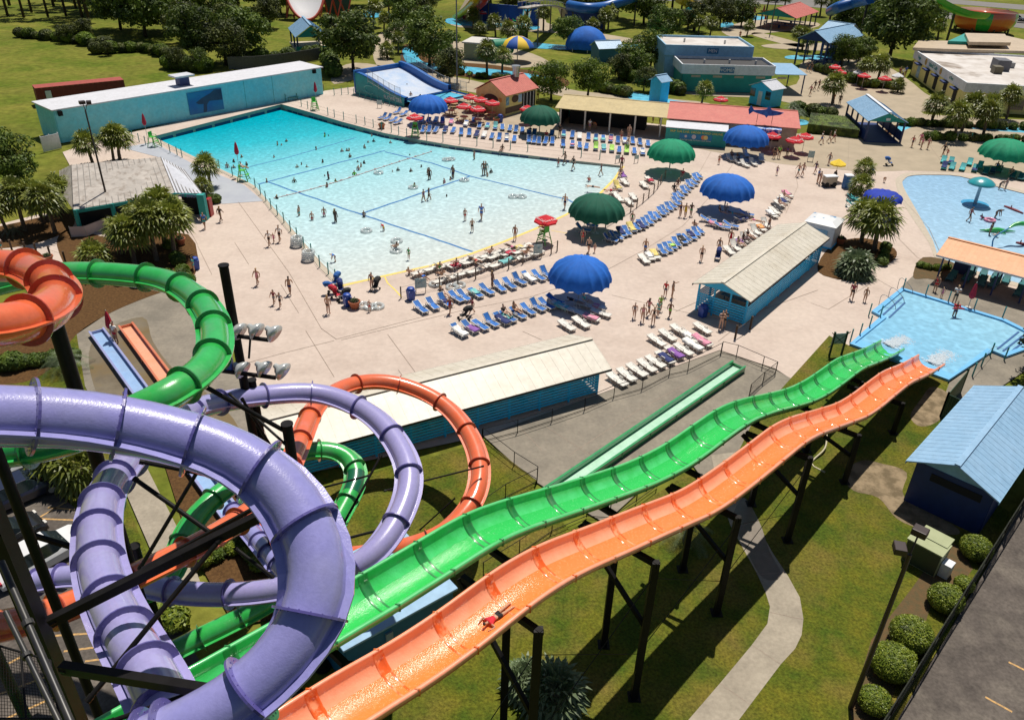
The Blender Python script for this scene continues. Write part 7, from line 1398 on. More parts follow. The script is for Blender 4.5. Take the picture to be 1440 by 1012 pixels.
for i,(x,y,s_)in enumerate(((440,2,1.3),(500,-4,1.4),(600,-2,1.3),(725,2,1.0),(748,-6,1.2),(700,-12,1.3),(800,-2,1.2),(990,8,1.1),(1020,0,1.2),(1055,-4,1.2),(1000,24,.8),(1025,60-36,.8),(560,66,.6),(588,40,1.0),(720,14,.7),(1180,34,1.0),(1212,18,1.3),(1275,22,1.2),(410,2,1.2),(380,40,.9))):T('olive' if i%3 else 'dark',i,x,y,s_,'%s tree filling the far edge of the park'%['pale','tall','wide','narrow'][i%4],'trees at the far edge of the park')
for i in range(26):
 x,y=rtr.uniform(-10,150),rtr.uniform(-8,34);dup(PN,G(x,y),rtr.uniform(0,6),'tall pine with bare trunk in the far left pine stand','pines of the far left stand',rtr.uniform(.85,1.2))
for i in range(34):
 x=rtr.uniform(200,1560);y=-38-rtr.uniform(0,16)+max(0,(x-1000)*.05);T('dark',i,x,y,rtr.uniform(1.2,1.8),'tree of the dark belt beyond the highway','tree belt beyond the highway')
pl=[(131,231,0,1.0,'by the wave machine house end, left'),(160,227,1,.9,'twin trunk pair beside the wave machine house, left'),(169,226,0,1.1,'twin trunk pair beside the wave machine house, right'),(297,264,0,.95,'between the pool posts and the vending machine'),(288,276,2,.8,'low one under the posts near the vending machine'),(36,325,1,1.05,'at the left edge beside the teal benches'),(62,315,1,.95,'second from the left edge'),(78,328,1,1.1,'with thick crown at the rental shop corner'),(88,300,0,1.0,'half behind the rental shop corner'),(12,330,1,.9,'leftmost, cut by the picture edge'),(221,367,1,1.15,'front left in the big clump by the rental shop'),(246,362,1,1.1,'front right in the big clump by the rental shop'),(232,345,1,1.2,'tallest in the big clump by the rental shop'),(190,372,0,1.15,'at the left of the big clump'),(206,350,0,1.2,'in the middle of the big clump'),(135,384,2,1.1,'low one above the green tube'),(172,358,0,.9,'behind the banner'),(1211,342,0,1.15,'left of the pair by the deep blue parasol'),(1229,352,0,1.3,'right of the pair by the deep blue parasol'),(1214,250,2,.9,'small one by the blue covered wagons'),(1209,276,2,.95,'bushy one above the teal loungers'),(665,42,0,1.2,'at the far pool below the yellow chute'),(697,52,0,1.2,'left one between kiosk and far pool'),(713,65,0,1.3,'middle one between kiosk and far pool'),(734,58,0,1.3,'right one between kiosk and far pool'),(764,43,1,1.2,'tall one before the stair tower'),(685,107,1,1.25,'tall one on the river bank by the food hut'),(706,102,0,1.1,'shorter one on the river bank by the food hut'),(675,50,2,1.1,'low one by the far pool'),(848,44,0,1.3,'before the right stretch of blue wall, left'),(855,42,1,1.2,'before the right stretch of blue wall, right'),(832,46,2,1.2,'low one behind the dome'),(986,148,0,.95,'single one on the lawn by the washrooms'),(982,48,0,1.1,'above the washroom roof, left'),(998,52,0,1.1,'above the washroom roof, right'),(1153,23,1,1.3,'tall one right of the red picnic roof'),(1102,17,1,1.2,'behind the red picnic roof'),(1078,15,1,1.2,'behind the closed red parasols'),(1122,69,1,1.0,'left trunk of the clump by the river bend'),(1128,70,0,1.2,'right trunk of the clump by the river bend'),(1135,77,1,.95,'single one by the blue station posts'),(1170,147,0,1.25,'beside the walkway behind the hedge'),(1050,51,0,.9,'small one near the dark tall pole'),(1233,117,0,1.25,'left one of the garden seating'),(1210,119,1,1.0,'orange tinted one of the garden seating'),(1318,57,0,1.3,'behind the beige hall roof'),(1292,55,0,1.0,'beside the big oak clump'),(1309,176,0,1.2,'single one on the river lawn before the cafe'),(1341,197,1,1.15,'left in the row before the cafe corner'),(1381,194,1,1.15,'middle in the row before the cafe corner'),(1352,185,1,1.2,'behind the row before the cafe corner'),(1415,167,1,1.1,'right in the row before the cafe wall'),(1382,178,0,1.2,'short one before the cafe windows'),(525,38,1,1.3,'left one by the far left round pool'),(547,24,1,1.3,'right one by the far left round pool'),(540,45,0,1.1,'beside the white path rail'),(560,75,0,1.0,'at the river bend, left'),(545,82,2,1.1,'low one at the river bend'),(1262,130,2,.9,'low one behind the bridge pavilion'),(92,668,2,1.1,'below the large violet tube, left'),(122,684,2,1.0,'below the large violet tube, right')]
for x,y,k,s_,lab in pl:dup(PA[k],G(x,y),rtr.uniform(0,6.3),'fan palm '+lab,None,s_*.9)
for x,y,s_,lab in((1199,386,.82,'silvery feather palm in the mulch bed beside the right shelter'),(780,985,.66,'silvery feather palm in the shadow under the orange racing slide'),(738,968,.5,'smaller feather palm half in shadow left of the silvery one'),(95,520,.9,'feather palm in the bed beside the blue landing lane'),(1112,160,1.0,'spiky palm shrub on the lawn by the timber hut'),(20,330,.6,'dark sago palm at the foot of the left palms'),(965,760,.8,'feather palm in the dark shade between the racing slides'),(1122,168,.9,'second spiky palm shrub beside the hedge')):
 dup(FS if 'silvery' in lab or 'smaller' in lab else FP,G(x,y),rtr.uniform(0,6),lab.replace('feather','fan')if 'silvery' in lab or 'smaller' in lab else lab,None,s_)
def bush(x,y,rx,rz_,lab,m_,n=1500,leaf=.06,name='bush',cat='bush',grp=None,rx2=None):
 o=thing(name,lab,cat,G(x,y),rtr.uniform(0,6),grp);mb=MB();mb.lathe([(0,rz_*1.9),(rx*.5,rz_*1.82),(rx*.85,rz_*1.4),(rx*.95,rz_*.9),(rx*.8,rz_*.35),(rx*.6,.02)],n=18);mb.build('inner_foliage',M_leafd,o,smooth=True)
 mb=MB();leafball(mb,(0,0,rz_),rx*1.04,rz_*1.06,n,leaf,random.Random(x),.9,-.9);rb=random.Random(x+1)
 for _ in range(7):t=rb.uniform(0,6.28);leafball(mb,(math.cos(t)*rx*.6,math.sin(t)*rx*.6,rz_*rb.uniform(.7,1.5)),rx*.42,rz_*.42,n//9,leaf,rb,.7,-.5)
 mb.build('foliage',m_,o);return o
for x,y,r_,lab in((1368,781,.82,'clipped round bush beside the navy building'),(1325,853,.85,'clipped round bush right of the transformer box'),(1353,828,.5,'small clipped bush tucked against the fence'),(1276,905,.98,'clipped bush behind the floodlight pole, upper one'),(1249,945,1.0,'largest clipped bush crossed by the floodlight pole'),(1226,995,.72,'lowest clipped bush at the foot of the floodlight pole')):
 bush(x,y,r_,r_*.75,lab,M_box,int(5200*r_**2),.052)
def bed(px,n,r0,r1,mts,lab,name='shrub',grp='x'):
 for i in range(n):
  f=(i+rtr.uniform(-.3,.3))/max(1,n-1)*(len(px)-1);k=min(max(int(f),0),len(px)-2);t=f-k
  x,y=px[k][0]+(px[k+1][0]-px[k][0])*t,px[k][1]+(px[k+1][1]-px[k][1])*t;r_=rtr.uniform(r0,r1)
  bush(x,y,r_,r_*.7,lab,mts[i%len(mts)],int(330+250*r_),(.2 if y<230 else .13)*(1+.3*r_),name,'shrub',grp)
ml=[M_leafd,M_leafb,M_leafo]
bed([(1270,176),(1340,179),(1440,182)],14,.6,.9,ml,'shrub in the hedge along the river behind the splash pool',grp='shrubs along the river hedge');bed([(1300,196),(1440,200)],12,.6,.9,ml,'low shrub between the river and the splash pool deck',grp='low shrubs by the splash pool deck')
bed([(1120,158),(1150,163),(1165,165)],6,.9,1.4,ml,'shrub in the dense bed behind the brown hedge',grp='shrubs behind the brown hedge');bed([(1150,100),(1180,108),(1215,122),(1262,124)],14,.8,1.3,ml,'shrub in the garden seating beds',grp='shrubs of the garden seating')
bed([(845,128),(880,135)],6,.8,1.2,ml,'shrub on the near river bank behind the tan pavilion',grp='river bank shrubs');bed([(880,112),(930,122),(955,132)],12,.9,1.5,ml,'shrub on the far river bank beside the pump shed',grp='far river bank shrubs');bed([(640,104),(700,112),(760,118)],12,.5,.9,ml,'shrub on the brown river bank',grp='brown river bank shrubs')
bed([(30,52),(90,58),(150,68)],13,.8,1.9,[M_leafo,M_leafb],'wild bush at the near edge of the pine stand',grp='wild bushes at the pine stand');bed([(140,75),(200,72),(235,80)],9,.9,1.6,[M_leafo,M_leafb],'wild bush on the mound in the field',grp='wild bushes on the mound');bed([(240,96),(285,100)],7,1.2,1.9,[M_leafb,M_leafo],'tall reed clump in front of the thicket',grp='reed clumps');bed([(330,90),(460,80),(470,108)],14,1.2,1.8,[M_leafd],'hedge shrub along the grey timber fence',grp='hedge at the timber fence')
bed([(240,350),(262,392),(235,395)],8,.5,.8,[M_leafd,M_leafb],'shrub in the bed under the palm clump',grp='shrubs under the palm clump');bed([(272,290),(302,285)],5,.5,.7,[M_leafd,M_leafb],'shrub at the foot of the pool side palm',grp='shrubs by the pool side palm');bed([(1180,380),(1240,372),(1245,350)],7,.4,.6,[M_leafd],'shrub in the mulch bed beside the right shelter',grp='shrubs in the mulch bed');bed([(1292,375),(1312,380),(1330,378)],6,.25,.4,[M_leafd,M_leafb],'small shrub in the bed by the orange shade roof',grp='small shrubs by the orange roof')
bed([(290,790),(345,770),(370,800)],7,.4,.6,[M_box,M_leafd],'shrub in the mulch under the crossing tubes',grp='shrubs under the tubes');bed([(225,870),(250,880)],3,.5,.7,[M_box],'clipped shrub by the car park corner',grp='car park shrubs');bed([(170,400),(240,405),(265,400)],8,.4,.7,[M_leafd],'dark shrub in the bed above the landing lanes',grp='shrubs above the landing lanes');bed([(5,520),(100,505)],7,.5,.9,[M_leafd],'dark shrub in the shade below the orange coil',grp='shrubs below the orange coil')
sheet('mulch_bed',smooth_px([(1150,382),(1170,345),(1215,335),(1258,350),(1254,368),(1215,378),(1228,392),(1200,396)]),.03,M_mulch);sheet('mulch_bed',smooth_px([(1284,390),(1298,362),(1345,372),(1335,395),(1305,392)]),.03,mat('pine_straw',(0,0,0)));sheet('mulch_bed',smooth_px([(80,345),(100,322),(160,335),(265,330),(270,395),(200,408),(140,396),(110,402)]),.03,M_mulch);sheet('mulch_bed',smooth_px([(-40,330),(30,312),(95,300),(100,322),(40,345),(-40,350)]),.03,M_mulch)
P_=[G(1134,186),G(1206,195),G(1196,176),G(1138,170)];root=thing('box_hedge','flat topped hedge with brown sheared top beside the bridge pavilion','hedge',P_[0]);mb=MB();mb.prism([((p-P_[0]).x,(p-P_[0]).y)for p in P_],0,1.25);mb.build('inner_mass',M_leafd,root)
mb=MB();rr=random.Random(4)
for _ in range(2600):
 u,v=rr.random(),rr.random();p=P_[0].lerp(P_[1],u).lerp(P_[3].lerp(P_[2],u),v)-P_[0];z=1.3
 if rr.random()<.4:p=P_[0].lerp(P_[1],u)-P_[0];z=rr.uniform(0,1.3)
 q=Vector((rr.uniform(-.12,.12),rr.uniform(-.12,.12),rr.uniform(-.06,.1)));w_=Vector((rr.uniform(-.12,.12),rr.uniform(-.12,.12),rr.uniform(-.06,.06)));c=Vector((p.x,p.y,z));mb.add([c,c+q,c+q+w_],[(0,1,2)])
mb.build('foliage',mat('brown_hedge_leaf',(0.09,0.045,0.02),(0.06,0.06,0.02),scale=1.2),root)
def car(p,rz,paint,lab,kind='car',sc=1.0):
 root=thing('parked_car' if p.y<60 else 'car',lab,'car' if kind=='car' else 'pickup truck',p,rz);root.scale=(sc,)*3;Lc,Wc=(4.6,1.82)if kind=='car' else(5.4,1.95);h=1.45 if kind=='car' else 1.75
 body=[(-.5,.30,.42),(-.49,.62,.46),(-.42,.80,.48),(-.22,.88,.5),(.20,.92,.5),(.40,.86,.49),(.49,.62,.46),(.5,.32,.42)];mb=MB();vs=[]
 for x,z,w_ in body:vs+=[(x*Lc,-w_*Wc,.28),(x*Lc,-w_*Wc,z*.78),(x*Lc,-w_*Wc*.86,z),(x*Lc,w_*Wc*.86,z),(x*Lc,w_*Wc,z*.78),(x*Lc,w_*Wc,.28)]
 mb.add(vs,[(i*6+j,i*6+(j+1)%6,i*6+6+(j+1)%6,i*6+6+j)for i in range(7)for j in range(6)]+[tuple(range(5,-1,-1)),tuple(range(42,48))]);mb.build('body',paint,root,smooth='angle',bevel=.03)
 cab=[(-.40,.84,.40),(-.28,h-.05,.34),(0,h,.35),(.12,h-.06,.34),(.27,.88,.41)]if kind=='car' else[(-.02,.9,.42),(0.02,h-.05,.38),(.10,h,.38),(.18,h-.06,.37),(.28,.9,.42)];mb=MB();vs=[]
 for x,z,w_ in cab:vs+=[(x*Lc,-.45*Wc,.85),(x*Lc,-w_*Wc,z),(x*Lc,w_*Wc,z),(x*Lc,.45*Wc,.85)]
 mb.add(vs,[(i*4+j,i*4+j+1,i*4+5+j,i*4+4+j)for i in range(4)for j in range(3)]);mb.build('glasshouse',M_glass,root,smooth='angle')
 mb=MB();a,b_=(-.24,.10)if kind=='car' else(.04,.16);mb.box(((a+b_)/2*Lc,0,h-.005),((b_-a)*Lc,.66*Wc,.05));mb.build('roof',paint,root,bevel=.02)
 if kind!='car':mb=MB();mb.box((-.26*Lc,0,.93),(.42*Lc,Wc*.8,.04));mb.build('cargo_bed',M_blk,root)
 for sx in(-.31,.31):
  for sy in(-1,1):mb=MB();mb.cyl((sx*Lc,sy*(Wc/2-.2),.34),(sx*Lc,sy*(Wc/2+.01),.34),.34,n=20);w_=mb.build('wheel',M_wheel,root,smooth='angle');mb=MB();mb.cyl((sx*Lc,sy*(Wc/2),.34),(sx*Lc,sy*(Wc/2+.025),.34),.2,n=10);mb.build('rim',M_lamp,w_)
 for sy in(-1,1):mb=MB();mb.box((.485*Lc,sy*.33*Wc,.62),(.12,.32,.14));mb.build('headlight',F_white,root);mb=MB();mb.box((-.49*Lc,sy*.35*Wc,.66),(.1,.3,.14));mb.build('tail_light',M_redc,root)
 return root
C_w=mat('white_car_paint',(0.72,0.72,0.72),(0.66,0.66,0.67),scale=1,rough=.25,coat=.8);C_n=mat('navy_car_paint',(0.015,0.02,0.045),(0.02,0.025,0.05),scale=1,rough=.25,coat=.9);C_b=mat('black_car_paint',(0.015,0.015,0.017),rough=.25,coat=.9);C_r=mat('maroon_car_paint',(0.08,0.01,0.015),rough=.3,coat=.8);C_s=mat('silver_car_paint',(0.35,0.36,0.38),rough=.3,metal=.5,coat=.6)
d1=frame(G(20,705),G(55,690));car(G(30,700),d1,C_n,'dark navy car parked beside the yellow striped bay');car(G(0,672),d1,C_w,'white car parked behind the dark navy one');car(G(62,790),d1+.1,C_w,'white car parked below the striped bay, seen between tower posts');car(G(0,770),d1+.1,C_b,'black car at the left edge of the car park')
dh=frame(G(1300,15),G(1440,27))
for x,y,c,k,lab in((1314,20,C_n,'car','dark car on the highway left of the bowl ride'),(1338,20,C_s,'car','silver car on the highway partly behind the flume'),(1380,19,C_r,'car','maroon car on the highway above the bowl ride'),(1411,23,C_r,'pickup','maroon pickup on the highway right of the bowl'),(1428,29,C_s,'car','silver car behind the dark pickup'),(1438,32,C_b,'pickup','dark pickup on the near lane at the right edge'),(1085,3,C_b,'car','dark car on the far part of the highway')):car(G(x,y),dh,c,lab,k,1.05)
POSE={'stand':dict(p=(0,0,.94),c=(0,0,1.28),n=(0,0,1.46),h=(.01,0,1.60),e=((.02,.26,1.12),(.02,-.26,1.12)),w=((.06,.25,.88),(.10,-.24,.90)),k=((.02,.10,.50),(.02,-.10,.50)),a=((-.02,.11,.09),(-.02,-.11,.09))),'walk':dict(p=(0,0,.92),c=(.02,0,1.26),n=(.03,0,1.44),h=(.06,0,1.58),e=((-.10,.24,1.12),(.14,-.25,1.12)),w=((-.08,.25,.90),(.30,-.22,.98)),k=((.18,.09,.52),(-.04,-.09,.50)),a=((.26,.09,.10),(-.30,-.10,.16))),'point':dict(p=(0,0,.94),c=(0,0,1.28),n=(0,0,1.46),h=(.02,0,1.60),e=((.20,.30,1.34),(.02,-.26,1.12)),w=((.44,.34,1.40),(.10,-.24,.90)),k=((.02,.10,.50),(.02,-.10,.50)),a=((-.02,.11,.09),(-.02,-.11,.09))),'cross':dict(p=(0,0,.94),c=(0,0,1.28),n=(0,0,1.46),h=(.01,0,1.60),e=((.06,.27,1.14),(.06,-.27,1.14)),w=((.20,.04,1.22),(.20,-.04,1.20)),k=((.02,.10,.50),(.02,-.10,.50)),a=((-.02,.11,.09),(-.02,-.11,.09))),'sit':dict(p=(0,0,.14),c=(-.12,0,.46),n=(-.16,0,.64),h=(-.14,0,.78),e=((-.06,.28,.34),(-.06,-.28,.34)),w=((.16,.22,.24),(.16,-.22,.24)),k=((.42,.12,.26),(.42,-.12,.22)),a=((.78,.12,.06),(.80,-.12,.06))),'lie':dict(p=(0,0,.13),c=(-.36,0,.15),n=(-.55,0,.16),h=(-.70,0,.19),e=((-.42,.36,.10),(-.42,-.36,.10)),w=((-.64,.32,.08),(-.64,-.32,.08)),k=((.45,.10,.10),(.45,-.10,.10)),a=((.86,.12,.08),(.86,-.12,.08))),'bend':dict(p=(0,0,.80),c=(.28,0,.98),n=(.42,0,1.02),h=(.55,0,1.02),e=((.34,.24,.74),(.34,-.24,.74)),w=((.44,.18,.50),(.44,-.18,.50)),k=((.08,.10,.44),(.08,-.10,.44)),a=((-.02,.11,.09),(-.02,-.11,.09)))}
def skin_mesh(verts,edges,radii,name):
 me=bpy.data.meshes.new(name);me.from_pydata(verts,edges,[]);o=bpy.data.objects.new('tmp',me);col.objects.link(o)
 md=o.modifiers.new('s','SKIN');md.use_smooth_shade=True;md.branch_smoothing=.4;sb=o.modifiers.new('u','SUBSURF');sb.levels=1
 for i,r_ in enumerate(radii):me.skin_vertices[0].data[i].radius=r_ if isinstance(r_,tuple)else(r_,r_)
 me.skin_vertices[0].data[0].use_root=True
 dg=bpy.context.evaluated_depsgraph_get();out=bpy.data.meshes.new_from_object(o.evaluated_get(dg));bpy.data.objects.remove(o);out.name=name;return out
def body_mesh(P,nm):
 V=[P['p'],tuple((a+b_)/2 for a,b_ in zip(P['p'],P['c'])),P['c'],P['n'],P['h']];Rr=[(.135,.10),(.125,.09),(.155,.105),.055,.088];E_=[(0,1),(1,2),(2,3),(3,4)]
 up=(Vector(P['h'])-Vector(P['n'])).normalized();hv=Vector(P['h']);V.append(tuple(hv+up*.09));Rr.append(.07);E_.append((4,5))
 fw2=Vector((1,0,0))if abs(up.x)<.7 else Vector((0,0,1));V.append(tuple(hv+fw2*.10+up*.0));Rr.append(.018);E_.append((4,6))
 for s_ in(0,1):
  sy=1 if s_==0 else-1;c=Vector(P['c']);n_=Vector(P['n']);sh=c+(n_-c)*.55+Vector((0,sy*.18,0));b0=len(V);el,wr=Vector(P['e'][s_]),Vector(P['w'][s_]);d=(wr-el).normalized();pm_=wr+d*.07
  V+=[tuple(sh),tuple(el),tuple(wr),tuple(pm_)];Rr+=[.068,.05,.035,(.042,.025)];E_+=[(2,b0),(b0,b0+1),(b0+1,b0+2),(b0+2,b0+3)]
  x=d.cross(Vector((0,sy,.01)));x=x.normalized()if x.length>.1 else Vector((1,0,0))
  for j in range(4):V.append(tuple(pm_+d*(.075-.012*abs(j-1.4))+x*(.027*(j-1.5))-Vector((0,sy*.015,0))));Rr.append(.0095);E_.append((b0+3,len(V)-1))
  V.append(tuple(wr+d*.05+x*.055));Rr.append(.011);E_.append((b0+2,len(V)-1))
  b1_=len(V);kn,an=Vector(P['k'][s_]),Vector(P['a'][s_]);hp=Vector(P['p'])+Vector((0,sy*.09,-.05 if P['p'][2]>.5 else 0));toe=an+(Vector((.17,0,-.05))if P['p'][2]>.5 else(Vector((.04,0,.13))if P['c'][2]>.3 else Vector((.12,0,-.04))))
  V+=[tuple(hp.lerp(kn,.12)),tuple(kn),tuple(kn.lerp(an,.35)),tuple(an),tuple(toe)];Rr+=[.098,.068,.066,.042,(.05,.03)];E_+=[(0,b1_),(b1_,b1_+1),(b1_+1,b1_+2),(b1_+2,b1_+3),(b1_+3,b1_+4)]
 return skin_mesh(V,E_,Rr,nm)
def cloth_mesh(P,kind,nm):
 p,c,n_=Vector(P['p']),Vector(P['c']),Vector(P['n']);m_=p.lerp(c,.5)
 if kind=='shorts':V,E_,Rr=[p,p.lerp(c,.22)],[(0,1)],[(.155,.122),(.145,.112)]
 elif kind=='suit':V,E_,Rr=[p,m_,c,c.lerp(n_,.3)],[(0,1),(1,2),(2,3)],[(.145,.112),(.135,.102),(.165,.118),(.13,.09)]
 elif kind=='top':V,E_,Rr=[p.lerp(c,.2),m_,c,c.lerp(n_,.5)],[(0,1),(1,2),(2,3)],[(.15,.115),(.145,.11),(.172,.125),(.12,.09)]
 else:V,E_,Rr=[p-(c-p).normalized()*.30,p,m_,c,c.lerp(n_,.4)],[(0,1),(1,2),(2,3),(3,4)],[(.22,.2),(.165,.13),(.14,.11),(.168,.12),(.12,.09)]
 for s_ in(0,1):
  sy=1 if s_==0 else-1
  if kind=='shorts':
   kn=Vector(P['k'][s_]);hp=p+Vector((0,sy*.09,-.05 if p.z>.5 else 0));b0=len(V);V+=[hp.lerp(kn,.15),hp.lerp(kn,.62)];Rr+=[.102,.092];E_+=[(0,b0),(b0,b0+1)]
  if kind=='top':
   sh=c+(n_-c)*.55+Vector((0,sy*.18,0));b0=len(V);V+=[sh,sh.lerp(Vector(P['e'][s_]),.6)];Rr+=[.076,.064];E_+=[(2,b0),(b0,b0+1)]
 return skin_mesh([tuple(v)for v in V],E_,Rr,nm)
def hair_mesh(P,long_):
 h=Vector(P['h']);up=(h-Vector(P['n'])).normalized();back=Vector((-1,0,0))if abs(up.x)<.7 else Vector((0,0,1))*(1 if P['p'][2]>.5 else 1)
 V=[h+up*.075+back*.02,h+back*.045+up*.02,h+back*.06-up*.05];Rr=[.085,.09,.06]
 if long_:V+=[h+back*.09-up*.17,h+back*.08-up*.28];Rr+=[.055,.03]
 return skin_mesh([tuple(v)for v in V],[(i,i+1)for i in range(len(V)-1)],Rr,'hair')
BODY={k:body_mesh(v,'person')for k,v in POSE.items()};CL,HM={},{}
SK=[mat('skin_tone_%s'%n,c,tuple(v*.85 for v in c),scale=6,rough=.55)for n,c in(('light',(0.62,0.38,0.27)),('tan',(0.50,0.28,0.17)),('brown',(0.26,0.13,0.08)),('deep',(0.10,0.05,0.035)))]
HR=[mat('hair_%s'%n,c,tuple(v*1.5 for v in c),scale=12,rough=.6)for n,c in(('dark',(0.015,0.01,0.008)),('brown',(0.06,0.03,0.015)),('blond',(0.35,0.22,0.09)))]
CC={'black':(.012,.012,.014),'navy':(.012,.02,.09),'blue':(.02,.14,.5),'red':(.5,.015,.03),'white':(.72,.7,.68),'pink':(.65,.15,.3),'teal':(.02,.35,.36),'lime':(.18,.6,.05),'grey':(.2,.2,.22),'purple':(.16,.06,.25),'yellow':(.7,.45,.05),'orange':(.8,.2,.03),'maroon':(.22,.02,.05),'green':(.03,.3,.1),'khaki':(.3,.22,.13),'rose':(.6,.25,.28)}
CM={k:mat('cloth_'+k,v,tuple(min(1,q*1.3+.01)for q in v),scale=7,rough=.9,bump=.006,bscale=15)for k,v in CC.items()}
def slot(o,m_):o.material_slots[0].link='OBJECT';o.material_slots[0].material=m_
for me in BODY.values():me.materials.append(SK[0])
rp=random.Random(17)
def person(p,pose,face,wear,lab,grp=None,sc=1.0,skin=None,long_=None,tilt=None):
 "wear: list of (garment, colour)"
 o=bpy.data.objects.new('person',BODY[pose]);col.objects.link(o);o.location=p;o.rotation_euler=(0,tilt or 0,R(90)-R(face));o.scale=(sc,)*3
 slot(o,SK[skin if skin is not None else rp.choice([0,0,0,1,1,2,3])]);tag(o,lab,'person',grp)
 for g,c in wear:
  if(pose,g)not in CL:CL[(pose,g)]=cloth_mesh(POSE[pose],g,g);CL[(pose,g)].materials.append(CM['black'])
  q=bpy.data.objects.new({'shorts':'shorts','top':'shirt','suit':'swimsuit','dress':'dress'}[g],CL[(pose,g)]);col.objects.link(q);q.parent=o;slot(q,CM[c])
 lg=rp.random()<.45 if long_ is None else long_
 if(pose,lg)not in HM:HM[(pose,lg)]=hair_mesh(POSE[pose],lg);HM[(pose,lg)].materials.append(HR[0])
 q=bpy.data.objects.new('hair',HM[(pose,lg)]);col.objects.link(q);q.parent=o;slot(q,rp.choice(HR[:2]+[HR[0],HR[2]]));return o
W={'s':'shorts','t':'top','b':'suit','d':'dress'}
def PP_(x,y,pose,face,wear,lab,sc=1.0,skin=None,dz=0.0,grp=None,long_=None):
 ws=[(W[w_[0]],w_[1:])for w_ in wear.split()];p=G(x,y);p.z=dz;return person(p,pose,face,ws,lab,grp,sc,skin,long_)
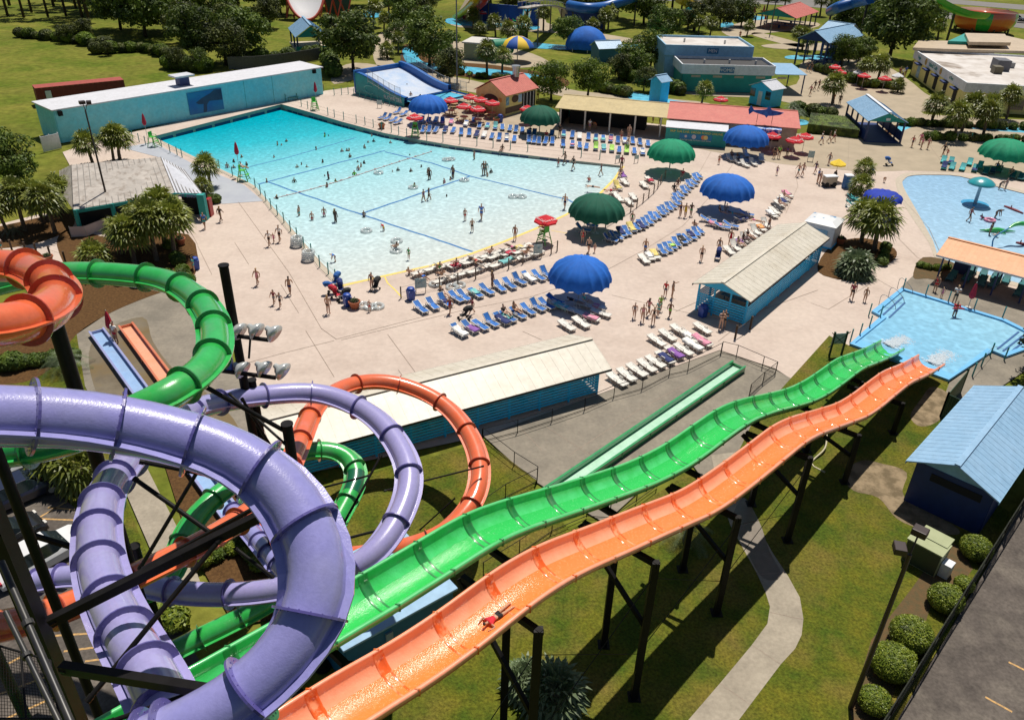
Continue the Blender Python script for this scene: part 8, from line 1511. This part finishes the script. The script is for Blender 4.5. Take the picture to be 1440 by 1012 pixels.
PEOPLE=[(520,438,'stand',180,'sred','small child in red shorts beside the clear swim rings',.65,0),(633,441,'walk',200,'dmaroon','woman walking in a red and dark towel dress between the lounger rows',1,1),(664,442,'walk',250,'tmaroon skhaki','man in dark pink shirt pushing the black pushchair',1,0),(523,407,'stand',200,'bblack','woman in black swimsuit holding the pushchair by the yellow line',1,0),(692,404,'stand',60,'sblack','bare chested man in black shorts holding a phone behind the lounger row',1,2),(827.6,355,'walk',200,'sblack','person in black shorts holding a small child by the dark green canopy',1,0),(836,355,'walk',200,'srose','small child in pink shorts led by the hand near the dark green canopy',.6,0),(819,342,'stand',170,'sred bred','woman in red bikini in the dark green canopy shade',.95,0),(906.6,357,'walk',200,'sblue','bare chested man in bright blue shorts walking at the end of a lounger row',1,1),(888,318,'stand',180,'bgreen','woman in green swimsuit beside the long diagonal row',1,0),(891.5,447.5,'walk',190,'bgrey','girl in grey swimsuit, leftmost of the group of six',.9,0),(903,452.5,'walk',190,'brose','woman in pink swimsuit in front in the group of six',1,0),(911,444,'walk',60,'trose sgrey','woman in pale top pointing sideways in the group of six',1.02,1),(918,456,'stand',10,'bblack','woman in black swimsuit seen from behind in the group of six',1,0),(925,444,'walk',20,'tteal steal','boy in turquoise shirt in the group of six',.85,0),(928,437,'walk',20,'tlime sgreen','boy in lime shirt behind the turquoise one',.9,1),(941,446,'walk',30,'slime','bare chested boy in lime shorts right of the group',.9,2),(935,417,'stand',200,'tred snavy','boy in red shirt beside the pointing woman',.9,0),(944.5,419,'point',90,'bgrey','woman in grey bikini stretching an arm out to the side',1,1),(985.6,367,'walk',200,'sblack','woman in black shorts walking left of the right shelter',1,0),(1010,356,'stand',200,'bgrey','woman leaning over the navy pushchair',1,1),(1026,344.7,'stand',200,'dred','woman in bright red dress near the right shelter',1.02,1),(1080,323,'walk',160,'snavy','boy in navy shorts at the tightly packed white loungers',.85,2),(1013,463,'cross',190,'bblack','woman in black swimsuit with crossed arms at the shelter gable',1.05,0),(1017,461,'cross',200,'tblack sblack','man in black hugging the woman at the shelter gable',1.02,1),(956,305,'walk',20,'bnavy','woman in navy swimsuit, left of the three by the diagonal row',1,1),(963,306,'walk',20,'dyellow','woman in mustard yellow dress, middle of the three by the diagonal row',1.02,1),(971,304,'walk',20,'tblack sgreen','person in black shirt and green shorts, right of the three by the diagonal row',.95,2),(1010.5,231,'stand',180,'sred','child in red shorts left of the small far blue canopy',.75,1),(1092,246,'stand',190,'dpurple','small child in purple dress on the open deck',.7,0),(1121.7,248.6,'walk',250,'steal','bare chested man in turquoise shorts walking in a pair',1.05,0),(1128,247.7,'walk',250,'sgrey','bare chested man in grey shorts walking in a pair',1.05,0),(1146,244,'walk',250,'tnavy spurple','boy in navy shirt walking behind the pair',.95,1),(1165,232,'walk',240,'dgrey','woman in grey dress on the tan walkway',1,0),(1152,260,'stand',90,'bnavy','woman in navy swimsuit at the drinks cart',1.05,0),(1149,257,'stand',90,'tblue snavy','man in blue shirt at the drinks cart',1.05,1),(1172,258,'stand',250,'tblack sblack','vendor in black behind the drinks cart',1,2),(1088,223,'stand',10,'tblack sblack','person in black waiting at the food stand',1,1),(1094.6,223,'stand',10,'tlime sblack','person in lime shirt waiting at the food stand',1.05,1),(1106,221.5,'stand',10,'tpurple sblack','person in purple shirt waiting at the food stand',.9,2),(1154,202.5,'walk',120,'twhite sblue','person in white shirt carrying a backpack by the brown hedge',1.08,1),(1165,200.7,'walk',120,'tblack swhite','person in black shirt by the brown hedge',1,1),(1171,199.8,'walk',120,'twhite smaroon','person in white shirt and red shorts by the brown hedge',1.05,0),(1282,207,'walk',240,'bred snavy','woman in red top near the bridge pavilion',1,0),(1295,209.5,'walk',240,'bpink','woman in pink swimsuit near the bridge pavilion',1,0),(1293,203,'walk',240,'tpink srose','woman in magenta shirt behind the pink swimsuit',1,0),(1304,210,'walk',240,'brose','woman in rose swimsuit, last of the four by the bridge pavilion',1,0),(1325.5,220,'walk',250,'tblack sblack','adult in black with a child on the splash pool deck',1.1,1),(1331,220.4,'walk',250,'dred','small child in red beside the adult in black',.7,0),(1243,256,'bend',200,'sblack','small child bending over on the deck by the splash pool',.65,1),(1404,266,'bend',90,'tblack sblack','person in dark clothes bending at the splash pool edge',.95,1),(1413,267,'stand',270,'bmaroon','woman in maroon swimsuit at the splash pool edge',.9,0),(1196.7,421,'walk',200,'tmaroon sblack','woman in sleeveless maroon top and black shorts by the plunge pool',1.05,1),(1215.4,424,'stand',200,'bkhaki','girl in khaki swimsuit by the plunge pool',.85,1),(1314,410,'stand',230,'bred sred','lifeguard in red carrying a float on the plunge pool deck',1,1),(1323,419,'stand',190,'dpink','little girl in pink on the plunge pool deck',.65,0),(1341,426.7,'cross',200,'twhite sblack','man in white shirt and black shorts taking a photo over the plunge pool',1.08,1),(1139.7,102,'walk',250,'tblack sblack','person in black walking past the washroom porch',1.2,1),(1135,100.5,'walk',250,'tnavy sblack','person in navy walking past the washroom porch',1.15,1),(1139,134.5,'walk',250,'trose sblack','first of the four walking across the tan plaza',1.1,1),(1145,127.6,'walk',250,'tblack skhaki','second of the four walking across the tan plaza',1.1,2),(1150.6,127,'walk',250,'tmaroon sblack','third of the four walking across the tan plaza',1.1,2),(1158.5,126,'walk',250,'tkhaki sblack','last of the four walking across the tan plaza',1.15,1),(1180,148,'walk',200,'tblack sblack','man in black on the walk beside the hedge',1.1,1),(1171,146,'walk',0,'torange sorange','person in bright orange behind the palm by the walk',1.05,0),(1264,109,'stand',180,'tmaroon snavy','person in maroon in the group before the cafe',1.15,1),(1268,111,'stand',200,'twhite snavy','person in white in the group before the cafe',1.15,0),(1272,108,'stand',160,'tblue sblack','person in blue in the group before the cafe',1.15,1),(1267,119,'stand',90,'tblack skhaki','person in black by the blue parasol of the garden seating',1.1,1),(288.7,321.8,'walk',180,'tblue steal','man in blue shirt and turquoise shorts at the vending machine',1.08,1),(310.8,312,'walk',20,'tblack skhaki','person with black backpack by the left pool bank',1.05,2),(379.3,346,'walk',200,'twhite sblack','woman in white shirt in the family of three',1,1),(385.5,341.5,'walk',200,'dpink','small child in pink in the family of three',.65,1),(394,340,'walk',200,'twhite sblack','taller person in striped shirt in the family of three',1.08,1),(273.5,382.6,'stand',260,'tteal steal','child in turquoise shirt by the blue bin',.95,1),(363,401,'walk',200,'drose','woman in pink floral dress with a bag on the open deck',1.02,1),(408,414.6,'walk',0,'snavy','bare chested man in navy shorts walking away',1.08,1),(386,428,'walk',200,'tmaroon sgrey','boy in dark red shirt with a smaller boy',.85,1),(394.7,432,'walk',200,'tgrey sblack','smaller boy in grey shirt',.85,1),(462,441,'stand',20,'sblack','bare chested man in black shorts beside the parked pushchairs',1.05,0),(164.6,482.8,'stand',200,'twhite sred','lifeguard in white shirt and red shorts between the landing lanes',1.15,1),(3,356,'walk',150,'twhite steal','person at the left edge of the walkway',1,1),(533.6,117,'stand',150,'tnavy sblack','attendant in navy at the top of the surf machine',1.05,2),(573,134,'stand',0,'snavy','rider waiting on the surf machine stairs',1.1,1),(578,144,'stand',330,'sblack','rider in black shorts at the foot of the surf machine stairs',1,1),(582,125,'stand',300,'bred','rider in red top standing at the surf machine pool',1,1),(660,115,'walk',200,'tlime sblack','person in lime vest on the walk behind the lawn',1.15,2),(736,141,'stand',0,'trose sblack','first person queueing at the food hut',1.1,1),(742,142,'stand',0,'twhite snavy','second person queueing at the food hut',1.1,2),(749,142,'stand',0,'tblack skhaki','third person queueing at the food hut',1.1,1),(756,141,'stand',0,'tkhaki sblack','last person queueing at the food hut',1.1,1),(787,193,'stand',200,'tblack sblack','adult in black beside the far dark green canopy',1.1,2),(829,184,'stand',200,'twhite spurple','person with white clothes and pushchair before the tan pavilion',1,1),(838,182,'bend',250,'torange sorange','person in bright orange before the tan pavilion',1,1),(873,198,'stand',200,'sred','child in red shorts between the far lounger rows',.9,1),(884,195,'stand',200,'skhaki','tall bare chested man between the far lounger rows',1.15,0),(882,213,'stand',200,'dwhite','woman in a white patterned dress in the front far row',1.05,0),(918,172,'walk',200,'tgrey sblack','person at the pale gap beside the teal board wall',1.1,1),(928,176,'stand',200,'tblack sblack','person in black beside the teal board wall',1.1,2),(1040,55,'stand',0,'tred sred','person by the far closed parasols',1.1,1),(1074,40,'walk',200,'twhite snavy','person walking towards the red picnic roof',1.2,1),(873.5,239,'stand',200,'tmaroon sblack','adult in maroon standing where the yellow line meets the wall',1.1,2),(706,212,'sit',200,'sblack','person sitting on the far pool edge',1,2),(724,338,'stand',200,'bmaroon','woman in maroon swimsuit on the beach by the yellow line',1.0,1),(575.7,386,'sit',20,'sgrey','person seated at the left tip of the beach loungers',1,0),(575,364,'stand',200,'tgreen sgreen','child in green at the shallow water edge',.7,0)]
for t in PEOPLE:
 x,y,pose,face,wear,lab=t[:6];PP_(x,y,pose,face,wear,lab,t[6]*(1.02 if y<260 else .98),t[7],.45 if 'top of the surf' in lab else 0)
z5b=lambda x,y:(760+x/5.531,200+y/5.531)
for x,y,pose,face,wear,lab in((595,395,'lie',140,'sblue','sunbather on the left beach loungers'),(618,384,'sit',330,'bgreen','sunbather in green sitting up on the beach loungers'),(622,394,'sit',320,'sblack','sunbather in black sitting on the inner beach loungers'),(668,372,'lie',320,'bred','sunbather in red on the beach loungers'),(690,362,'sit',320,'sred','sunbather in red shorts sitting on the beach loungers'),(718,353,'lie',320,'bpink','sunbather in pink lying on the beach loungers'),(740,363,'sit',320,'srose','sunbather with rose shorts at the right beach loungers'),(750,354,'lie',320,'bteal','sunbather in turquoise at the right beach loungers'),(641,379,'sit',330,'bmaroon','sunbather in maroon in the middle beach loungers'),(709,447,'sit',130,'tblack sblack','person in black resting in the front lounger row'),(724,443,'sit',130,'bblack','woman in black reclining in the front lounger row'),(808,430,'lie',120,'tblack sgrey','person resting in the shade of the near blue canopy'),(822,430,'sit',120,'tteal swhite','person with a pale towel in the shade of the near blue canopy'),(622,421,'sit',130,'tblack snavy','person in a blue lounger behind the beach rail'),(*z5b(1100,285),'sit',200,'tred sred','person in red seated under the emerald canopy'),(*z5b(1065,360),'sit',200,'sblack','bare backed person seated in the diagonal row'),(*z5b(1035,400),'sit',180,'tblack sblack','person in black seated in the diagonal row'),(*z5b(1192,685),'sit',30,'snavy','bare backed man in navy shorts seated at the end of the second diagonal row'),(1038,349,'sit',130,'bblack','woman in black swimsuit seated beside the right shelter, nearest'),(1045,343,'sit',130,'snavy','man seated beside the right shelter, middle'),(1051,338,'sit',130,'tblack sblack','person in black seated beside the right shelter, farthest'),(1062,316,'lie',110,'bpink','woman in pink stretched out beside the right blue canopy'),(1012,304,'sit',120,'tblack sblack','person in black sitting under the right blue canopy'),(1020,302,'sit',200,'tgrey sblack','second person sitting under the right blue canopy'),(1032,306,'lie',110,'bteal','person under a turquoise towel beneath the right blue canopy'),(1028,224,'sit',170,'sred','person seated in the shade of the small far blue canopy'),(1036,228,'sit',170,'srose','second person seated in the shade of the small far blue canopy'),(1095,292,'sit',130,'sblack','person among the tightly packed white loungers, nearer'),(1102,282,'sit',130,'bmaroon','person among the tightly packed white loungers, farther'),(857,273,'lie',70,'sred','sunbather lying on the yellow line by the shallow water'),(832,268,'lie',100,'sblack','sunbather lying in the shallow water edge'),(872,249,'sit',200,'skhaki','sunbather at the far beach corner'),(745,190,'sit',190,'tblack sblack','person in dark clothes under the far dark green canopy, left'),(768,196,'sit',190,'tred sblack','person in dark clothes under the far dark green canopy, right'),(660,140,'sit',120,'tblack sblack','diner at the left picnic tables'),(680,146,'sit',200,'tmaroon sblack','diner at the middle picnic tables'),(698,150,'sit',100,'tblack sgrey','diner at the right picnic tables'),(1400,240,'sit',220,'bblue','person in blue resting under the splash pool canopy'),(1420,248,'sit',220,'skhaki','person leaning back under the splash pool canopy'),(600,184,'sit',190,'tblack sblack','person in dark clothes under the far blue canopy')):
 PP_(x,y,pose,face,wear,lab,1.0,None,.38)
for x,y,lab in((343,252,'lifeguard in the chair on the left bank'),(584,190,'lifeguard in the chair by the far blue canopy'),(765,340,'lifeguard in the chair on the beach')):PP_(x,y,'sit',az(G(x,y),G(560,260))/R(1),'twhite sred',lab,.95,1,1.3)
def bather(x,y,pose,wear,lab,sc=1.0,depth=None,skin=None,face=None):
 f=rp.uniform(0,360)if face is None else face;p=G(x,y);zw=wz(p);t=(p-D1).dot((D0-D1).normalized())/(D0-D1).length;dep=depth if depth is not None else min(1.12,max(.05,t*1.9))*sc
 p=G(x,y,zw);p.z=zw-dep*(1 if pose in('stand','walk','point')else .25);person(p,pose,f,[(W[w_[0]],w_[1:])for w_ in wear.split()],lab,None,sc,skin)
a1=[(148,588),(190,582),(122,630),(315,592),(70,735),(118,745),(75,795),(45,830),(460,682),(545,772),(468,806),(372,800),(330,806),(717,892),(1042,842),(1068,816),(763,868),(495,918),(5,650),(12,690),(735,992),(175,540),(95,770)]
a2=[(590,238),(545,275),(590,278),(680,262),(645,205),(895,120),(922,120),(957,95),(1165,150),(1225,60),(1250,55),(1345,165),(1380,160),(1400,205),(1062,255),(1032,275),(1100,272),(1210,240),(1225,335),(1300,372),(1012,378),(1240,412),(820,377),(890,492),(1430,318),(870,205)]
wc=['snavy','bblack','sred','bpink','steal','sblack','bpurple','tlime snavy','sorange','tblack sblack']
for i,(x,y)in enumerate(a1):bather(490+x/5.326,90+y/5.326,'stand',wc[i%10],'%s bather from the far wall, right half of the wave pool'%(ORD[i]),rp.uniform(.75,1.0),rp.uniform(.95,1.15))
for i,(x,y)in enumerate(a2):bather(210+x/4.962,180+y/4.962,'stand',wc[(i*3)%10],'%s bather of the deep left half of the wave pool'%(ORD[i]),rp.uniform(.75,1.0),rp.uniform(.95,1.15))
for x,y,pose,wear,lab,sc,dep in((604,252,'stand','dblack','woman in a long black dress standing in the wave pool',1.1,.4),(602,245,'stand','bblack','child behind the woman in the long black dress',.8,.5),(637,250,'stand','snavy','bare backed man in navy trunks at the lane line',1.15,.35),(680,246,'stand','sgrey','bare chested man in the pair at the lane line crossing',1.15,.2),(683,245,'stand','tteal steal','person in turquoise in the pair at the lane line crossing',1.15,.25),(667,224,'stand','bpink','girl in pink standing near the far wall',.9,.3),(596,283,'walk','bpurple','woman in purple in the pair left of the middle',1.0,.25),(603,281,'walk','tblack sblack','person in black in the pair left of the middle',1.0,.25),(785,234,'stand','sred','child in red shorts near the far shallow wall',.8,.15),(794,231,'walk','sblack','bare chested man near the far shallow wall',1.1,.1),(806,239,'walk','tblack sblack','man in black wading near the far shallow wall',1.15,.1),(845,247,'walk','tnavy skhaki','boy running in the shallow water',.95,.04),(828,255,'sit','bred','child in red sitting in the shallow water',.9,0),(794,294,'walk','snavy','bare backed man in navy shorts walking into the shallow water',1.1,.04),(654,310,'stand','sred','boy in red shorts in the shallow middle',.85,.06),(664,326,'walk','sblack','boy in black shorts in the shallow middle',.9,.04),(677,309,'walk','tblue sblue','man in blue shirt wading in the shallow middle',1.12,.05),(512,305,'stand','sblack','bather behind the lane line near the left middle',.8,.6),(540,325,'bend','tred syellow','child in red and yellow crouching in the water',.7,.3),(557,350,'sit','sblack','bather sitting in a clear ring near the beach',1.0,.05),(421,303,'stand','steal','boy in turquoise shorts near the left posts',.95,.45),(439,309,'stand','sred','girl with arms out near the left posts',.85,.5),(456,304,'stand','spink','child in pink near the left posts',.9,.45),(472,312,'stand','bblack','woman in black swimsuit near the left posts',1.1,.35),(472,368,'bend','tblue snavy','child in blue shirt crouching in the shallow left corner',.8,.1),(462,252,'stand','bpink','bather holding a bright magenta float',1.0,.7)):bather(x,y,pose,wear,lab,sc,dep)
for x,y,pose,wear,lab,sc,dep in((1361.7,311,'walk','tmaroon sblack','woman in maroon shirt wading in the splash pool',1.05,.1),(1380,308,'sit','bpink','toddler in pink sitting in the splash pool',.75,0),(1398.8,306,'bend','tblack sblack','person in black bending over the pink swim ring',1.1,.1),(1391,330,'stand','bblack','woman in black swimsuit beside the crocodile float',1.05,.3),(1401,333,'sit','bred','child in red at the crocodile float',.75,0)):
 p=G(x,y,-.05);p.z=-.05-dep;person(p,pose,rp.uniform(0,360),[(W[w_[0]],w_[1:])for w_ in wear.split()],lab,None,sc)
p=G(1341.5,444,.08);p.z=-.25;person(p,'cross',190,[('top','red'),('shorts','navy')],'lifeguard standing in the plunge pool with a red rescue tube',None,1.02,1)
mb=MB();mb.sweep([(-.5,0,0),(-.25,.06,.02),(.25,.06,.02),(.5,0,0)],[.05,.09,.09,.05],n=10);o=mb.build('rescue_tube',M_redc,smooth=True,loc=p+Vector((0,-.28,1.15)));tag(o,'red rescue tube held by the lifeguard in the plunge pool','rescue tube')
for i,(x0,y0,x1,y1)in enumerate(((1250,486,1270,478),(1313,512,1330,499))):
 a,b_=G(x0,y0),G(x1,y1);rr=random.Random(i);mb=MB();dd=(b_-a);sd=Vector((-dd.y,dd.x,0)).normalized()
 for _ in range(900):f=rr.random()**1.2;q=a.lerp(b_,f*1.45-.1)+sd*rr.gauss(0,.24+.12*f)-a;r_=rr.uniform(.03,.15)*(1.1-f*.6);mb.lathe([(.001,r_*.25),(r_*.7,r_*.15),(r_,-.02)],(q.x,q.y,.085+rr.uniform(0,.16)*(1-f)**2),n=7)
 o=mb.build('foam',mat('foam_white',(0.72,0.80,0.86),rough=.5,alpha=.42),smooth=True,loc=a);o['kind']='stuff'
s_=min((abs((PO(t_,0,zO(t_)-.5)-CAM).dot(DOWN)/(PO(t_,0,zO(t_)-.5)-CAM).dot(FWD)*FPX+506-858),t_)for t_ in[38+.1*k for k in range(130)])[1]
a=PO(s_,.1,zO(s_)-.76);dwn=(PO(s_-.5,.1,zO(s_-.5))-PO(s_+.5,.1,zO(s_+.5))).normalized()
person(a,'lie',math.degrees(math.atan2(dwn.x,dwn.y)),[('top','red'),('shorts','black')],'rider in red shirt and black shorts lying prone on the orange slide',None,.78,1,False)
